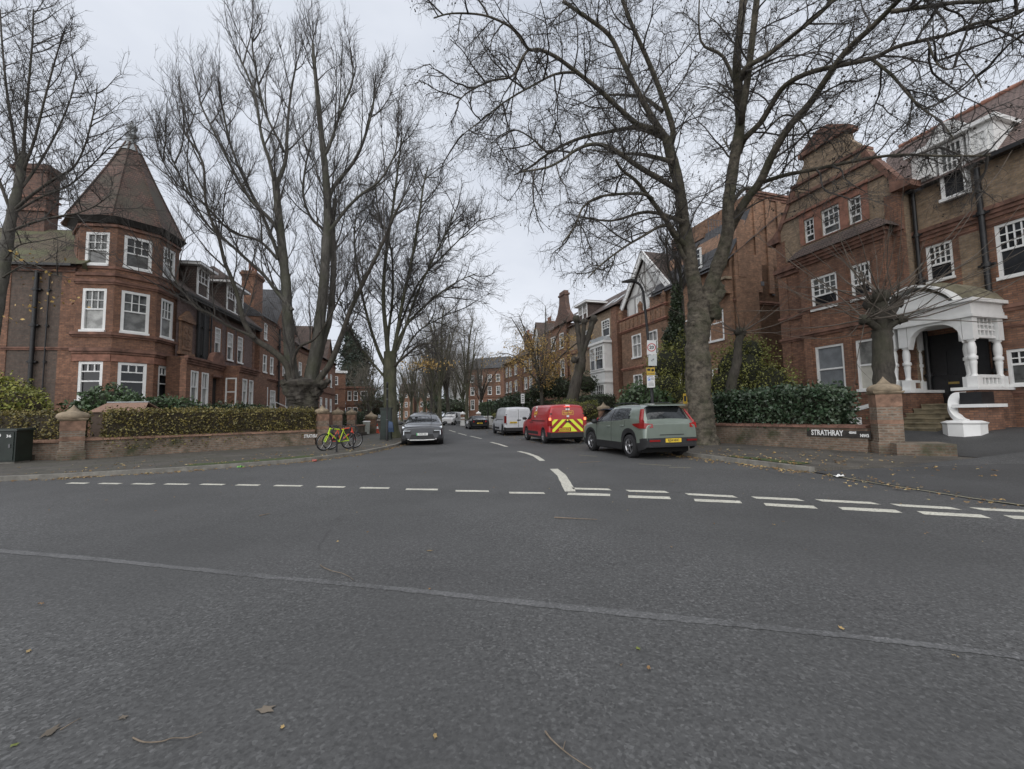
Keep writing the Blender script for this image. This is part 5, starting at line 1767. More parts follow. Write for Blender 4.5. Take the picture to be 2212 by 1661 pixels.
llimbs = [
 ([(640, 850), (630, 800), (623, 720), (618, 616), (607, 512), (600, 445), (594, 384)], 22.3, 22.3, 24, 11, M_barkgrey),
 ([(596, 395), (604, 384), (617, 345), (620, 293), (623, 247), (630, 189), (640, 140)], 22.3, 22.8, 9, 3, M_barkgrey),
 ([(594, 392), (591, 384), (581, 345), (565, 293), (552, 211), (535, 163), (520, 130)], 22.3, 21.2, 8, 3, M_barkgrey),
 ([(612, 330), (607, 312), (571, 237), (548, 124), (545, 90)], 22.3, 21.8, 6, 2.5, M_barkgrey),
 ([(668, 850), (672, 810), (688, 720), (699, 616), (706, 512), (708, 455), (703, 374), (698, 325), (691, 260), (685, 195), (678, 130), (676, 95)], 22.6, 22.6, 24, 5, M_barkgrey),
 ([(709, 455), (717, 410), (763, 351), (786, 302), (805, 234), (808, 200)], 22.6, 23.4, 9, 3, M_barkgrey),
 ([(698, 330), (708, 325), (737, 241), (760, 182), (762, 150)], 22.6, 22.2, 7, 2.5, M_barkgrey),
 ([(676, 850), (680, 815), (699, 733), (711, 694), (719, 616), (720, 540), (719, 486), (724, 430)], 23, 23.4, 14, 8, M_barkgrey),
 ([(680, 850), (690, 820), (714, 785), (740, 720), (756, 673), (790, 600), (820, 540), (850, 470), (870, 430)], 22.6, 21.6, 14, 4, M_barkdark),
 ([(630, 830), (618, 785), (584, 754), (558, 738), (545, 725), (527, 694), (514, 642), (501, 603), (485, 564), (472, 512), (445, 440), (438, 351), (400, 290)], 22.2, 20.2, 14, 3.2, M_barkdark),
 ([(548, 730), (530, 720), (493, 704), (454, 678), (425, 665), (395, 630), (370, 590)], 21.4, 20, 6, 2.5, M_barkdark),
 ([(632, 670), (597, 629), (571, 595), (532, 559), (480, 512), (449, 486), (410, 420), (370, 340)], 22.2, 21, 8, 2.6, M_barkgrey),
 ([(640, 840), (632, 790), (640, 760), (652, 746), (675, 735), (693, 715), (715, 680), (735, 640)], 22.0, 21.2, 7, 3, M_barkdark),
 ([(604, 500), (580, 470), (540, 430), (505, 370), (470, 300), (440, 240), (430, 210)], 22.3, 22.6, 8, 2.5, M_barkgrey),
 ([(618, 600), (590, 520), (560, 450), (520, 370), (495, 300), (480, 230)], 22.3, 23.5, 8, 3, M_barkgrey),
 ([(712, 500), (745, 455), (780, 420), (820, 390), (850, 340), (860, 300)], 22.6, 22, 7, 2.2, M_barkgrey),
 ([(720, 560), (700, 500), (672, 470), (655, 420), (660, 360), (672, 310)], 23.3, 23.8, 7, 2.6, M_barkgrey),
 ([(600, 560), (560, 520), (500, 500), (440, 440), (385, 400), (350, 345)], 22.2, 20.8, 6, 1.8, M_barkgrey),
]
for x, y, r in [(630, 846, 0.42), (614, 828, 0.34), (680, 848, 0.42), (697, 830, 0.36), (655, 842, 0.5), (708, 824, 0.24), (640, 868, 0.42), (672, 870, 0.42), (620, 812, 0.26), (665, 822, 0.36), (648, 820, 0.3)]:
    burr(lt, at(x, y, 22.45), r * 0.62, M_barkdark)
tw = Twigs(21)
for i, l in enumerate(llimbs):
    P, rs = limb_pts(*l[:5])
    rs = [r * 0.6 for r in rs]
    add_limb(lt, 'branch', P, rs, l[5], 14 if rs[0] > 0.3 else 7, 0.04, 120 + i, 0.1 if rs[0] > 0.2 else 0.0, 2)
    sprout(tw, P, rs, 0.95, POLL4, t0=0.3 if rs[0] > 0.2 else 0.15, upw=0.5, fwd=0.9, taper=False)
    sprout(tw, P, rs, 1.2, POLL, t0=0.2, upw=0.5, fwd=0.8, taper=False)
    for k in range(5):      # tuft of straight shoots at the old pollard head
        tw.grow(P[-1], (P[-1] - P[-2]).normalized() + Vector((0, 0, 0.8)) + tw.rv() * 0.5, 0, POLL, 1.15)
tw.mesh('crown', M_twig, lt)
print('left twigs', len(tw.lines))
# --- upright tree by the green cabinet, and generic bare trees
GEN4 = [dict(len=2.8, r=0.038, seg=7, wig=0.18, up=0.07, n=7, fwd=1.1, sides=5, t0=0.12),
        dict(len=1.5, r=0.016, seg=5, wig=0.24, up=0.06, n=5, fwd=1.1, t0=0.1), dict(len=0.8, r=0.009, seg=4, wig=0.3, up=0.03, n=3, fwd=1.0, t0=0.1), dict(len=0.45, r=0.006, seg=3, wig=0.4, up=0, n=0, fwd=1)]
GEN = [dict(len=2.2, r=0.03, seg=6, wig=0.2, up=0.07, n=7, fwd=1.1, sides=4, t0=0.1),
       dict(len=1.1, r=0.014, seg=4, wig=0.3, up=0.04, n=5, fwd=1.0, t0=0.12),
       dict(len=0.6, r=0.008, seg=3, wig=0.4, up=0.0, n=0, fwd=1)]
t2 = thing('street_tree', 'green stained bare street tree rising behind the dark green cabinet and grey car', 'tree', T(-7.4, 25.6, 0.1), 'bare trees along the street')
P, rs = limb_pts([(845, 950), (845, 920), (843, 870), (842, 810), (843, 760)], 25.6, 25.6, 15.5, 13.5)
add_limb(t2, 'trunk', P, flare(0.1, P, rs, 1.5, 1.0), M_barkgreen, 14, 0.05, 7)
tw = Twigs(31)
for i, l in enumerate([
 ([(840, 790), (836, 740), (828, 640), (835, 540), (850, 440), (860, 360), (868, 300)], 25.6, 25.6, 12, 3),
 ([(846, 780), (856, 730), (872, 640), (890, 560), (905, 470), (915, 400), (925, 360)], 25.6, 25.0, 10, 2.5),
 ([(848, 770), (864, 740), (895, 650), (930, 570), (965, 500), (990, 440)], 25.6, 25.5, 8, 2),
 ([(838, 800), (818, 760), (795, 690), (775, 600), (765, 520), (770, 460)], 25.6, 25.8, 9, 2.5),
 ([(836, 820), (810, 790), (770, 740), (750, 690), (735, 650)], 25.6, 24.5, 6, 2),
 ([(852, 790), (880, 765), (905, 746), (932, 743), (944, 762), (950, 787)], 25.4, 23.5, 6, 2.5),
 ([(848, 760), (880, 700), (930, 650), (985, 610), (1030, 590)], 25.6, 25.0, 7, 1.6),
 ([(841, 785), (838, 730), (848, 640), (845, 540), (820, 470), (810, 400)], 25.6, 27, 8, 2.5),
 ([(846, 780), (866, 700), (905, 610), (960, 550), (1010, 500), (1040, 470)], 25.6, 27, 6, 1.6),
 ([(842, 820), (862, 780), (900, 720), (945, 690), (990, 670)], 25.6, 27.4, 5, 1.6)]):
    P, rs = limb_pts(*l)
    rs = [r * 0.52 for r in rs]
    add_limb(t2, 'branch', P, rs, M_barkgreen if i != 5 else M_barkdark, 8, 0.05, 220 + i)
    sprout(tw, P, rs, 0.7, GEN4, t0=0.2, upw=0.25, fwd=0.7, scale=0.95, taper=False)
    sprout(tw, P, rs, 0.6, GEN, t0=0.25, upw=0.25, fwd=0.6, scale=0.8, taper=False)
tw.mesh('crown', M_twig, t2)
def bare_tree(name, label, base, height, spread, r, seed, mat, nl=7, fork=0.3, lean=(0, 0), prm=GEN, scale=1.0, spacing=0.7, twigmat=None, group=None, up=0.2):
    R = random.Random(seed)
    b = Vector(base)
    t = thing(name, label, 'tree', T(*b), group)
    top = b + Vector((lean[0] * fork, lean[1] * fork, height * fork))
    P = smooth([b, b.lerp(top, 0.5) + Vector((R.uniform(-.15, .15), 0, 0)), top], 5)
    rs = [r * (1 - 0.25 * k / (len(P) - 1)) for k in range(len(P))]
    add_limb(t, 'trunk', P, flare(b.z, P, rs, 1.5, 0.9), mat, 10, 0.06, seed)
    tw = Twigs(seed)
    for i in range(nl):
        a = 2 * math.pi * (i + R.random() * 0.7) / nl
        k = R.uniform(0.35, 1.0) if i else 0.1
        e = b + Vector((lean[0] + math.cos(a) * spread * k, lean[1] + math.sin(a) * spread * k, height * (1.0 - 0.33 * k * k) * R.uniform(0.9, 1.0)))
        s_ = b.lerp(top, R.uniform(0.8, 1.0))
        m1 = s_.lerp(e, 0.35) + Vector((0, 0, height * 0.04)) + tw.rv() * 0.25
        m2 = s_.lerp(e, 0.7) + Vector((0, 0, height * 0.05)) + tw.rv() * 0.35
        P = smooth([s_, m1, m2, e], 4)
        r0 = r * R.uniform(0.38, 0.6)
        rs = [r0 * (1 - 0.8 * k / (len(P) - 1)) for k in range(len(P))]
        add_limb(t, 'branch', P, rs, mat, 6, 0.05, seed * 10 + i)
        sprout(tw, P, rs, spacing, prm, 0.15, upw=up, fwd=0.7, scale=scale, taper=False)
    tw.mesh('crown', twigmat or M_twig, t)
    return t, tw
# far left tree whose crown fans over the corner house
FAN = [dict(len=2.3, r=0.022, seg=6, wig=0.16, up=0.06, n=8, fwd=1.1, sides=4, t0=0.1),
       dict(len=1.0, r=0.01, seg=4, wig=0.26, up=0.08, n=5, fwd=1.0, t0=0.1),
       dict(len=0.45, r=0.006, seg=3, wig=0.4, up=0.08, n=0, fwd=1)]
ft = thing('fan_crowned_tree', 'bare tree with twiggy fan shaped crown at the left edge in front of the chimney', 'tree', T(-22.5, 16.6, 0.3))
tw = Twigs(41)
P, rs = limb_pts([(-60, 900), (-35, 800), (-12, 690), (8, 580), (22, 480), (40, 400), (50, 330)], 16.8, 17.4, 15, 7)
add_limb(ft, 'trunk', P, rs, M_barkgrey, 14, 0.04, 9, 0.1, 3)
for i, l in enumerate([
 ([(50, 335), (55, 260), (62, 180), (70, 90), (72, 20)], 17.4, 17.2, 6, 2),
 ([(42, 390), (30, 300), (15, 200), (5, 100), (0, 20)], 17.4, 17.8, 6, 2),
 ([(28, 470), (-5, 380), (-40, 280), (-60, 180)], 17.2, 17.6, 6, 2),
 ([(44, 385), (75, 300), (100, 200), (125, 110), (140, 70)], 17.4, 16.6, 5, 1.6),
 ([(30, 455), (70, 420), (120, 385), (160, 360), (185, 310), (205, 230), (210, 180)], 17.2, 16.2, 6, 1.5),
 ([(36, 420), (80, 360), (120, 290), (150, 220), (165, 160)], 17.3, 18.2, 5, 1.5),
 ([(20, 500), (80, 478), (140, 465), (168, 460), (205, 445), (240, 420)], 17.1, 15.6, 5, 1.4),
 ([(30, 460), (90, 425), (150, 400), (205, 350), (245, 310), (262, 300)], 17.2, 16.4, 4, 1.2),
 ([(5, 600), (60, 570), (110, 590), (150, 600)], 17.0, 15.8, 3, 1.2),
 ([(10, 560), (40, 530), (90, 520), (140, 510)], 17.0, 16.2, 3, 1.2)]):
    P, rs = limb_pts(*l)
    rs = [r * 0.62 for r in rs]
    add_limb(ft, 'branch', P, rs, M_barkdark, 7, 0.05, 300 + i)
    sprout(tw, P, rs, 0.3 if i < 8 else 0.8, FAN, 0.12, upw=0.25, fwd=0.8, scale=0.8, taper=False)
tw.mesh('crown', M_twig, ft)
# pollarded trees with radiating shoots on the right
SHOOT = [dict(len=3.0, r=0.022, seg=7, wig=0.13, up=0.06, n=2.5, fwd=2.0, sides=4, t0=0.2), dict(len=0.7, r=0.008, seg=3, wig=0.2, up=0.05, n=0, fwd=1)]
def pollard(name, label, spec, y, r0, r1, n, seed, heads, mat, ln=1.0, low=-0.1):
    b = at(spec[0][0], spec[0][1], y)
    t = thing(name, label, 'tree', T(b.x, b.y, b.z))
    P, rs = limb_pts(spec, y, y, r0, r1)
    add_limb(t, 'trunk', P, rs, mat, 12, 0.12, seed)
    tw = Twigs(seed)
    for hx, hy, dy, rr in heads:
        e = at(hx, hy, y + dy)
        Q = smooth([P[-2], P[-1].lerp(e, 0.6), e], 3)
        add_limb(t, 'branch', Q, [rr * (1.1 - 0.3 * k / (len(Q) - 1)) for k in range(len(Q))] , mat, 8, 0.12, seed + 1)
        mb = MB()
        rings = [[e + Vector((math.cos(2 * math.pi * j / 9) * math.sin(a), math.sin(2 * math.pi * j / 9) * math.sin(a), math.cos(a))) * rr * 1.5 * tw.R.uniform(0.75, 1.25) for j in range(9)] for a in [math.pi * k / 6 for k in range(1, 6)]]
        mb.loft(rings[::-1], 0, True)
        mb.build('pollard_head', mat, t, Matrix.Identity(4))
        for k in range(n):
            v = tw.rv()
            v.z = abs(v.z) + low if tw.R.random() < 0.75 else v.z * 0.5
            tw.grow(e + v * rr, v, 0, SHOOT, ln * tw.R.choice((0.35, 0.5, 0.8, 1.1, 1.3)))
    if tw.lines:
        tw.mesh('crown', M_shoot, t)
    return t
pollard('pollarded_tree', 'pollarded tree with long bare radiating shoots in front of the white porch', [(1913, 905), (1911, 850), (1908, 790), (1906, 740), (1905, 712)], 13.4, 19, 17, 15, 51, [(1882, 655, 0.2, 0.15), (1904, 640, -0.2, 0.16), (1938, 652, 0.1, 0.14), (1868, 690, -0.2, 0.11), (1948, 690, -0.3, 0.1)], M_barkdark, 1.0)
pollard('pollarded_tree', 'slim pollarded tree with few pale shoots between the plane trunk and mansion', [(1574, 880), (1580, 830), (1592, 780), (1595, 740), (1602, 722)], 17.6, 11, 8, 15, 52, [(1600, 718, 0, 0.16)], M_barkdark, 1.0)
pollard('pollarded_tree', 'dark pollarded tree with knuckled forked limbs behind the red van', [(1232, 905), (1237, 860), (1246, 820), (1254, 790), (1256, 770)], 25.5, 13, 10, 0, 53, [(1245, 690, 0.2, 0.17), (1262, 695, -0.1, 0.14), (1283, 690, 0.1, 0.17), (1240, 778, -0.3, 0.14)], M_barkdark)
# ivy-clad stem behind the plane tree, with a brush of upright shoots
it, tw = bare_tree('ivy_clad_tree', 'ivy clad tree with brush of thin upright shoots behind the plane trunk', (8.6, 20.6, 0.3), 12.5, 1.2, 0.16, 61, M_barkdark, 6, 0.55, prm=POLL, scale=0.9, spacing=0.4, up=0.8)
# receding street trees
n_ = 0
for px, y, h, sp, r, mt, lab, lean in [
 (950, 50, 16, 4.5, 0.36, M_barkgreen, 'pale stemmed bare street tree directly behind the grey car', 0.2),
 (973, 64, 18, 5, 0.4, M_barkdark, 'dark leaning bare street tree left of the black sports car', -1.6),
 (1008, 58, 15.5, 4.5, 0.36, M_barkgreen, 'broad bare street tree right behind the black sports car', 0.4),
 (931, 86, 19, 5, 0.45, M_barkdark, 'dark bare street tree well down the left pavement', 0),
 (916, 104, 17, 5, 0.5, M_barkgreen, 'bare street tree near the far end, right of the gap between end houses', 0.5),
 (889, 74, 14, 4, 0.36, M_barkgreen, 'bare street tree in front of the left end house', 0),
 (1000, 96, 18, 5, 0.45, M_barkgreen, 'tall bare street tree in front of the white stuccoed houses', 0),
 (962, 120, 20, 5, 0.5, M_barkgreen, 'most distant bare street tree at the middle of the road end', 0),
 (1040, 70, 13, 4, 0.3, M_barkdark, 'bare tree rising behind the bright topped hedge', 0),
 (985, 112, 19, 6, 0.45, M_barkgreen, 'broad far bare tree behind the sports car roof', 0),
 (943, 138, 21, 6, 0.5, M_barkgreen, 'faint tall bare tree before the chimneyed end house', 0),
 (903, 134, 20, 6, 0.5, M_barkgreen, 'faint bare tree in the gap between the two end houses', 0),
 (868, 112, 15, 5, 0.4, M_barkgreen, 'far bare tree left of the left end house', 0),
 (935, 62, 16.5, 4.5, 0.3, M_barkgreen, 'slim bare street tree left of the pale stemmed one', 0.3),
 (780, 84, 11, 4, 0.3, M_barkgreen, 'bare garden tree left of the dark conifer group', 0),
 (800, 60, 10, 3.4, 0.25, M_barkgreen, 'bare garden tree between the low brick block and the upright street tree', 0)]:
    g = at(px, 905, y)
    n_ += 1
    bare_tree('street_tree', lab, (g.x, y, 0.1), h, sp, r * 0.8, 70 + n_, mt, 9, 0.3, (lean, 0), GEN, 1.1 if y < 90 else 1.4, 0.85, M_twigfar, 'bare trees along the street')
bare_tree('garden_tree', 'small pruned bare tree over the low left garden wall by the white bin', (at(793, 905, 36).x, 36, 0.3), 3.0, 1.4, 0.13, 91, M_barkdark, 5, 0.4, prm=POLL, scale=0.35, spacing=0.8)
# ------------------------------------------------------------------ foliage
NR = np.random.default_rng(7)
def leaves(name, C, size, mat, parent=None, droop=0.0, **tags):
    n = len(C)
    d = NR.normal(size=(n, 3))
    d[:, 2] -= droop
    d /= np.linalg.norm(d, axis=1)[:, None]
    e = NR.normal(size=(n, 3))
    e -= d * (e * d).sum(1)[:, None]
    e /= np.linalg.norm(e, axis=1)[:, None]
    s = size * NR.uniform(0.6, 1.3, n)[:, None]
    V = np.stack([C - d * s * 0.5, C + e * s * 0.3, C + d * s * 0.5, C - e * s * 0.3], axis=1).reshape(-1, 3)
    Q = np.arange(n * 4).reshape(n, 4)
    return np_mesh(name, V, Q, mat, parent, **tags)
def lump_noise(P, s, seed):
    R = np.random.default_rng(seed)
    o = np.zeros(len(P))
    for k in range(7):
        w_ = R.normal(size=3) / s * (1 + k * 0.5)
        o += np.sin(P @ w_ + R.uniform(0, 6.3)) / (1 + k * 0.35)
    return o / 3
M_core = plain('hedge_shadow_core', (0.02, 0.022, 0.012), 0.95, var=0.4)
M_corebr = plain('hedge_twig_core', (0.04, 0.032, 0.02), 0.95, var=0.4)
def hedge(name, label, line, z0, z1, wd, n, size, mat, core=None, wob=0.06, cat='hedge', group=None, bare=0.0):
    r = thing(name, label, cat, T(line[0][0], line[0][1], z0), group)
    Ls = [Vector((*p, 0)) for p in line]
    seg = [(Ls[i + 1] - Ls[i]).length for i in range(len(Ls) - 1)]
    tot = sum(seg)
    mb = MB()
    for i in range(len(Ls) - 1):
        t = (Ls[i + 1] - Ls[i]).normalized()
        p = Vector((-t.y, t.x, 0)) * (wd / 2 - 0.07)
        a, b = Ls[i], Ls[i + 1]
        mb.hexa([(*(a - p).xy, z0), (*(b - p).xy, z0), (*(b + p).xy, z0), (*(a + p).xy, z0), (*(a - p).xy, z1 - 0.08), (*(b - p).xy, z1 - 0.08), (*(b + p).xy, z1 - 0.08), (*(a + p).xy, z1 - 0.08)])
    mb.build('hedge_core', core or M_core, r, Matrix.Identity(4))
    C = []
    per = [(z1 - z0), wd, (z1 - z0)]
    for i in range(len(Ls) - 1):
        m = int(n * seg[i] / tot)
        u = NR.uniform(0, 1, m)
        s = NR.uniform(0, sum(per), m)
        t = (Ls[i + 1] - Ls[i]).normalized()
        nx, ny = -t.y, t.x
        off_ = np.where(s < per[0], -wd / 2, np.where(s < per[0] + per[1], s - per[0] - wd / 2, wd / 2))
        z = np.where(s < per[0], z0 + s, np.where(s < per[0] + per[1], z1, z1 - (s - per[0] - per[1])))
        x = Ls[i].x + (Ls[i + 1].x - Ls[i].x) * u + nx * off_
        y = Ls[i].y + (Ls[i + 1].y - Ls[i].y) * u + ny * off_
        C.append(np.stack([x, y, z], 1))
    for e in (Ls[0], Ls[-1]):
        m = int(n * wd / (tot + wd) * 0.6)
        t = (Ls[1] - Ls[0]).normalized()
        o = NR.uniform(-wd / 2, wd / 2, m)
        C.append(np.stack([e.x - t.y * o, e.y + t.x * o, NR.uniform(z0, z1, m)], 1))
    C = np.concatenate(C)
    k = lump_noise(C, 0.35, 3)
    C = C[k > -0.55 - (1 - bare) * 5] if bare else C
    C = C + NR.normal(size=C.shape) * wob
    leaves('leaves', C, size, mat, r)
    return r
def shrub(name, label, blobs, n, size, mat, core=None, cat='shrub', group=None, droop=0.3, lump=0.35, fill=0.5):
    b0 = blobs[0]
    r = thing(name, label, cat, T(b0[0], b0[1], max(0.1, b0[2] - b0[5])), group)
    vol = [b[3] * b[4] * b[5] for b in blobs]
    C = []
    mb = MB()
    for b, v in zip(blobs, vol):
        m = int(n * v ** 0.67 / sum(q ** 0.67 for q in vol))
        d = NR.normal(size=(m, 3))
        d /= np.linalg.norm(d, axis=1)[:, None]
        k = lump_noise(d * 1.3 + b[0], 0.35, int(abs(b[0] * 10)) + 1)
        rr = (NR.uniform(fill, 1.0, m) ** 0.6) * (1 + lump * k)
        C.append(np.array(b[:3]) + d * rr[:, None] * np.array(b[3:6]))
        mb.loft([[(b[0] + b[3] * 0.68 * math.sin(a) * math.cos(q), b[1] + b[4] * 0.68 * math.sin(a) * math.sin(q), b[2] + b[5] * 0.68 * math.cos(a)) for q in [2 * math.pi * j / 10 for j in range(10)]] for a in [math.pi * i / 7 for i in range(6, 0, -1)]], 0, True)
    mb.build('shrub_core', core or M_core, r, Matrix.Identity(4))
    C = np.concatenate(C)
    C = C[C[:, 2] > 0.12]
    leaves('leaves', C, size, mat, r, droop)
    return r
L_beech = leafmat('half_turned_hedge_leaves', [(0.05, 0.045, 0.018), (0.085, 0.08, 0.022), (0.24, 0.19, 0.05), (0.07, 0.055, 0.02), (0.26, 0.21, 0.065), (0.14, 0.13, 0.04)])
L_dark = leafmat('dark_evergreen_leaves', [(0.02, 0.032, 0.013), (0.035, 0.055, 0.02), (0.05, 0.075, 0.03)], 0.4)
L_laurel = leafmat('glossy_laurel_leaves', [(0.03, 0.055, 0.028), (0.045, 0.08, 0.042), (0.085, 0.115, 0.07), (0.028, 0.045, 0.024)], 0.32)
L_olive = leafmat('olive_yellow_leaves', [(0.1, 0.11, 0.025), (0.17, 0.18, 0.04), (0.24, 0.24, 0.06), (0.07, 0.075, 0.02)])
L_ylw = leafmat('yellow_green_leaves', [(0.16, 0.18, 0.03), (0.25, 0.25, 0.05), (0.1, 0.13, 0.025), (0.3, 0.27, 0.07)])
L_ochre = leafmat('ochre_autumn_leaves', [(0.4, 0.25, 0.07), (0.5, 0.34, 0.1), (0.28, 0.18, 0.06), (0.45, 0.29, 0.07)])
L_rhodo = leafmat('rhododendron_leaves', [(0.04, 0.075, 0.028), (0.065, 0.11, 0.045), (0.1, 0.14, 0.075)], 0.38)
L_pine = leafmat('conifer_needles', [(0.012, 0.022, 0.014), (0.022, 0.038, 0.022)])
hedge('hedge', 'yellowing clipped hedge along the corner wall, right of its first stone capped pier', [(-14.75, 15.2), (-9.75, 20.75)], 0.35, 1.76, 0.75, 17000, 0.085, L_beech, M_corebr, 0.07, bare=1.0)
hedge('hedge', 'yellowing clipped hedge behind the green cabinet at the left edge', [(-21.5, 14.75), (-15.5, 14.95)], 0.35, 1.72, 0.75, 9500, 0.085, L_beech, M_corebr, 0.07, bare=1.0)
hedge('hedge', 'glossy dark laurel hedge on the wall that carries the street name beside the plane tree', [(8.9, 17.6), (9.6, 15.7), (10.15, 14.35), (10.6, 13.5)], 0.85, 1.95, 1.0, 11500, 0.13, L_laurel, None, 0.13, bare=1.0)
hedge('hedge', 'dark clipped yew hedge right of the forked pollard behind the red van', [(6.6, 28.5), (4.6, 33.5)], 0.3, 2.6, 1.2, 7000, 0.1, L_dark)
hedge('hedge', 'tall brownish clipped hedge left of the pollard behind the vans', [(4.2, 34.2), (2.0, 41)], 0.3, 2.5, 1.2, 6000, 0.1, L_dark, M_corebr)
hedge('hedge', 'mid green clipped hedge behind the white van', [(1.6, 44), (-0.8, 51)], 0.3, 2.5, 1.3, 5000, 0.13, L_dark)
hedge('hedge', 'low golden green hedge near the black sports car', [(-0.6, 47), (-2.0, 52)], 0.3, 1.5, 1.0, 3500, 0.12, L_olive)
hedge('hedge', 'bright topped hedge far down the right side behind the sports car', [(-2.2, 56), (-4.6, 66)], 0.3, 3.2, 1.5, 5000, 0.16, L_rhodo)
hedge('hedge', 'narrow dark hedge between the capped piers of the left gateway', [(-10.5, 21.6), (-10.9, 23.8)], 0.3, 1.7, 0.7, 2500, 0.09, L_dark)
hedge('hedge', 'dark clipped hedge beyond the third capped pier on the left', [(-11.3, 28), (-11.9, 32.5)], 0.3, 1.75, 0.7, 3000, 0.09, L_dark)
def sp(px, py, y, rx, ry, rz):
    p = at(px, py, y)
    return (p.x, p.y, p.z, rx, ry, rz)
shrub('shrub', 'yellow green shrub at the left edge against the dark flank wall', [sp(5, 858, 17.2, 1.1, 0.9, 0.9), sp(45, 868, 17.2, 0.9, 0.8, 0.7), sp(-30, 845, 17.2, 1, 1, 0.8), sp(70, 880, 17.2, 0.6, 0.6, 0.5)], 5500, 0.12, L_ylw, M_corebr, droop=0.1)
shrub('shrub', 'dark green rhododendron under the tower windows', [sp(235, 868, 18.6, 1.1, 0.8, 0.75), sp(275, 880, 18.8, 0.9, 0.8, 0.6), sp(195, 885, 18.6, 0.8, 0.8, 0.6)], 3500, 0.16, L_rhodo)
shrub('shrub', 'low rhododendron right of the brown shed roof', [sp(345, 882, 20, 1.1, 0.8, 0.6), sp(390, 884, 20.4, 1.0, 0.8, 0.55)], 2600, 0.15, L_rhodo)
shrub('shrub', 'low evergreen shrub before the bay fronts of the corner house', [sp(480, 890, 21.5, 1.5, 0.8, 0.5), sp(540, 890, 22.5, 1.2, 0.8, 0.45)], 2600, 0.14, L_dark)
shrub('shrub', 'tall olive yellow shrub right of the plane trunk', [sp(1600, 800, 18.8, 1.5, 1.2, 1.4), sp(1650, 830, 18.6, 1.5, 1.2, 1.2), sp(1570, 840, 18.6, 1.0, 1.0, 1.2), sp(1685, 845, 18.4, 0.9, 0.9, 0.9), sp(1615, 760, 18.8, 0.9, 0.9, 0.8)], 9500, 0.1, L_olive, M_core, lump=0.5)
shrub('shrub', 'olive yellow shrub left of the plane trunk behind the sign post', [sp(1445, 790, 20, 1.0, 1.0, 1.2), sp(1440, 840, 19.6, 1.0, 1.0, 1.0), sp(1470, 760, 20.2, 0.8, 0.8, 1.0), sp(1465, 860, 19.4, 0.9, 0.9, 0.8)], 6500, 0.1, L_olive, M_core, lump=0.5)
shrub('shrub', 'glossy rhododendron behind the roof of the sage green car', [sp(1385, 860, 19.5, 0.9, 0.8, 0.7), sp(1420, 868, 19.2, 0.7, 0.7, 0.6), sp(1360, 872, 19.8, 0.6, 0.6, 0.45)], 3000, 0.17, L_rhodo)
shrub('shrub', 'rounded golden brown shrub behind the roof of the red van', [sp(1240, 885, 24.6, 1.0, 0.8, 0.6), sp(1270, 885, 24.3, 0.8, 0.8, 0.55), sp(1215, 882, 25, 0.7, 0.7, 0.5)], 3800, 0.09, L_olive, M_corebr)
shrub('shrub', 'pale green laurel over the roof of the white van', [sp(1120, 868, 38, 1.5, 1.0, 0.9), sp(1090, 874, 39, 1.3, 1, 0.7)], 2600, 0.2, L_laurel)
shrub('shrub', 'dark evergreen mass behind the ochre leaved tree', [sp(1195, 832, 38, 1.9, 1.4, 1.2), sp(1215, 842, 37, 1.5, 1.2, 1.1), sp(1165, 848, 38, 1.3, 1.2, 0.9), sp(1268, 830, 36, 1.0, 1.0, 1.1)], 4500, 0.16, L_dark)
shrub('ivy_mass', 'dark ivy clothing a stem just left of the plane trunk', [sp(1460, 690, 20.5, 0.38, 0.4, 1.0), sp(1462, 640, 20.5, 0.28, 0.3, 0.7), sp(1455, 740, 20.4, 0.6, 0.5, 0.9)], 4500, 0.12, L_dark, cat='ivy')
shrub('conifer', 'dark conifer rising behind the low modern brick block', [sp(770, 850, 98, 5.5, 5, 4), sp(768, 800, 98, 5, 4.5, 4.5), sp(762, 760, 98, 3.5, 3.5, 4.5), sp(755, 725, 98, 1.6, 1.6, 3.5), sp(785, 775, 98, 2.0, 2.0, 3)], 5200, 0.6, L_pine, cat='tree')
shrub('shrub', 'dull green garden thicket beyond the low left wall by the bins', [sp(800, 878, 70, 2.2, 2, 2.2), sp(815, 880, 64, 1.6, 1.5, 1.8), sp(825, 876, 80, 2.2, 2, 2.6), sp(845, 878, 96, 3, 3, 3)], 4200, 0.3, L_dark, M_corebr)
shrub('shrub', 'dark green shrub mass far down the right pavement', [sp(960, 875, 98, 4, 3, 2.5), sp(985, 880, 92, 3.5, 3, 2), sp(945, 878, 105, 4, 3, 2)], 3000, 0.4, L_dark)
# ochre-leaved tree over the right gardens
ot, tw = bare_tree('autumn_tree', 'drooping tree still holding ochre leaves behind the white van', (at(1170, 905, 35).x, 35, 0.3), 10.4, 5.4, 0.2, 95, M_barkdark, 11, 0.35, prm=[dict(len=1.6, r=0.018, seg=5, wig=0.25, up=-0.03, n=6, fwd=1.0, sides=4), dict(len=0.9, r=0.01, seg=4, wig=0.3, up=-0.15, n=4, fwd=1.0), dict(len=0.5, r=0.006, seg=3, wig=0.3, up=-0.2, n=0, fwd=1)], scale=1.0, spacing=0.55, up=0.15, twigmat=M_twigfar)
tp = np.array([tuple(p) for p in tw.tips if p.z < 7.6])
keep = lump_noise(tp, 1.1, 5) > -0.12
tp = tp[keep]
tp = np.concatenate([tp + NR.normal(size=tp.shape) * 0.13 for _ in range(4)])
leaves('leaves', tp, 0.13, L_ochre, ot, 0.6)
at2 = thing('leaf_spray', 'spray of yellow leaves on a branch down the street above the grey car', 'branch', T(*at(945, 785, 40)))
c = np.array(at(928, 787, 40)) + NR.normal(size=(420, 3)) * np.array([1.15, 0.8, 0.28])
leaves('leaves', c, 0.22, L_ochre, at2, 0.5)
mb = MB()
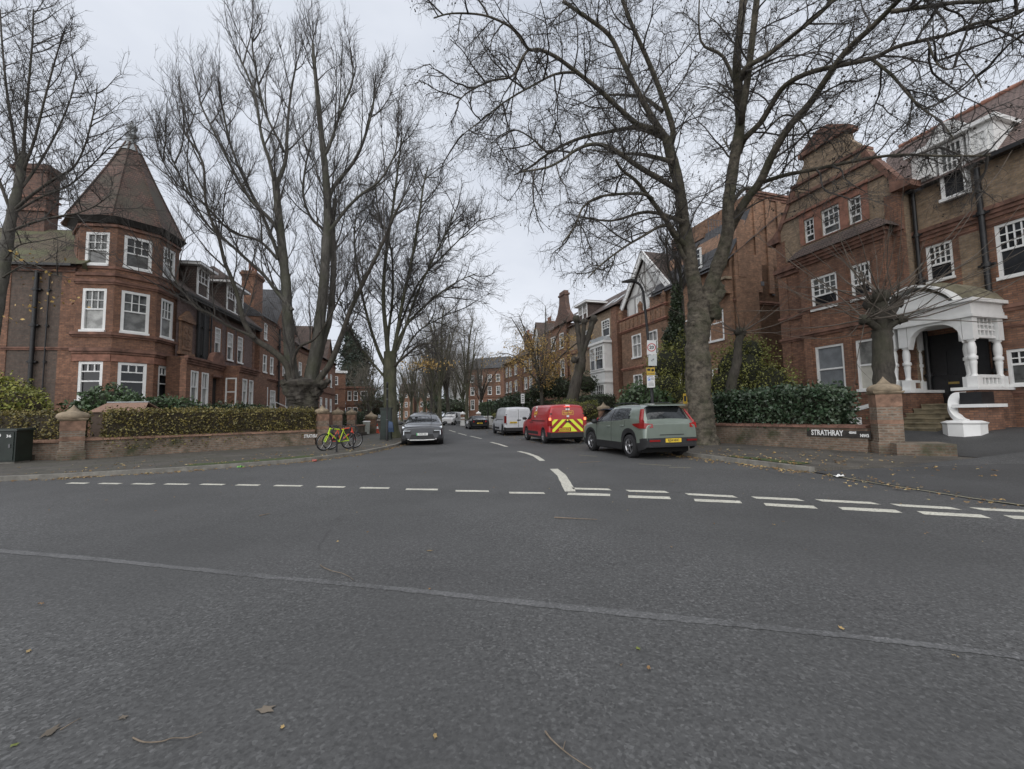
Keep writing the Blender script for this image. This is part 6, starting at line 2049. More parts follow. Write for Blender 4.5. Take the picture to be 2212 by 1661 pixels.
mb.tube([at(895, 800, 41), at(915, 792, 40.4), at(935, 788, 40), at(955, 786, 39.6)], [0.06, 0.045, 0.03, 0.012], 5)
mb.build('twig', M_twig, at2, Matrix.Identity(4))
# yellow leaves left on the fan crowned tree
c = np.concatenate([np.array(at(x, y, 16)) + NR.normal(size=(9, 3)) * np.array([0.35, 0.3, 0.12]) for x, y in [(100, 600), (120, 607), (60, 555), (115, 650), (30, 690), (90, 560), (70, 665), (140, 640)]])
leaves('leaves', c, 0.13, L_ochre, ft, 0.5)
# ------------------------------------------------------------------ vehicles
M_tyre = plain('tyre_rubber', (0.016, 0.016, 0.017), 0.85, var=0.2)
M_trim = plain('black_plastic_trim', (0.02, 0.02, 0.021), 0.55, var=0.2)
M_rim = plain('alloy_rim', (0.45, 0.45, 0.46), 0.3, 0.9, var=0.08)
M_rimdark = plain('dark_alloy', (0.05, 0.05, 0.055), 0.35, 0.6, var=0.1)
M_steel = plain('silver_wheel_trim', (0.3, 0.3, 0.3), 0.4, 0.7, var=0.1)
M_cglass = glassy('tinted_car_glass', (0.012, 0.014, 0.015), 0.03, 0.2, 1, 0.6)
M_screen = glassy('car_windscreen_glass', (0.03, 0.033, 0.036), 0.03, 0.3, 2, 1.0)
M_screen.node_tree.nodes['Principled BSDF'].inputs['IOR'].default_value = 2.1
M_redlens = glassy('red_lens', (0.24, 0.014, 0.014), 0.15, 0.2)
M_redlit = lamp_mat('lit_red_lens', (1.0, 0.06, 0.04), 0.8)
M_redglow = lamp_mat('lit_tail_light', (1.0, 0.22, 0.1), 1.1)
M_headl = lamp_mat('lit_headlight', (0.75, 0.8, 0.85), 0.25)
M_plateY = plain('yellow_plate', (0.72, 0.5, 0.04), 0.4, var=0.04)
M_plateW = plain('white_plate', (0.75, 0.75, 0.73), 0.4, var=0.04)
M_ink = plain('black_lettering', (0.02, 0.02, 0.02), 0.6, var=0.1)
M_wtext = plain('white_lettering', (0.8, 0.8, 0.78), 0.6, var=0.05)
M_under = plain('dark_underbody', (0.008, 0.008, 0.008), 0.9, var=0.1)
def pchip(xs, ys):
    n = len(xs)
    h = [xs[i + 1] - xs[i] for i in range(n - 1)]
    d = [(ys[i + 1] - ys[i]) / h[i] for i in range(n - 1)]
    m = [d[0]] + [0.0 if d[i - 1] * d[i] <= 0 else 2 * d[i - 1] * d[i] / (d[i - 1] + d[i]) for i in range(1, n - 1)] + [d[-1]]
    def f(x):
        i = 0
        while i < n - 2 and x > xs[i + 1]:
            i += 1
        t = (x - xs[i]) / h[i]
        return ys[i] * (1 + 2 * t) * (1 - t) ** 2 + m[i] * h[i] * t * (1 - t) ** 2 + ys[i + 1] * t * t * (3 - 2 * t) + m[i + 1] * h[i] * t * t * (t - 1)
    return f
def shell(stations, wheels, ra, cls, step=0.05, breaks=()):
    """closed car body skinned over half sections (sill, mid, belt, glass top, roof edge, crown); returns one mesh builder per class"""
    st = sorted(stations, key=lambda s: s[0])
    xs = [s[0] for s in st]
    fy = [pchip(xs, [s[1][k][0] for s in st]) for k in range(6)]
    fz = [pchip(xs, [s[1][k][1] for s in st]) for k in range(6)]
    n = int((xs[-1] - xs[0]) / step)
    X = sorted({round(xs[0] + (xs[-1] - xs[0]) * i / n, 4) for i in range(n + 1)} | {round(b, 4) for b in breaks})
    Tn = [0, .35, .7, 1, 1.35, 1.7, 1.92, 2, 2.08, 2.3, 2.55, 2.8, 2.93, 3, 3.12, 3.4, 3.7, 4, 4.5, 5]
    G = []
    for x in X:
        ys, zs = [f(x) for f in fy], [f(x) for f in fz]
        ty, tz = pchip(range(6), ys), pchip(range(6), zs)
        row = []
        for t in Tn:
            y, z = ty(t), tz(t)
            if t <= 2:
                for wx, wz in wheels:
                    q = ra * ra - (x - wx) ** 2
                    if q > 0:
                        za = wz + math.sqrt(q)
                        if za > zs[0]:
                            z = za + (z - zs[0]) / max(1e-4, zs[2] - zs[0]) * (zs[2] - za)
            row.append((y, z))
        G.append(row)
    out = {}
    for i in range(len(X) - 1):
        for j in range(len(Tn) - 1):
            k = cls((X[i] + X[i + 1]) / 2, (Tn[j] + Tn[j + 1]) / 2)
            if k is None:
                continue
            for s in (1, -1):
                key = k if not isinstance(k, tuple) else (k[0], s)
                m = out.setdefault(key, MB())
                a, b, c, d = [(X[p], G[p][q][0] * s, G[p][q][1]) for p, q in ((i, j), (i + 1, j), (i + 1, j + 1), (i, j + 1))]
                m.add([a, b, c, d], [(0, 3, 2, 1) if s == 1 else (0, 1, 2, 3)], 0, True)
    m = out.setdefault('body', MB())
    for i, flip in ((0, False), (len(X) - 1, True)):
        for j in range(len(Tn) - 1):
            a, b, c, d = (X[i], G[i][j][0], G[i][j][1]), (X[i], G[i][j + 1][0], G[i][j + 1][1]), (X[i], -G[i][j + 1][0], G[i][j + 1][1]), (X[i], -G[i][j][0], G[i][j][1])
            m.add([a, b, c, d], [(0, 1, 2, 3) if flip else (3, 2, 1, 0)], 0, False)
    for key, mbx in out.items():      # weld so smooth shading runs across
        idx, nv, remap = {}, [], []
        for p in mbx.v:
            q = tuple(round(c, 4) for c in p)
            if q not in idx:
                idx[q] = len(nv)
                nv.append(p)
            remap.append(idx[q])
        fs, mi, sm = [], [], []
        for f, a, b in zip(mbx.f, mbx.mi, mbx.sm):
            g = []
            for v in f:
                if remap[v] not in g:
                    g.append(remap[v])
            if len(g) > 2:
                fs.append(tuple(g))
                mi.append(a)
                sm.append(b)
        mbx.v, mbx.f, mbx.mi, mbx.sm = nv, fs, mi, sm
    return out
def wheel(root, M, x, y, r, wd, rim_mat, spokes=5, rr=0.68):
    s = 1 if y > 0 else -1
    mb = MB()
    prof = [(r * rr, -wd / 2), (r * 0.93, -wd / 2), (r, -wd / 2 + 0.03), (r, wd / 2 - 0.03), (r * 0.93, wd / 2), (r * rr, wd / 2)]
    if s < 0:
        prof = [(a, b) for a, b in prof]
    mb.ring_x(prof, 28, (x, y - s * wd / 2, r), closed=True)
    w_ = mb.build('wheel', M_tyre, root, M)
    mb = MB()
    yo = y - 0.012 * s
    mb.ring_x([(r * rr, -0.02), (r * rr, 0.005 * s), (r * rr * 0.9, 0.004 * s), (r * rr * 0.86, -0.04 * s)], 24, (x, yo, r), closed=True)
    for k in range(spokes):
        a = 2 * math.pi * k / spokes + 0.3
        c, q = math.cos(a), math.sin(a)
        p = lambda rad_, t, dy: (x + c * rad_ - q * t, yo + dy * s, r + q * rad_ + c * t)
        w0, w1 = r * 0.14, r * (0.2 if spokes <= 6 else 0.1)
        mb.hexa([p(r * 0.1, -w0 / 2, -0.03), p(r * rr * 0.9, -w1 / 2, -0.03), p(r * rr * 0.9, w1 / 2, -0.03), p(r * 0.1, w0 / 2, -0.03), p(r * 0.1, -w0 / 2, 0.0), p(r * rr * 0.9, -w1 / 2, 0.0), p(r * rr * 0.9, w1 / 2, 0.0), p(r * 0.1, w0 / 2, 0.0)])
    mb.ring_x([(r * 0.16, -0.04), (r * 0.16, 0.008 * s), (0.005, 0.012 * s)], 12, (x, yo, r))
    mb.build('rim', rim_mat, w_, M)
    mb = MB()
    mb.ring_x([(r * rr * 0.98, -0.055 * s), (0.01, -0.056 * s)], 20, (x, yo, r))
    mb.build('brake_disc', M_trim, w_, M)
def common(root, M, parts, body_mat, seam=None, names=None):
    for key, mb in parts.items():
        k = key[0] if isinstance(key, tuple) else key
        mats = {'body': body_mat, 'trim': M_trim, 'window': M_cglass, 'windscreen': M_screen, 'rear_window': M_cglass, 'front_door': body_mat, 'rear_door': body_mat, 'roof': M_trim, 'tailgate': body_mat, 'bonnet': body_mat}
        mb.build(k, mats[k], root, M)
def underbody(root, M, x0, x1, hw, z0, z1):
    mb = MB()
    mb.box(x0, x1, -hw, hw, z0, z1)
    mb.build('underbody', M_under, root, M)
def plate(root, M, x, z, txt, mat, face, wd=0.52, tilt=0.0, y=0.0, sticker=None):
    """face +1: on the front (looking +x), -1: on the tail"""
    mb = MB()
    mb.box(-wd / 2, wd / 2, -0.012, 0.0, -0.056, 0.056)
    R_ = Matrix.Translation((x, y, z)) @ Matrix.Rotation(rad(-90 if face < 0 else 90), 4, 'Z') @ Matrix.Rotation(tilt, 4, 'X')
    p = mb.build('number_plate', mat, root, M @ R_)
    text(txt, 0.098, M_ink, p, M @ R_ @ Matrix.Translation((0.02 if sticker else 0, -0.0135, 0)) @ FLAT, 'plate_lettering', 0.001, 0.002, 0.86)
    if sticker:
        mb = MB()
        mb.box(-wd / 2 + 0.002, -wd / 2 + 0.05, -0.014, -0.0125, -0.054, 0.054)
        mb.build('plate_band', sticker, p, M @ R_)
def mirror(root, M, x, y, z, mat):
    s = 1 if y > 0 else -1
    mb = MB()
    mb.loft([[(x + dx * k, y + s * o, z + dz * k) for dx, dz in ((-.05, -.07), (.06, -.06), (.07, .05), (0, .08), (-.05, .06))] for o, k in ((0.0, 0.35), (0.06, 0.5), (0.08, 1.0), (0.2, 1.05), (0.25, 0.7))], 0, True)
    mb.build('wing_mirror', mat, root, M)
def handle(root, M, x, y, z, mat, ln=0.2):
    s = 1 if y > 0 else -1
    mb = MB()
    mb.tube([(x - ln / 2, y, z), (x - ln / 2 + 0.03, y + s * 0.035, z), (x + ln / 2 - 0.03, y + s * 0.035, z), (x + ln / 2, y, z)], 0.016, 6)
    mb.build('door_handle', mat, root, M)
def heading(p, deg):
    """car standing at p with its nose pointing deg clockwise from straight ahead"""
    return T(p[0], p[1], 0.004, rad(90 - deg))
# ---- sage green SUV
def suv(M, label, body, rim, txt, group=None, detail=True):
    c = thing('parked_car', label, 'car', M, group)
    st = [(2.21, [(.62, .34), (.7, .52), (.7, .76), (.58, .86), (.36, .89), (0, .9)]), (2.08, [(.86, .26), (.88, .55), (.85, .86), (.72, .96), (.42, .99), (0, 1.0)]),
          (1.6, [(.9, .22), (.93, .56), (.9, .98), (.78, 1.05), (.45, 1.09), (0, 1.1)]), (1.0, [(.9, .22), (.93, .56), (.9, 1.03), (.82, 1.08), (.5, 1.13), (0, 1.15)]),
          (.4, [(.9, .22), (.93, .56), (.9, 1.05), (.75, 1.33), (.55, 1.42), (0, 1.45)]), (-.05, [(.9, .22), (.93, .56), (.9, 1.06), (.69, 1.5), (.55, 1.585), (0, 1.62)]),
          (-.6, [(.9, .22), (.93, .56), (.9, 1.08), (.68, 1.53), (.54, 1.615), (0, 1.65)]), (-1.3, [(.9, .22), (.93, .56), (.9, 1.14), (.67, 1.52), (.52, 1.6), (0, 1.64)]),
          (-1.8, [(.89, .24), (.93, .58), (.88, 1.12), (.66, 1.47), (.5, 1.56), (0, 1.6)]), (-2.0, [(.87, .28), (.91, .6), (.86, 1.08), (.7, 1.2), (.5, 1.24), (0, 1.26)]),
          (-2.12, [(.84, .32), (.89, .62), (.84, 1.0), (.72, 1.06), (.5, 1.07), (0, 1.08)]), (-2.2, [(.74, .4), (.83, .62), (.8, .92), (.7, 1.0), (.48, 1.01), (0, 1.015)])]
    def cls(x, t):
        if t < 0.55 and -2.0 < x < 2.0 or t < 0.9 and (x < -1.95 or x > 2.05):
            return 'trim'
        for wx in (1.35, -1.35):
            if t < 0.9 and abs(x - wx) < 0.47:
                return 'trim'
        if 2.04 < t < 2.96:
            a, b = 0.98 - 0.95 * (t - 2), -0.2
            if b + 0.02 < x < a - 0.12:
                return ('window',)
            if -0.98 < x < -0.26:
                return ('window',)
            if -1.45 + 0.5 * (t - 2.0) * 0.6 < x < -1.03:
                return ('window',)
            if -1.03 <= x < 0.9:
                return 'trim'
        if t > 3.06:
            if -0.02 < x < 0.98:
                return 'windscreen'
            if -2.06 < x < -1.82:
                return 'rear_window'
        if 0.55 <= t < 2.0:
            if abs(x + 0.24) < 0.012 or abs(x - 0.86) < 0.012 or (abs(x + 1.12) < 0.012 and t > 1.2):
                return 'trim'
            if -0.23 < x < 0.85:
                return ('front_door',)
            if -1.12 < x < -0.25 and (t > 1.2 or x > -0.86):
                return ('rear_door',)
        return 'body'
    p = shell(st, [(1.35, .35), (-1.35, .35)], 0.41, cls, 0.05, (0.848, 0.872, -0.252, -0.228, -1.132, -1.108))
    common(c, M, p, body)
    underbody(c, M, -1.85, 2.0, 0.8, 0.18, 0.6)
    for x in (1.35, -1.35):
        for y in (0.93, -0.93):
            wheel(c, M, x, y, 0.35, 0.235, rim, 5)
    for s in (1, -1):
        mirror(c, M, 0.72, s * 0.9, 1.08, M_trim)
        handle(c, M, -0.08, s * 0.925, 0.93, body)
        handle(c, M, -0.98, s * 0.925, 0.97, body)
        mb = MB()        # hockey-stick tail light climbing the rear pillar
        sec = lambda x, y, z, w_, h_: [(x - w_, s * (y - .03), z - h_), (x + .05, s * (y + .035), z - h_), (x + .05, s * (y + .035), z + h_), (x - w_, s * (y - .03), z + h_)]
        mb.loft([sec(-1.84, .71, 1.44, .05, .03), sec(-1.9, .78, 1.3, .06, .05), sec(-1.97, .85, 1.12, .07, .06), sec(-2.03, .87, 1.0, .09, .1)], 0, True)
        y_ = lambda a, b: sorted((s * a, s * b))
        mb.loft([[(-1.62, s * .9, .99), (-1.62, s * .935, .99), (-1.62, s * .935, 1.03), (-1.62, s * .9, 1.03)], [(-1.95, s * .86, .9), (-1.95, s * .93, .9), (-1.95, s * .915, 1.06), (-1.95, s * .86, 1.06)], [(-2.1, s * .8, .9), (-2.17, s * .88, .9), (-2.15, s * .87, 1.06), (-2.08, s * .8, 1.06)], [(-2.1, s * .6, .92), (-2.225, s * .62, .92), (-2.205, s * .62, 1.03), (-2.08, s * .6, 1.03)]])
        mb.build('tail_light', M_redlens, c, M)
        mb = MB()
        mb.box(-2.29, -2.24, min(s * .45, s * .78), max(s * .45, s * .78), .52, .575)
        mb.build('reflector', M_redlens, c, M)
        mb = MB()
        mb.box(2.0, 2.18, min(s * .5, s * .8), max(s * .5, s * .8), .78, .88)
        mb.build('headlight', M_headl, c, M)
        mb = MB()
        mb.tube([(-1.5, s * .6, 1.6), (-1.2, s * .6, 1.67), (-.3, s * .62, 1.68), (0.0, s * .62, 1.62)], 0.018, 6)
        mb.build('roof_rail', M_trim, c, M)
    mb = MB()
    mb.hexa([(-2.26, -.78, .36), (-2.05, -.88, .36), (-2.05, .88, .36), (-2.26, .78, .36), (-2.26, -.78, .62), (-2.05, -.9, .62), (-2.05, .9, .62), (-2.26, .78, .62)])
    mb.box(-2.275, -2.2, -.7, .7, .4, .44)
    mb.build('rear_bumper', M_trim, c, M)
    mb = MB()
    mb.hexa([(-2.08, -.6, 1.555), (-1.75, -.62, 1.59), (-1.75, .62, 1.59), (-2.08, .6, 1.555), (-2.08, -.58, 1.59), (-1.75, -.6, 1.63), (-1.75, .6, 1.63), (-2.08, .58, 1.59)])
    mb.build('spoiler', body, c, M)
    mb = MB()
    mb.box(-2.215, -2.2, -.4, .4, .7, .72)
    mb.box(2.18, 2.24, -.45, .45, .5, .78)
    mb.build('trim_strip', M_trim, c, M)
    if txt:
        plate(c, M, -2.262, .545, txt, M_plateY, -1)
    return c
SV = heading((4.1, 14.4), -14.5)
suv(SV, 'sage green SUV with tall red tail lights parked beside the plane tree', paint('sage_green_paint', (0.19, 0.225, 0.19), 0.3, 0.28, 0.9), M_rim, 'RJ24 NNC')
# ---- vans
def van(M, label, body, L_, W_, H_, wb, txt, lit, kind, group=None, nose=0.9, r=0.33, rimm=None):
    c = thing('parked_van', label, 'van', M, group)
    f, b = L_ / 2, -L_ / 2
    hw = W_ / 2
    wx = f - 0.92
    wr = wx - wb
    st = [(f, [(hw * .72, .3), (hw * .78, .5), (hw * .76, .78), (hw * .6, .88), (hw * .35, .9), (0, .91)]), (f - .12, [(hw * .93, .24), (hw * .96, .5), (hw * .93, .86), (hw * .8, .98), (hw * .45, 1.02), (0, 1.03)]),
          (f - .55, [(hw * .97, .22), (hw, .55), (hw * .96, 1.0), (hw * .84, 1.1), (hw * .5, 1.15), (0, 1.16)]), (f - .95, [(hw * .97, .22), (hw, .55), (hw * .97, 1.06), (hw * .86, 1.16), (hw * .6, 1.22), (0, 1.25)]),
          (f - 1.35, [(hw * .97, .22), (hw, .55), (hw * .97, 1.08), (hw * .84, H_ - .34), (hw * .66, H_ - .28), (0, H_ - .25)]), (f - 1.7, [(hw * .97, .22), (hw, .55), (hw * .97, 1.1), (hw * .82, H_ - .13), (hw * .66, H_ - .06), (0, H_ - .03)]),
          (f - 2.3, [(hw * .97, .22), (hw, .55), (hw * .97, 1.12), (hw * .83, H_ - .11), (hw * .68, H_ - .03), (0, H_)]), (b + .5, [(hw * .97, .24), (hw, .55), (hw * .97, 1.12), (hw * .84, H_ - .12), (hw * .7, H_ - .05), (0, H_ - .02)]),
          (b + .12, [(hw * .96, .28), (hw * .99, .55), (hw * .96, 1.12), (hw * .83, H_ - .16), (hw * .68, H_ - .09), (0, H_ - .05)]), (b + .02, [(hw * .9, .32), (hw * .94, .55), (hw * .9, 1.1), (hw * .79, H_ - .22), (hw * .64, H_ - .16), (0, H_ - .13)]), (b, [(hw * .86, .34), (hw * .9, .55), (hw * .87, 1.1), (hw * .77, H_ - .25), (hw * .62, H_ - .19), (0, H_ - .17)])]
    d0, d1 = f - 1.95, f - 0.98
    def cls(x, t):
        if t < 0.35 or (t < 0.95 and (x < b + 0.25 or x > f - 0.2)):
            return 'trim'
        if 2.04 < t < 2.96 and d0 + 0.08 < x < (f - 0.98) - 0.72 * (t - 2):
            return ('window',)
        if t > 3.04 and f - 1.68 < x < f - 0.96:
            return 'windscreen'
        if 0.35 <= t < 3.0 and (abs(x - d0) < 0.012 or (abs(x - d0 + 1.0) < 0.01 and t < 2.9)):
            return 'trim'
        if 0.35 <= t < 2.04 and d0 < x < d1:
            return ('front_door',)
        if t < 2.0 and abs(x - d1) < 0.012:
            return 'trim'
        return 'body'
    p = shell(st, [(wx, r), (wr, r)], r + 0.06, cls, 0.05, (d0 - .012, d0 + .012, d1 - .012, d1 + .012, d0 - 1.01, d0 - .99))
    common(c, M, p, body)
    underbody(c, M, b + .15, f - .15, hw * .85, .2, .6)
    for x in (wx, wr):
        for y in (hw, -hw):
            wheel(c, M, x, y, r, 0.2, rimm or M_steel, 8, 0.6)
    for s in (1, -1):
        mirror(c, M, f - 1.12, s * hw * .97, 1.16, M_trim)
        handle(c, M, d0 + .16, s * hw * .985, .98, M_trim)
        handle(c, M, d0 - .16, s * hw * .985, .98, M_trim)
        mb = MB()
        mb.box(b - .01, b + .16, *sorted((s * hw * .84, s * hw * .985)), .82, 1.22 if kind == 'red' else 1.3)
        mb.build('tail_light', M_redlens, c, M)
        if lit:
            mb = MB()
            mb.box(b - .03, b - .011, *sorted((s * hw * .86, s * hw * .97)), 1.08, 1.2)
            mb.build('brake_light', M_redglow, c, M)
        mb = MB()
        mb.box(f - .25, f - .06, *sorted((s * hw * .62, s * hw * .88)), .78, .92)
        mb.build('headlight', M_headl, c, M)
        mb = MB()
        mb.box(f - 3.1, f - 1.2, *sorted((s * hw * .98, s * hw * 1.012)), .4, .54)
        mb.build('side_moulding', M_trim, c, M)
        mb = MB()
        mb.box(b + .55, d0 - .05, *sorted((s * hw * .975, s * hw * 1.0)), 1.035, 1.075)
        mb.build('door_rail', M_trim, c, M)
    mb = MB()
    mb.hexa([(b - .06, -hw * .9, .3), (b + .2, -hw * .98, .3), (b + .2, hw * .98, .3), (b - .06, hw * .9, .3), (b - .06, -hw * .9, .52), (b + .2, -hw * .98, .55), (b + .2, hw * .98, .55), (b - .06, hw * .9, .52)])
    mb.build('rear_bumper', M_trim, c, M)
    mb = MB()      # seams and hinges of the rear doors
    mb.box(b - .006, b, -.012, .012, .55, H_ - .2)
    for s in (1, -1):
        for z in (.75, 1.35):
            mb.box(b - .02, b + .02, *sorted((s * hw * .8, s * hw * .9)), z, z + .05)
    mb.box(b - .03, b, -.16, .1, .98, 1.04)
    mb.build('rear_door_fitting', M_trim, c, M)
    return c, (f, b, hw, wx, wr)
RV_ = heading((1.95, 21.4), -13.5)
M_post = paint('post_van_red', (0.42, 0.022, 0.025), 0.0, 0.3, 0.6)
c, (f, b, hw, wx, wr) = van(RV_, 'red mail van with yellow chevrons and lit brake lights between white van and green SUV', M_post, 4.75, 1.85, 1.84, 2.975, '', True, 'red')
M_chev = lamp_mat('reflective_yellow_glow', (0.62, 0.72, 0.05), 0.12)  # weak emission stands in for light thrown back by the yellow sheeting
M_chevred = plain('reflective_red', (0.33, 0.025, 0.025), 0.4, var=0.05)
MRr = RV_ @ Matrix.Translation((b - 0.004, 0, 0)) @ Matrix.Rotation(rad(-90), 4, 'Z')     # tail panel: x right, z up
mb = MB()
def panel(poly, y0, mi):
    mb.prism(poly, -y0, -y0 + 0.004, mi)
x0, x1, z0, z1 = -0.74, 0.74, 0.56, 1.12
panel([(x0, z0), (x1, z0), (x1, z1), (x0, z1)], 0.004, 0)
for s in (-1, 1):
    for k, o in enumerate((0.0, 0.36, 0.72)):
        # bars rising towards the middle
        a = [(s * (0.74 - 0.0), z0 - 0.1 + o - 0.16), (s * 0.03, z0 - 0.1 + o + 0.52), (s * 0.03, z0 - 0.1 + o + 0.7), (s * 0.74, z0 - 0.1 + o + 0.02)]
        q = []
        for i in range(4):      # clip to the panel height
            q.append(a[i])
        def clip(poly, zc, keep):
            r_ = []
            for i in range(len(poly)):
                p_, n_ = poly[i], poly[(i + 1) % len(poly)]
                ip, in_ = keep(p_[1], zc), keep(n_[1], zc)
                if ip:
                    r_.append(p_)
                if ip != in_:
                    t_ = (zc - p_[1]) / (n_[1] - p_[1])
                    r_.append((p_[0] + (n_[0] - p_[0]) * t_, zc))
            return r_
        q = clip(q, z0 + 0.002, lambda v, c_: v >= c_)
        q = clip(q, z1 - 0.002, lambda v, c_: v <= c_) if len(q) > 2 else q
        if len(q) > 2:
            panel(q, 0.008, 1)
panel([(-.47, .575), (.15, .575), (.15, .75), (-.47, .75)], 0.0105, 1)
mb.build('chevron_panel', [M_chev, M_chevred], c, MRr)
plate(c, RV_, b - 0.016, .66, 'KO19 UHX', M_plateY, -1, 0.5, 0, 0.16)
mb = MB()
mb.box(b - .004, b + .1, -.14, .14, 1.68, 1.72)
mb.build('brake_light', M_redlit, c, RV_)
def mail_badge(Mx):
    mb = MB()
    mb.box(-.1, .1, -.006, 0, .12, .36)
    mb.box(-.06, .06, -.006, 0, -.2, -.12)
    p_ = mb.build('badge_panel', M_wtext, c, Mx)
    mb = MB()
    for q in (-.045, 0, .045):
        mb.lathe([(.0, .0), (.018, .018), (.0, .036)], 6, (q, -.007, .25))
    mb.box(-.065, .065, -.009, -.006, .2, .25)
    mb.build('crown_emblem', M_ink, p_, Mx)
    mb = MB()
    for a_ in ((-.27, .27, -.1, -.085), (-.27, .27, .075, .09), (-.27, -.255, -.085, .075), (.255, .27, -.085, .075)):
        mb.box(a_[0], a_[1], -.006, 0, a_[2], a_[3])
    M_gold = M_plateY
    mb.build('badge_frame', M_gold, p_, Mx)
    text('Royal Mail', 0.115, M_gold, p_, Mx @ Matrix.Translation((0, -.004, 0)) @ FLAT, 'badge_lettering', 0.002, 0.003, 0.85)
mail_badge(RV_ @ Matrix.Translation((b - 0.004, -0.02, 1.42)) @ Matrix.Rotation(rad(-90), 4, 'Z') @ Matrix.Rotation(rad(-3), 4, 'X'))
mail_badge(RV_ @ Matrix.Translation((f - 2.6, hw * .915 + 0.012, 1.42)) @ Matrix.Rotation(rad(180), 4, 'Z') @ Matrix.Rotation(rad(-13), 4, 'X'))
WV = heading((-0.15, 30.1), -12.5)
c, (f, b, hw, wx, wr) = van(WV, 'white panel van parked ahead of the red mail van', paint('van_white', (0.62, 0.63, 0.65), 0.0, 0.35, 0.5), 4.95, 1.92, 1.91, 3.27, '', False, 'white', rimm=M_rimdark)
plate(c, WV, b - 0.03, .86, 'EG23 NUK', M_plateY, -1, 0.5, 0, 0.35)
mb = MB()
mb.box(b - .008, b + .002, -.62, -.08, 1.2, 1.62)
mb.box(b - .008, b + .002, .08, .62, 1.2, 1.62)
mb.build('rear_panel', plain('van_white_panel', (0.55, 0.56, 0.58), 0.3, var=0.05), c, WV)
g = at(979, 905, 62)
c, (f, b, hw, wx, wr) = van(heading((g.x, 62), -165), 'distant white van half hidden by a dark trunk down the street', paint('far_van_white', (0.6, 0.6, 0.6), 0, 0.35, 0.5), 4.7, 1.9, 1.95, 3.0, '', False, 'white')
# ---- grey electric coupe SUV, nose towards us
PM = heading((-4.72, 22.15), 169.5)
c = thing('parked_car', 'dark grey electric car facing us with slim headlights and green banded plate', 'car', PM)
M_pol = paint('metallic_grey_paint', (0.085, 0.088, 0.095), 0.5, 0.28, 0.9)
st = [(2.42, [(.66, .3), (.76, .5), (.78, .7), (.6, .79), (.35, .81), (0, .82)]), (2.3, [(.88, .22), (.94, .48), (.92, .74), (.78, .84), (.45, .88), (0, .89)]), (1.9, [(.95, .2), (1.0, .52), (.97, .82), (.84, .91), (.5, .95), (0, .96)]),
      (1.15, [(.95, .2), (1.0, .55), (.97, .9), (.87, .97), (.55, 1.02), (0, 1.03)]), (.6, [(.95, .2), (1.0, .55), (.97, .94), (.82, 1.15), (.66, 1.24), (0, 1.28)]), (.0, [(.95, .2), (1.0, .55), (.97, .96), (.74, 1.37), (.6, 1.45), (0, 1.48)]),
      (-.6, [(.95, .2), (1.0, .55), (.97, .98), (.71, 1.41), (.57, 1.5), (0, 1.54)]), (-1.4, [(.95, .22), (1.0, .57), (.96, 1.02), (.7, 1.34), (.55, 1.42), (0, 1.46)]), (-2.1, [(.93, .26), (.98, .6), (.94, 1.04), (.74, 1.16), (.55, 1.2), (0, 1.22)]), (-2.42, [(.8, .36), (.88, .62), (.86, .98), (.7, 1.06), (.5, 1.07), (0, 1.08)])]
def cls(x, t):
    if t < 0.4:
        return 'trim'
    if 2.04 < t < 2.96 and (-0.35 < x < 1.05 - 0.95 * (t - 2) or -1.5 < x < -0.42):
        return ('window',)
    if t > 3.05 and 0.02 < x < 1.12:
        return 'windscreen'
    if t > 3.3 and -1.3 < x < -0.3:
        return 'roof'
    if 0.4 <= t < 2.0 and -0.3 < x < 0.95:
        return ('front_door',)
    if 1.25 < x < 2.35 and t > 3.1:
        return 'bonnet'
    return 'body'
common(c, PM, shell(st, [(1.5, .36), (-1.5, .36)], 0.42, cls), M_pol)
underbody(c, PM, -2.2, 2.2, 0.85, .17, .5)
for x in (1.5, -1.5):
    for y in (1.0, -1.0):
        wheel(c, PM, x, y, 0.36, 0.25, M_rimdark, 5)
for s in (1, -1):
    mirror(c, PM, 0.75, s * 0.97, 1.02, M_trim)
    mb = MB()
    mb.hexa([(2.28, *((s * .52,) if 0 else (s * .55,)), .74), (2.16, s * .93, .76), (2.05, s * .95, .76), (2.1, s * .55, .74), (2.33, s * .58, .79), (2.16, s * .93, .9), (2.02, s * .93, .9), (2.1, s * .58, .79)])
    mb.build('headlight', M_headl, c, PM)
    mb = MB()
    mb.box(2.36, 2.44, *sorted((s * .5, s * .86)), .57, .69)
    mb.build('air_intake', M_trim, c, PM)
    mb = MB()
    mb.box(2.44, 2.45, *sorted((s * .83, s * .855)), .5, .7)
    mb.box(2.44, 2.45, *sorted((s * .55, s * .855)), .685, .7)
    mb.build('running_light', M_headl, c, PM)
mb = MB()
mb.prism([(-.62, .27), (.62, .27), (.5, .5), (-.5, .5)], -.03, .03)
mb.build('lower_grille', M_trim, c, PM @ Matrix.Translation((2.43, 0, 0)) @ Matrix.Rotation(rad(90), 4, 'Z'))
mb = MB()
mb.loft([[(x, y, z), (x, y, z + .035), (x + .03, y, z + .035), (x + .03, y, z)] for x, y, z in [(2.36, -.72, .3), (2.44, -.55, .25), (2.46, 0, .24), (2.44, .55, .25), (2.36, .72, .3)]])
mb.build('splitter', M_white, c, PM)
mb = MB()
mb.box(2.3, 2.46, -.5, .5, .5, .52)
mb.build('trim_strip', M_trim, c, PM)
plate(c, PM, 2.475, .53, 'OV25 SXS', M_plateW, 1, 0.52, 0, 0, plain('green_band', (0.05, 0.42, 0.12), 0.4))
mb = MB()
mb.box(-.36, .3, .6, .63, 1.0, 1.02)
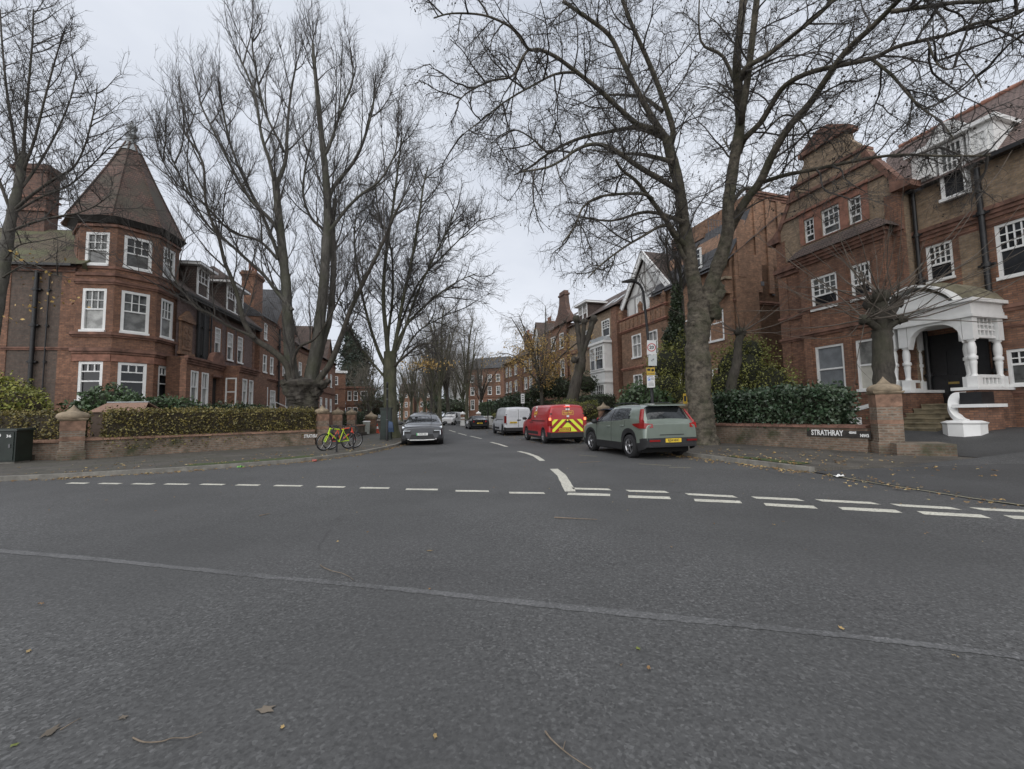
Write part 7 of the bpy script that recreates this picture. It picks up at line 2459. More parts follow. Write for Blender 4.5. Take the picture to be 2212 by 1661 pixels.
# ---- black sports car
BM = heading((-3.75, 43.5), -12.5)
c = thing('parked_car', 'low black sports car seen from behind at the bend', 'car', BM)
M_blk = paint('black_paint_gloss', (0.008, 0.008, 0.009), 0.0, 0.15, 1.0)
st = [(2.4, [(.6, .28), (.75, .4), (.72, .56), (.55, .62), (.3, .64), (0, .65)]), (2.1, [(.9, .18), (.96, .42), (.92, .68), (.75, .74), (.45, .78), (0, .79)]), (1.1, [(.94, .18), (.99, .45), (.95, .82), (.8, .86), (.5, .9), (0, .92)]), (.5, [(.94, .18), (.99, .45), (.93, .86), (.72, 1.08), (.55, 1.14), (0, 1.17)]),
      (-.1, [(.94, .18), (.99, .45), (.92, .88), (.64, 1.27), (.5, 1.34), (0, 1.37)]), (-.8, [(.94, .18), (.99, .48), (.93, .9), (.64, 1.24), (.5, 1.33), (0, 1.36)]), (-1.6, [(.95, .2), (1.0, .5), (.95, .92), (.76, 1.02), (.55, 1.06), (0, 1.08)]), (-2.2, [(.92, .26), (.97, .52), (.93, .86), (.8, .93), (.55, .96), (0, .97)]), (-2.4, [(.8, .36), (.88, .54), (.86, .82), (.76, .9), (.5, .93), (0, .94)])]
def cls(x, t):
    if 2.06 < t < 2.94 and -1.2 < x < 0.8 - 0.8 * (t - 2):
        return ('window',)
    if t > 3.05 and -0.05 < x < 1.05:
        return 'windscreen'
    if t > 3.05 and -1.75 < x < -0.9:
        return 'rear_window'
    return 'body'
p_ = shell(st, [(1.45, .35), (-1.45, .35)], 0.4, cls, 0.07)
common(c, BM, p_, M_blk)
underbody(c, BM, -2.2, 2.2, 0.85, .15, .45)
for x in (1.45, -1.45):
    for y in (0.99, -0.99):
        wheel(c, BM, x, y, 0.35, 0.27, M_rim, 5)
for s in (1, -1):
    mirror(c, BM, 0.55, s * 0.93, .92, M_blk)
    mb = MB()
    mb.ring_x([(0.09, -.02), (0.09, .02)], 12, (0, 0, 0))
    mb.build('tail_light', M_redlens, c, BM @ Matrix.Translation((-2.39, s * .6, .78)) @ Matrix.Rotation(rad(90), 4, 'Z'))
mb = MB()
mb.box(-2.42, -2.3, -.75, .75, .3, .5)
mb.build('rear_bumper', M_trim, c, BM)
plate(c, BM, -2.43, .6, 'N1 F', M_plateY, -1, 0.55)
# ---- cars queued behind the grey one, mostly hidden
for i, (p_, lab, col) in enumerate([((-6.1, 28.3), 'dark blue parked car mostly hidden behind the grey electric car', (0.02, 0.05, 0.11)), ((-7.2, 34.2), 'black parked car second behind the grey electric car', (0.012, 0.012, 0.014)), ((-8.4, 40.8), 'silver parked car third behind the grey electric car', (0.45, 0.46, 0.48))]):
    suv(heading(p_, 169.5), lab, paint('paint_%s' % ('blue', 'black', 'silver')[i], col, 0.3, 0.25, 0.8), M_steel, None, 'cars parked behind the grey electric car')
suv(heading((7.05, 23.4), 76), 'dark blue car on the forecourt glimpsed behind the green SUV roof', paint('forecourt_blue', (0.02, 0.04, 0.1), 0.3, 0.25, 0.8), M_steel, None)
# ------------------------------------------------------------------ garden walls, piers, signs
def wall_run(name, label, pts, h, th, mat, cope, z0=0.1, group=None, plinth=0.0, cat='garden wall'):
    """low wall following a line; coping overhangs the street face"""
    a0 = Vector((*pts[0], 0))
    r = None
    for i in range(len(pts) - 1):
        a, b = Vector((*pts[i], 0)), Vector((*pts[i + 1], 0))
        Ln = (b - a).length
        ang = math.atan2((b - a).y, (b - a).x)
        M = T(a.x, a.y, z0, ang)
        if r is None:
            r = thing(name, label, cat, M, group)
        mb = MB()
        mb.box(0, Ln, 0, th, -0.1, h - 0.09, 0)
        if plinth:
            mb.box(0, Ln, -0.05, -0.001, -0.1, plinth, 0)
        mb.build('wall', mat, r, M)
        mb = MB()
        x = 0.0
        k = 0
        while x < Ln:
            e = min(x + 0.46, Ln)
            mb.hexa([(x + .006, -0.06, h - 0.088), (e - .006, -0.06, h - 0.088), (e - .006, th + 0.05, h - 0.088), (x + .006, th + 0.05, h - 0.088), (x + .006, -0.05, h - 0.02 - 0.004 * (k % 3)), (e - .006, -0.05, h - 0.02), (e - .006, th * 0.6, h + 0.02), (x + .006, th * 0.6, h + 0.02 - 0.003 * (k % 2))])
            x = e
            k += 1
        mb.build('coping', cope, r, M)
    return r
def pier(name, label, x, y, s, shaft, ang=0.0, z0=0.1, group=None, mat=None, stone=None, cat='gate pier'):
    M = T(x, y, z0, ang)
    r = thing(name, label, cat, M, group)
    mb = MB()
    mb.box(-s, s, -s, s, 0.0, shaft)
    mb.box(-s * 1.12, s * 1.12, -s * 1.12, s * 1.12, 0, 0.32)
    mb.build('shaft', mat or M_garden, r, M)
    mb = MB()
    mb.box(-s * 1.03, s * 1.03, -s * 1.03, s * 1.03, shaft - 0.34, shaft)
    mb.box(-s * 1.02, s * 1.02, -s * 1.02, s * 1.02, shaft * 0.5, shaft * 0.5 + 0.12)
    mb.build('terracotta_block', M_coping, r, M)
    mb = MB()
    k = s / 0.36
    finial_cap(mb, 0, s)
    mb.v = [(x_, y_, z_ * k * 0.82 + shaft + 0.001) for x_, y_, z_ in mb.v]
    mb.build('cap', stone or M_stone, r, M)
    return r
wall_run('garden_wall', 'mossy brick corner wall with terracotta coping and worn white street name', [(-14.85, 14.52), (-9.55, 20.2)], 0.72, 0.3, M_garden, M_coping, plinth=0.22)
wall_run('garden_wall', 'short mossy brick wall behind the green cabinet', [(-21.5, 14.2), (-15.35, 14.38)], 0.68, 0.3, M_garden, M_coping, plinth=0.22)
A45 = rad(47)
pier('gate_pier', 'tall brick pier with pointed stone cap beside the green cabinet', -15.1, 14.35, 0.3, 1.32, A45)
pier('gate_pier', 'brick pier with domed stone cap at the end of the corner hedge', -9.35, 20.5, 0.24, 1.48, A45)
pier('gate_pier', 'second domed brick pier beyond the bikes, across the left gateway', -10.0, 23.9, 0.24, 1.45, rad(15))
pier('gate_pier', 'third domed brick pier beyond the bikes with stepped brick face', -10.55, 27.4, 0.25, 1.45, rad(10))
pier('gate_pier', 'farthest weathered brick pier where the left garden wall drops', -11.1, 32.8, 0.36, 1.1, rad(10))
wall_run('garden_wall', 'mossy brick wall beyond the second gate pier on the left', [(-10.0, 24.3), (-10.45, 27.0)], 0.7, 0.3, M_garden, M_coping)
wall_run('garden_wall', 'ivy topped brick wall beyond the third gate pier on the left', [(-10.6, 27.9), (-11.0, 32.3)], 0.75, 0.3, M_garden, M_coping)
wall_run('garden_wall', 'low tumbling brick wall by the white bin on the left', [(-11.1, 33.3), (-13.4, 46)], 1.0, 0.35, M_garden, M_garden)
# right hand corner wall with the street name
rw = wall_run('garden_wall', 'dark mossy brick wall with black and white street name plate beside the drive', [(8.15, 17.1), (10.35, 12.25)], 0.78, 0.32, M_garden, M_rubdark, plinth=0.2)
pier('gate_pier', 'large brick pier with pointed stone cap at the mouth of the drive', 10.62, 11.9, 0.28, 1.66, rad(-24))
bs = MB()
bs.box(-0.45, 0.75, -0.5, 0.45, 0, 0.32)
tag(bs.build('brick_stub', M_garden, None, T(10.9, 11.55, 0.1, rad(-24))), 'stub of brick footing at the foot of the large drive pier', 'wall stub')
pier('gate_pier', 'pale stone capped pier peeping over the roof of the green SUV', 7.75, 18.9, 0.28, 1.42, rad(-20))
pier('gate_pier', 'weathered pale brick pier between the red van and the green SUV', 5.15, 23.6, 0.27, 1.4, rad(-15), mat=M_yellow)
wall_run('garden_wall', 'low brick wall running from the pale pier behind the red van', [(2.2, 34.5), (4.95, 24.1)], 0.75, 0.3, M_red, M_coping)
wall_run('garden_wall', 'brick garden wall behind the white van', [(-1.5, 48), (2.15, 35)], 0.8, 0.3, M_red, M_coping)
ww = wall_run('garden_wall', 'white rendered garden wall far down the right side behind the sports car', [(-4.6, 60), (-2.0, 51)], 1.15, 0.3, M_stucco, M_white)
for i, (px, lab) in enumerate([(1000, 'left'), (1034, 'right')]):
    g = at(px, 905, 54)
    pier('gate_pier', 'white ball topped pier at the %s end of the white garden wall' % lab, g.x, 54 - 0.2, 0.25, 1.4, 0, mat=M_stucco, stone=M_white)
# street names
def on_wall(a, b, frac, z):
    a, b = Vector((*a, 0)), Vector((*b, 0))
    p = a.lerp(b, frac)
    return T(p.x, p.y, z, math.atan2((b - a).y, (b - a).x))
def wall_u(a, b, px, py):
    f = Fac(a, math.degrees(math.atan2(b[0] - a[0], b[1] - a[1])))
    return f.uz(px, py), f.M
(u0, z0), Mw = wall_u((8.15, 17.1), (10.35, 12.25), 1744, 934)
(u1, z1), _ = wall_u((8.15, 17.1), (10.35, 12.25), 1882, 940)
uc = (u0 + u1) / 2
L_ = u1 - u0
M0 = Mw @ Matrix.Translation((uc, -0.02, (z0 + z1) / 2))
sg = thing('street_name_plate', 'black street name plate with white serif capitals on the wall right of the laurel hedge', 'street sign', M0)
mb = MB()
mb.box(-L_ / 2, L_ / 2, -0.012, 0.015, -0.105, 0.105)
mb.build('backing_plate', plain('worn_black_plate', (0.035, 0.03, 0.026), 0.6, var=0.5, scale=8), sg, M0)
def serif(txt, size, x, z, sxx=1.0, Mx=None, root=None, mat=None):
    o = text(txt, size, mat or M_wtext, root or sg, (Mx or M0) @ Matrix.Translation((x, -0.013, z)) @ FLAT, 'lettering', 0.003, 0.006, sxx)
    return o
serif('STRATHRAY', 0.235, -L_ * 0.16, 0.015, L_ * 0.6 / 1.5)
serif('GDNS', 0.085, L_ * 0.245, 0.045, 0.8)
serif('NW3', 0.12, L_ * 0.415, -0.035, 0.8)
mb = MB()      # serifs at the feet and heads of the capitals
for k in range(9):
    x = -L_ * 0.16 + (k - 4) * L_ * 0.62 / 9
    for z in (-0.072, 0.092):
        if not (k in (1, 4, 8) and z < 0) and not (k in (3, 7) and z > 0):
            mb.box(x - 0.045, x + 0.045, -0.019, -0.014, z + 0.004, z + 0.018)
(u0, z0), Mw = wall_u((-14.85, 14.52), (-9.55, 20.2), 653, 945)
(u1, z1), _ = wall_u((-14.85, 14.52), (-9.55, 20.2), 700, 938)
M0l = Mw @ Matrix.Translation(((u0 + u1) / 2, -0.004, (z0 + z1) / 2 - 0.01))
sl = thing('street_name_plate', 'weathered street name painted on the left corner wall above the neon bike', 'street sign', M0l)
mb = MB()
mb.box(-(u1 - u0) * .55, (u1 - u0) * .55, -0.006, 0.002, -0.1, 0.1)
mb.build('backing_plate', plain('weathered_brown_plate', (0.12, 0.075, 0.05), 0.8, var=0.5, scale=8), sl, M0l)
serif('STRATHRAY', 0.22, -(u1 - u0) * 0.1, 0.0, (u1 - u0) * 0.78 / 1.42 , M0l, sl)
serif('GDNS', 0.09, (u1 - u0) * 0.4, 0.04, 0.7, M0l, sl)
# ------------------------------------------------------------------ green cabinet at the left edge
CM = T(-16.62, 13.5, 0.1, rad(8))
cb = thing('utility_cabinet', 'dark green steel street cabinet with white painted digits at the left edge', 'cabinet', CM)
M_cab = plain('cabinet_green', (0.011, 0.018, 0.014), 0.45, var=0.3, scale=3)
mb = MB()
mb.box(-0.75, 0.75, -0.25, 0.3, 0.06, 1.04)
mb.build('body', M_cab, cb, CM)
mb = MB()
mb.hexa([(-.8, -.3, 1.041), (.8, -.3, 1.041), (.8, .35, 1.041), (-.8, .35, 1.041), (-.78, -.28, 1.09), (.78, -.28, 1.09), (.78, .33, 1.12), (-.78, .33, 1.12)])
mb.build('lid', M_cab, cb, CM)
mb = MB()
mb.box(-0.72, 0.72, -0.22, 0.27, 0, 0.059)
mb.build('plinth', M_kerb, cb, CM)
for x in (-0.36, 0.36):
    mb = MB()
    mb.box(x - 0.34, x + 0.34, -0.27, -0.251, 0.1, 1.0)
    d_ = mb.build('door', M_cab, cb, CM)
    mb = MB()
    mb.box(x + 0.22, x + 0.27, -0.29, -0.271, 0.5, 0.62)
    mb.build('handle', M_iron, d_, CM)
text('15', 0.11, M_wtext, cb, CM @ Matrix.Translation((0.3, -0.272, 0.9)) @ FLAT, 'painted_digits', 0.001, 0.002)
text('36', 0.12, M_wtext, cb, CM @ Matrix.Translation((0.56, -0.272, 0.87)) @ FLAT, 'painted_digits', 0.001, 0.002, 1.2)
# dark green box and black post by the upright tree
GM = T(*gp(833, 950, 0.1).xy, 0.1, rad(8))
gx = thing('utility_cabinet', 'tall narrow dark green cabinet standing against the upright street tree', 'cabinet', GM)
mb = MB()
mb.box(-0.3, 0.28, 0.0, 0.45, 0, 1.72)
mb.build('body', M_cab, gx, GM)
mb = MB()
mb.box(-0.33, 0.31, -0.04, 0.49, 1.721, 1.8)
mb.box(-0.32, 0.3, -0.03, 0.47, 0, 0.12)
mb.build('lid', M_cab, gx, GM)
mb = MB()
mb.box(-0.25, 0.23, -0.02, -0.001, 0.2, 1.62)
mb.build('door', plain('cabinet_door_green', (0.016, 0.027, 0.022), 0.5, var=0.4, scale=3), gx, GM)
g = gp(836, 952, 0.1)
PM_ = T(g.x + 0.05, g.y - 0.15, 0.1)
po = thing('black_post', 'slim black post in front of the narrow green cabinet', 'post', PM_)
mb = MB()
mb.lathe([(0.07, 0), (0.07, 0.9), (0.05, 0.95), (0.05, 3.0), (0.06, 3.02), (0.06, 3.12), (0.02, 3.16)], 10)
mb.build('pole', M_black, po, PM_)
mb = MB()
for z in (1.1, 2.2, 2.75):
    mb.lathe([(0.065, 0), (0.065, 0.05)], 10, (0, 0, z))
mb.build('band', M_iron, po, PM_)
mb = MB()
mb.loft([[(0.09, -0.04, 1.05), (0.3, -0.05, 1.0), (0.3, 0.02, 1.0), (0.09, 0.02, 1.05)], [(0.08, -0.09, 0.7), (0.34, -0.1, 0.7), (0.34, 0.05, 0.7), (0.08, 0.04, 0.7)], [(0.09, -0.05, 0.48), (0.36, -0.06, 0.46), (0.36, 0.03, 0.46), (0.09, 0.02, 0.48)]])
tag(mb.build('hanging_bag', plain('blue_bag', (0.03, 0.055, 0.11), 0.6, var=0.4, scale=6), None, PM_), 'blue bag hanging low on the slim black post by the grey car', 'bag')
# ------------------------------------------------------------------ lamp column with its signs
lb = at(1411, 900, 18.2)
LM = T(lb.x, 18.2, 0.1, rad(-12))
lp = thing('street_lamp', 'black curved street lamp column carrying a speed sign beside the timbered house', 'street lamp', LM)
top = at(1384, 640, 18.2)
mb = MB()
hz = top.z - 0.1
base_x = lambda p: p.x - lb.x
pts = [Vector((0, 0, 0)), Vector((0, 0, 1.0))]
mb.tube([(0, 0, 0), (0, 0, 1.3), (0, 0, 1.31), (-.02, 0, 3.0), (-0.1, 0, 5.0)], [0.11, 0.11, 0.075, 0.065, 0.06], 10)
tp_ = at(1390, 640, 18.2)
q = [(-0.1, 0, 5.0), (base_x(tp_) + 0.02, 0, tp_.z - 0.1)] + [(at(x, y, 18.2).x - lb.x, 0, at(x, y, 18.2).z - 0.1) for x, y in [(1388, 625), (1382, 613), (1372, 607), (1362, 606)]]
mb.tube(smooth([Vector(v) for v in q], 3), 0.055, 8)
mb.build('column', M_black, lp, LM)
e = at(1360, 606, 18.2)
ex, ez = e.x - lb.x, e.z - 0.1
mb = MB()
mb.loft([[(ex + 0.35, -.08, ez), (ex + 0.35, .08, ez), (ex + 0.35, .08, ez + .08), (ex + 0.35, -.08, ez + .08)], [(ex, -.14, ez - .02), (ex, .14, ez - .02), (ex, .12, ez + .09), (ex, -.12, ez + .09)], [(ex - .3, -.1, ez), (ex - .3, .1, ez), (ex - .3, .07, ez + .04), (ex - .3, -.07, ez + .04)]])
mb.build('lamp_head', M_black, lp, LM)
M_sign = plain('white_sign_sheet', (0.7, 0.7, 0.69), 0.45, var=0.05)
M_signred = plain('sign_red', (0.5, 0.03, 0.03), 0.45, var=0.05)
M_signy = plain('sign_yellow', (0.5, 0.33, 0.03), 0.45, var=0.08)
M_signb = plain('sign_blue', (0.04, 0.16, 0.5), 0.45, var=0.05)
def signboard(name, label, x0, x1, y0, y1, mat, y=17.95, tilt=0.0):
    a, b = at(x0, (y0 + y1) / 2, y), at(x1, (y0 + y1) / 2, y)
    t_, u_ = at((x0 + x1) / 2, y0, y), at((x0 + x1) / 2, y1, y)
    M = Matrix.Translation(((a.x + b.x) / 2, y, (t_.z + u_.z) / 2)) @ Matrix.Rotation(rad(-14), 4, 'Z') @ Matrix.Rotation(tilt, 4, 'Y')
    W_, H_ = (b.x - a.x), t_.z - u_.z
    r = thing(name, label, 'sign', M)
    mb = MB()
    mb.box(-W_ / 2, W_ / 2, -0.01, 0.01, -H_ / 2, H_ / 2)
    mb.box(-W_ / 2 + .05, W_ / 2 - .05, 0.011, 0.03, H_ * .25, H_ * .3)
    mb.box(-W_ / 2 + .05, W_ / 2 - .05, 0.011, 0.03, -H_ * .3, -H_ * .25)
    mb.build('sign_plate', mat, r, M)
    return r, M, W_, H_
r, M, W_, H_ = signboard('speed_limit_sign', 'white plate with red ringed 20 on the lamp column', 1398, 1417, 735, 766, M_sign, tilt=rad(3))
mb = MB()
mb.ring_x([(W_ * .47, -.012), (W_ * .47, -.016), (W_ * .38, -.016), (W_ * .38, -.012)], 24, closed=True)
mb.build('red_ring', M_signred, r, M)
text('20', W_ * .5, M_ink, r, M @ Matrix.Translation((0, -.014, 0)) @ FLAT, 'lettering', 0.002, 0.006)
r, M, W_, H_ = signboard('plain_sign', 'pale sign plate with a small dark worn symbol under the 20 sign', 1401, 1418.5, 767, 790, plain('faded_sign', (0.52, 0.55, 0.54), 0.5, var=0.08), tilt=rad(3))
mb = MB()
mb.tube([(-.06, -.014, -.02), (0.0, -.014, .03), (.05, -.014, .02)], 0.014, 5)
mb.tube([(0.02, -.014, .02), (0.03, -.014, .08)], 0.012, 5)
mb.tube([(-.03, -.014, -.05), (-.02, -.014, -.02)], 0.01, 5)
mb.build('worn_symbol', M_iron, r, M)
r, M, W_, H_ = signboard('parking_sign', 'yellow suspension plate with small black symbols on the lamp column', 1397, 1414, 794, 810, M_signy)
mb = MB()
mb.box(-W_ * .4, -W_ * .02, -.014, -.0101, .02, H_ * .38)
mb.ring_x([(W_ * .17, -.013), (W_ * .17, -.016), (0.01, -.016)], 14, (W_ * .24, 0, H_ * .14))
mb.box(-W_ * .4, W_ * .4, -.013, -.0101, -H_ * .36, -H_ * .3)
mb.build('printed_symbols', M_ink, r, M)
r, M, W_, H_ = signboard('parking_sign', 'white parking hours plate with blue P square on the lamp column', 1398, 1414, 811, 837, M_sign)
mb = MB()
mb.box(-W_ * .38, -W_ * .06, -.013, -.0101, H_ * .08, H_ * .34)
mb.build('blue_square', M_signb, r, M)
text('P', H_ * .24, M_wtext, r, M @ Matrix.Translation((-W_ * .22, -.014, H_ * .21)) @ FLAT, 'lettering', 0.001, 0.003)
mb = MB()
for z, a_, b_ in ((.42, -.3, .3), (.3, .02, .4), (.22, .02, .38), (.14, .02, .4), (-.05, -.3, .3), (-.16, -.36, .34), (-.26, -.36, .36), (-.36, -.36, .36)):
    mb.box(W_ * a_, W_ * b_, -.012, -.0101, H_ * z - .009, H_ * z + .009)
mb.build('printed_lines', M_iron, r, M)
r, M, W_, H_ = signboard('yellow_plate', 'small yellow marker plate on the pale pier beside the plane trunk', 1476, 1484, 850, 872, M_signy, y=18.3)
mb = MB()
mb.box(-W_ * .3, W_ * .3, -.013, -.0101, -.12, .12)
mb.build('printed_symbols', M_ink, r, M)
# slim sign post by the white van
g = at(1126, 905, 40)
zz = T(-0.9, 40.6, 0.1)
sp_ = thing('sign_post', 'slim grey post with small white plate between the vans and the tall hedge', 'sign post', T(at(1130, 905, 34.5).x, 34.5, 0.1))
mb = MB()
M = T(at(1130, 905, 34.5).x, 34.5, 0.1)
mb.tube([(0, 0, 0), (0, 0, 3.0)], 0.04, 8)
mb.build('pole', M_iron, sp_, M)
mb = MB()
mb.box(-.15, .15, -.06, -.045, 2.2, 3.0)
mb.build('sign_plate', M_sign, sp_, M)
mb = MB()
for k in range(4):
    mb.box(-.09, .09, -.064, -.0601, 2.35 + k * .15, 2.42 + k * .15)
mb.build('printed_lines', M_iron, sp_, M)
M = T(at(1056, 905, 41).x, 39.5, 0.1)
bp = thing('black_post', 'slim black post between the sports car and the white van', 'post', M)
mb = MB()
mb.lathe([(0.06, 0), (0.06, 0.8), (0.045, 0.85), (0.045, 2.7), (0.06, 2.72), (0.0, 2.8)], 8)
mb.build('pole', M_black, bp, M)
# ------------------------------------------------------------------ bikes and stands
def bike(M, label, fcol, fcol2, lean):
    """origin on the ground at mid wheelbase, +x towards the front wheel"""
    M = M @ Matrix.Rotation(lean, 4, 'X')
    b_ = thing('bicycle', label, 'bicycle', M)
    r = 0.33
    xr, xf = -0.52, 0.53
    for x in (xr, xf):
        mb = MB()
        ring = [(0.016 * math.cos(a), 0.016 * math.sin(a)) for a in [2 * math.pi * k / 6 for k in range(6)]]
        n = 30
        rings = [[((r - 0.012 + q[0] * 1.4) * math.cos(2 * math.pi * k / n) + x, q[1] * 1.4, (r - 0.012 + q[0] * 1.4) * math.sin(2 * math.pi * k / n) + r) for q in ring] for k in range(n + 1)]
        mb.loft(rings, 0, True, False)
        w_ = mb.build('wheel', M_tyre, b_, M)
        mb = MB()
        rings = [[((r - 0.045 + q[0] * .7) * math.cos(2 * math.pi * k / n) + x, q[1] * .7, (r - 0.045 + q[0] * .7) * math.sin(2 * math.pi * k / n) + r) for q in ring] for k in range(n + 1)]
        mb.loft(rings, 0, True, False)
        mb.tube([(x, -.05, r), (x, .05, r)], 0.022, 8)
        for k in range(12):
            a = 2 * math.pi * k / 12
            mb.tube([(x, .02 * (-1) ** k, r), (x + (r - .045) * math.cos(a), 0, r + (r - .045) * math.sin(a))], 0.0028, 3)
        mb.build('rim', M_rim, w_, M)
    bb, st_, ht, hb = (-.1, 0, .3), (-.26, 0, .78), (.33, 0, .84), (.37, 0, .7)
    mb = MB()
    mb.tube([ht, st_], 0.02, 8)
    mb.tube([hb, bb], 0.023, 8)
    mb.tube([bb, (-.27, 0, .82)], 0.017, 8)
    for s in (-.04, .04):
        mb.tube([(-.25, 0, .74), (xr, s, r)], 0.012, 6)
        mb.tube([bb, (xr, s, r)], 0.013, 6)
    mb.build('frame', fcol, b_, M)
    mb = MB()
    mb.tube([(.325, 0, .88), (.385, 0, .66)], 0.026, 8)
    for s in (-.05, .05):
        mb.tube([(.385, s, .66), (.42, s, .56), (xf, s, r)], 0.018, 6)
    mb.tube([(.385, -.05, .66), (.385, .05, .66)], 0.02, 6)
    mb.build('fork', fcol2, b_, M)
    mb = MB()
    mb.tube([(.32, 0, .88), (.34, 0, .97)], 0.016, 6)
    mb.tube([(.26, -.3, 1.0), (.33, -.12, .98), (.36, 0, .97), (.33, .12, .98), (.26, .3, 1.0)], 0.014, 6)
    for s in (-1, 1):
        mb.tube([(.26, s * .3, 1.0), (.3, s * .2, .985)], 0.02, 6)
        mb.tube([(.35, s * .2, .96), (.34, s * .27, .95)], 0.007, 4)
    mb.build('handlebar', M_black, b_, M)
    mb = MB()
    mb.tube([(-.265, 0, .8), (-.29, 0, .93)], 0.014, 6)
    mb.loft([[(-.42, y, .94 + abs(y) * -.1) for y in (-.08, 0, .08)] + [(-.42, y, .9) for y in (.07, 0, -.07)], [(-.28, y, .95) for y in (-.06, 0, .06)] + [(-.28, y, .91) for y in (.05, 0, -.05)], [(-.14, y, .945) for y in (-.02, 0, .02)] + [(-.14, y, .92) for y in (.02, 0, -.02)]], 0, True)
    mb.build('saddle', M_black, b_, M)
    mb = MB()
    mb.ring_x([(.09, -.05), (.09, -.045), (.02, -.044)], 16, (bb[0], 0, bb[2]))
    mb.tube([(bb[0], -.06, bb[2]), (bb[0] + .12, -.07, bb[2] - .12)], 0.012, 5)
    mb.tube([(bb[0], .06, bb[2]), (bb[0] - .12, .07, bb[2] + .12)], 0.012, 5)
    mb.box(bb[0] + .08, bb[0] + .17, -.15, -.07, bb[2] - .14, bb[2] - .115)
    mb.box(bb[0] - .17, bb[0] - .08, .07, .15, bb[2] + .11, bb[2] + .135)
    mb.build('crankset', M_iron, b_, M)
    return b_
M_neon = plain('neon_yellow_paint', (0.5, 0.72, 0.02), 0.35, var=0.06)
M_coral = plain('coral_red_paint', (0.75, 0.1, 0.06), 0.35, var=0.08)
B0 = gp(708, 983, 0.109)
B1 = gp(741, 978, 0.109)
bm = (B0 + B1) / 2
ang = math.atan2((B0 - B1).y, (B0 - B1).x)
bike(T(-7.05, 16.75, 0.112, rad(-125)), 'neon yellow mountain bike leaning at the front of the cycle stand', M_neon, M_neon, rad(-6))
bike(T(-7.0, 17.25, 0.112, rad(48)), 'red and yellow road bike locked behind the neon yellow bike', M_coral, M_coral, rad(5))
for i, (px, py, lab) in enumerate([(727, 977, 'black ring topped cycle post behind the neon yellow bike'), (763, 972, 'black ring topped cycle post beside the red bike wheel')]):
    g = gp(px, py, 0.105)
    M = T(g.x, g.y, 0.1, rad(25))
    mb = MB()
    mb.tube([(0, 0, 0), (0, 0, .64)], 0.03, 8)
    mb.tube([(.15 * math.cos(a), 0, .78 + .15 * math.sin(a)) for a in [2 * math.pi * k / 18 for k in range(19)]], 0.026, 8, 0, False)
    mb.lathe([(0.07, 0), (0.07, 0.02)], 10, (0, 0, 0.002))
    tag(mb.build('cycle_stand', M_black, None, M), lab, 'cycle stand')
# ------------------------------------------------------------------ bins, cone, shed, litter
def bin_(M, label, mat, lid):
    r = thing('wheelie_bin', label, 'bin', M)
    mb = MB()
    mb.loft([[(x * s, y * s, z) for x, y in ((-.24, -.27), (.24, -.27), (.24, .27), (-.24, .27))] for s, z in ((0.85, 0.05), (1.0, 0.92))])
    mb.build('body', mat, r, M)
    mb = MB()
    mb.loft([[(x * s, y * s, z) for x, y in ((-.27, -.31), (.27, -.31), (.27, .31), (-.27, .31))] for s, z in ((1.0, .921), (1.0, .96), (.8, 1.0))])
    mb.build('lid', lid, r, M)
g = at(792, 905, 31)
bin_(T(g.x, 31, 0.105, 0.3), 'small pale grey bin at the foot of the left garden wall', plain('pale_bin', (0.4, 0.42, 0.38), 0.5), M_white)
g = at(803, 905, 38)
bin_(T(g.x, 38, 0.105, 0.3), 'white bin beside the pavement cone by the upright street tree', M_white, M_white)
g = at(815, 905, 33)
M = T(g.x, 33, 0.105)
cn = thing('traffic_cone', 'red traffic cone with white sleeve on the left pavement', 'traffic cone', M)
mb = MB()
mb.box(-.22, .22, -.22, .22, 0, .05)
mb.lathe([(.16, .05), (.1, .35)], 14)
mb.lathe([(.06, .55), (.03, .75)], 14)
mb.build('cone', plain('cone_red', (0.5, 0.07, 0.03), 0.5), cn, M)
mb = MB()
mb.lathe([(.102, .35), (.062, .55)], 14)
mb.build('sleeve', M_sign, cn, M)
# shed roof behind the hedge
a, b = at(190, 888, 17.3), at(302, 888, 17.3)
SM = T(a.x, 17.3, 0.3, rad(6))
wd_ = (b - a).length
sh = thing('garden_shed', 'low garden shed with brown felt roof behind the yellowing hedge', 'shed', SM)
ez = at(240, 889, 17.3).z - 0.3
rz_ = at(240, 870, 17.9).z - 0.3
mb = MB()
mb.box(0.05, wd_ - 0.05, 0.1, 1.1, 0, ez - 0.03)
mb.prism([(0.1, ez - .029), (wd_ - 0.1, ez - .029), (wd_ - 0.5, rz_ - .05), (0.4, rz_ - .05)], 0.55, 0.65)
mb.build('wall', plain('brown_boards', (0.08, 0.055, 0.04), 0.8), sh, SM)
mb = MB()
mb.hexa([(0, 0, ez - .02), (wd_, 0, ez - .02), (wd_ - .28, .6, rz_ - .02), (.28, .6, rz_ - .02), (0, 0, ez + .01), (wd_, 0, ez + .01), (wd_ - .28, .6, rz_ + .01), (.28, .6, rz_ + .01)])
mb.hexa([(.28, .6, rz_ - .02), (wd_ - .28, .6, rz_ - .02), (wd_, 1.2, ez - .02), (0, 1.2, ez - .02), (.28, .6, rz_ + .01), (wd_ - .28, .6, rz_ + .01), (wd_, 1.2, ez + .01), (0, 1.2, ez + .01)])
mb.build('roof', plain('brown_felt', (0.24, 0.15, 0.11), 0.85, var=0.15, scale=10), sh, SM)
mb = MB()
mb.box(.26, wd_ - .26, .56, .64, rz_ + .0, rz_ + .045)
mb.build('ridge', M_lead, sh, SM)
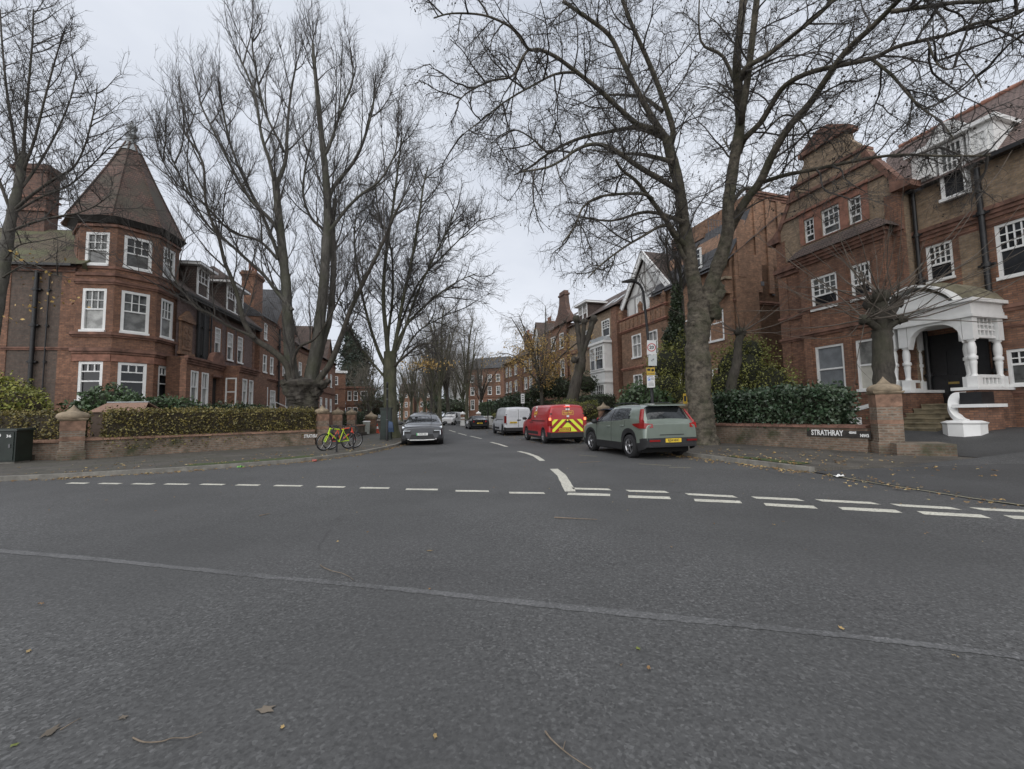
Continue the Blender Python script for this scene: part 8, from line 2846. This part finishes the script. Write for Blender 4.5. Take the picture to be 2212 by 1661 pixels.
# litter
def lit(name, label, px, py, size, mat, z, kind):
    g = gp(px, py, z)
    mb = MB()
    R = random.Random(px)
    if kind == 'can':
        mb.tube([(-size, 0, size * .5), (-size * .9, 0, size * .5), (size * .9, 0, size * .5), (size, 0, size * .5)], [size * .4, size * .5, size * .5, size * .4], 10)
    else:
        n = 5
        P_ = [[Vector((size * (i / n - .5) * 2, size * (j / n - .5) * 1.4, abs(R.gauss(0, size * .28)) + 0.005)) for j in range(n + 1)] for i in range(n + 1)]
        for i in range(n):
            for j in range(n):
                mb.quad(P_[i][j], P_[i + 1][j], P_[i + 1][j + 1], P_[i][j + 1])
    tag(mb.build(name, mat, None, T(g.x, g.y, z, R.uniform(-.5, .5))), label, 'litter')
lit('wrapper', 'bright green crisp packet on the left kerb', 520, 1010, 0.08, plain('green_wrapper', (0.14, 0.38, 0.06), 0.35, var=0.4, scale=30), 0.118, 'p')
lit('drinks_can', 'crushed red can in the gutter in front of the bikes', 679, 997, 0.065, plain('red_can', (0.38, 0.09, 0.07), 0.35, var=0.3, scale=20), 0.006, 'can')
lit('paper_scrap', 'crumpled white paper at the edge of the dropped kerb', 1813, 1030, 0.09, M_white, 0.02, 'p')
# fallen twigs, each its own thing
M_stick = plain('fallen_twig', (0.17, 0.135, 0.1), 0.85, var=0.3, scale=20)
def twig(label, pts, r, side=None):
    P = [gp(x, y, 0.004) + Vector((0, 0, r + 0.004 * (i % 2))) for i, (x, y) in enumerate(pts)]
    mb = MB()
    P2 = smooth(P, 3)
    mb.tube(P2, [r * (1 - 0.6 * i / (len(P2) - 1)) for i in range(len(P2))], 6)
    if side:
        Q = [gp(x, y, 0.006) + Vector((0, 0, r)) for x, y in side]
        mb.tube(Q, [r * .6, r * .3], 5)
    tag(mb.build('fallen_twig', M_stick, None, Matrix.Identity(4)), label, 'twig', 'twigs lying on the road')
twig('thin bent pale twig just above the road joint, left of centre', [(692, 1221), (700, 1228), (720, 1235), (738, 1240), (755, 1247), (764, 1255)], 0.0045)
twig('long kinked brown twig at the bottom left of the road', [(287, 1595), (312, 1607), (350, 1603), (372, 1598), (405, 1595), (437, 1585)], 0.0035)
twig('forked reddish twig at the bottom centre of the road', [(1178, 1582), (1190, 1600), (1214, 1620), (1240, 1642), (1285, 1668)], 0.0042, [(1216, 1622), (1221, 1603)])
twig('straight dark twig lying just below the give way line', [(1198, 1119), (1225, 1121), (1255, 1122), (1290, 1124)], 0.009)
twig('tiny pale twig near the left bottom corner of the road', [(130, 1578), (155, 1565), (175, 1552)], 0.003)
twig('short dark stick in the middle of the road, left of the forked twig above', [(560, 1115), (572, 1113), (584, 1110)], 0.008)
twig('short dark stick by the gutter under the green SUV', [(1250, 1000), (1275, 999), (1300, 997)], 0.009)
# road grime: squashed leaves by the camera and a drain cover
M_squash = leafmat('pressed_leaves', [(0.13, 0.105, 0.085), (0.15, 0.125, 0.095), (0.115, 0.095, 0.08)], 0.9)
M_litter = leafmat('fallen_leaf_mix', [(0.3, 0.17, 0.06), (0.22, 0.13, 0.06), (0.42, 0.3, 0.12), (0.16, 0.1, 0.06), (0.5, 0.42, 0.22)], 0.75)
def star_leaf(mb, c, s, rot, R, tilt=0.15, mi=0):
    pts = []
    e = R.uniform(0.45, 0.8)
    for k in range(14):
        a = 2 * math.pi * k / 14
        rr = s * (1.0 if k % 3 == 0 else 0.62) * R.uniform(0.7, 1.1)
        x, y = rr * math.cos(a), rr * math.sin(a) * e
        pts.append((c[0] + x * math.cos(rot) - y * math.sin(rot), c[1] + x * math.sin(rot) + y * math.cos(rot), c[2] + R.uniform(0.001, tilt * s + 0.003)))
    mb.poly(pts, mi)
R = random.Random(17)
named = [('large pressed brown maple leaf on the near asphalt', 575, 1533, 0.05, M_squash), ('small yellow leaf at the bottom left road corner', 32, 1610, 0.02, L_ylw), ('pale slender leaf on the left of the near asphalt', 62, 1407, 0.03, M_litter),
         ('curled tan leaf right of the pressed maple leaf', 610, 1570, 0.018, M_litter), ('little brown leaf near the bottom centre of the road', 940, 1590, 0.022, M_litter), ('tan leaf on the asphalt above the road joint', 928, 1190, 0.04, M_litter),
         ('pale leaf right of the road joint', 1818, 1357, 0.03, M_litter), ('brown stained leaf patch at the bottom left', 110, 1580, 0.055, M_squash), ('light brown leaf with curled tip at the bottom left', 265, 1550, 0.03, M_squash), ('small green yellow leaf below the right end of the joint', 1378, 1401, 0.022, L_ylw)]
for lab, x, y, s, m in named:
    g = gp(x, y, 0.004)
    mb = MB()
    star_leaf(mb, (g.x, g.y, 0.004), s, R.uniform(0, 6), R, 0.1 if m != M_squash else 0.02)
    tag(mb.build('fallen_leaf', m, None, Matrix.Identity(4)), lab, 'leaf', 'single leaves lying on the near road')
mb = MB()
def scatter(n, fn, smin, smax):
    for _ in range(n):
        x, y, z = fn()
        star_leaf(mb, (x, y, z), R.uniform(smin, smax), R.uniform(0, 6), R, 0.5)
def along(line, d0, d1, z, i0, i1):
    o = off(line, 1.0)
    def f():
        i = R.randint(i0, i1 - 2)
        t = R.random()
        p = line[i].lerp(line[i + 1], t)
        q = (o[i] - line[i]).normalized()
        p = p + q * (d0 + (d1 - d0) * R.random() ** 2)
        return p.x, p.y, z
    return f
scatter(520, along(kl, -0.02, -0.4, 0.006, 8, 46), 0.02, 0.06)
scatter(260, along(kl, 0.2, 3.2, 0.118, 8, 56), 0.02, 0.07)
scatter(620, along(kr, 0.02, 0.6, 0.006, 0, 30), 0.02, 0.06)
scatter(260, along(kr, -0.2, -2.8, 0.118, 0, 34), 0.02, 0.07)
scatter(420, along(kr, 0.05, 2.4, 0.006, 16, 34), 0.03, 0.09)
scatter(130, lambda: (6.3 + R.gauss(0, .3) + (9.2 - (yy := R.uniform(5.5, 9.3))) * .13, yy, 0.03), 0.02, 0.05)
scatter(110, lambda: (R.uniform(-9, 8), R.uniform(2.2, 12), 0.006), 0.008, 0.025)
scatter(120, lambda: (R.uniform(6.4, 10.5), R.uniform(7.5, 13.5), 0.118), 0.02, 0.06)
mb.build('fallen_leaves', M_litter, None, Matrix.Identity(4), kind='stuff')
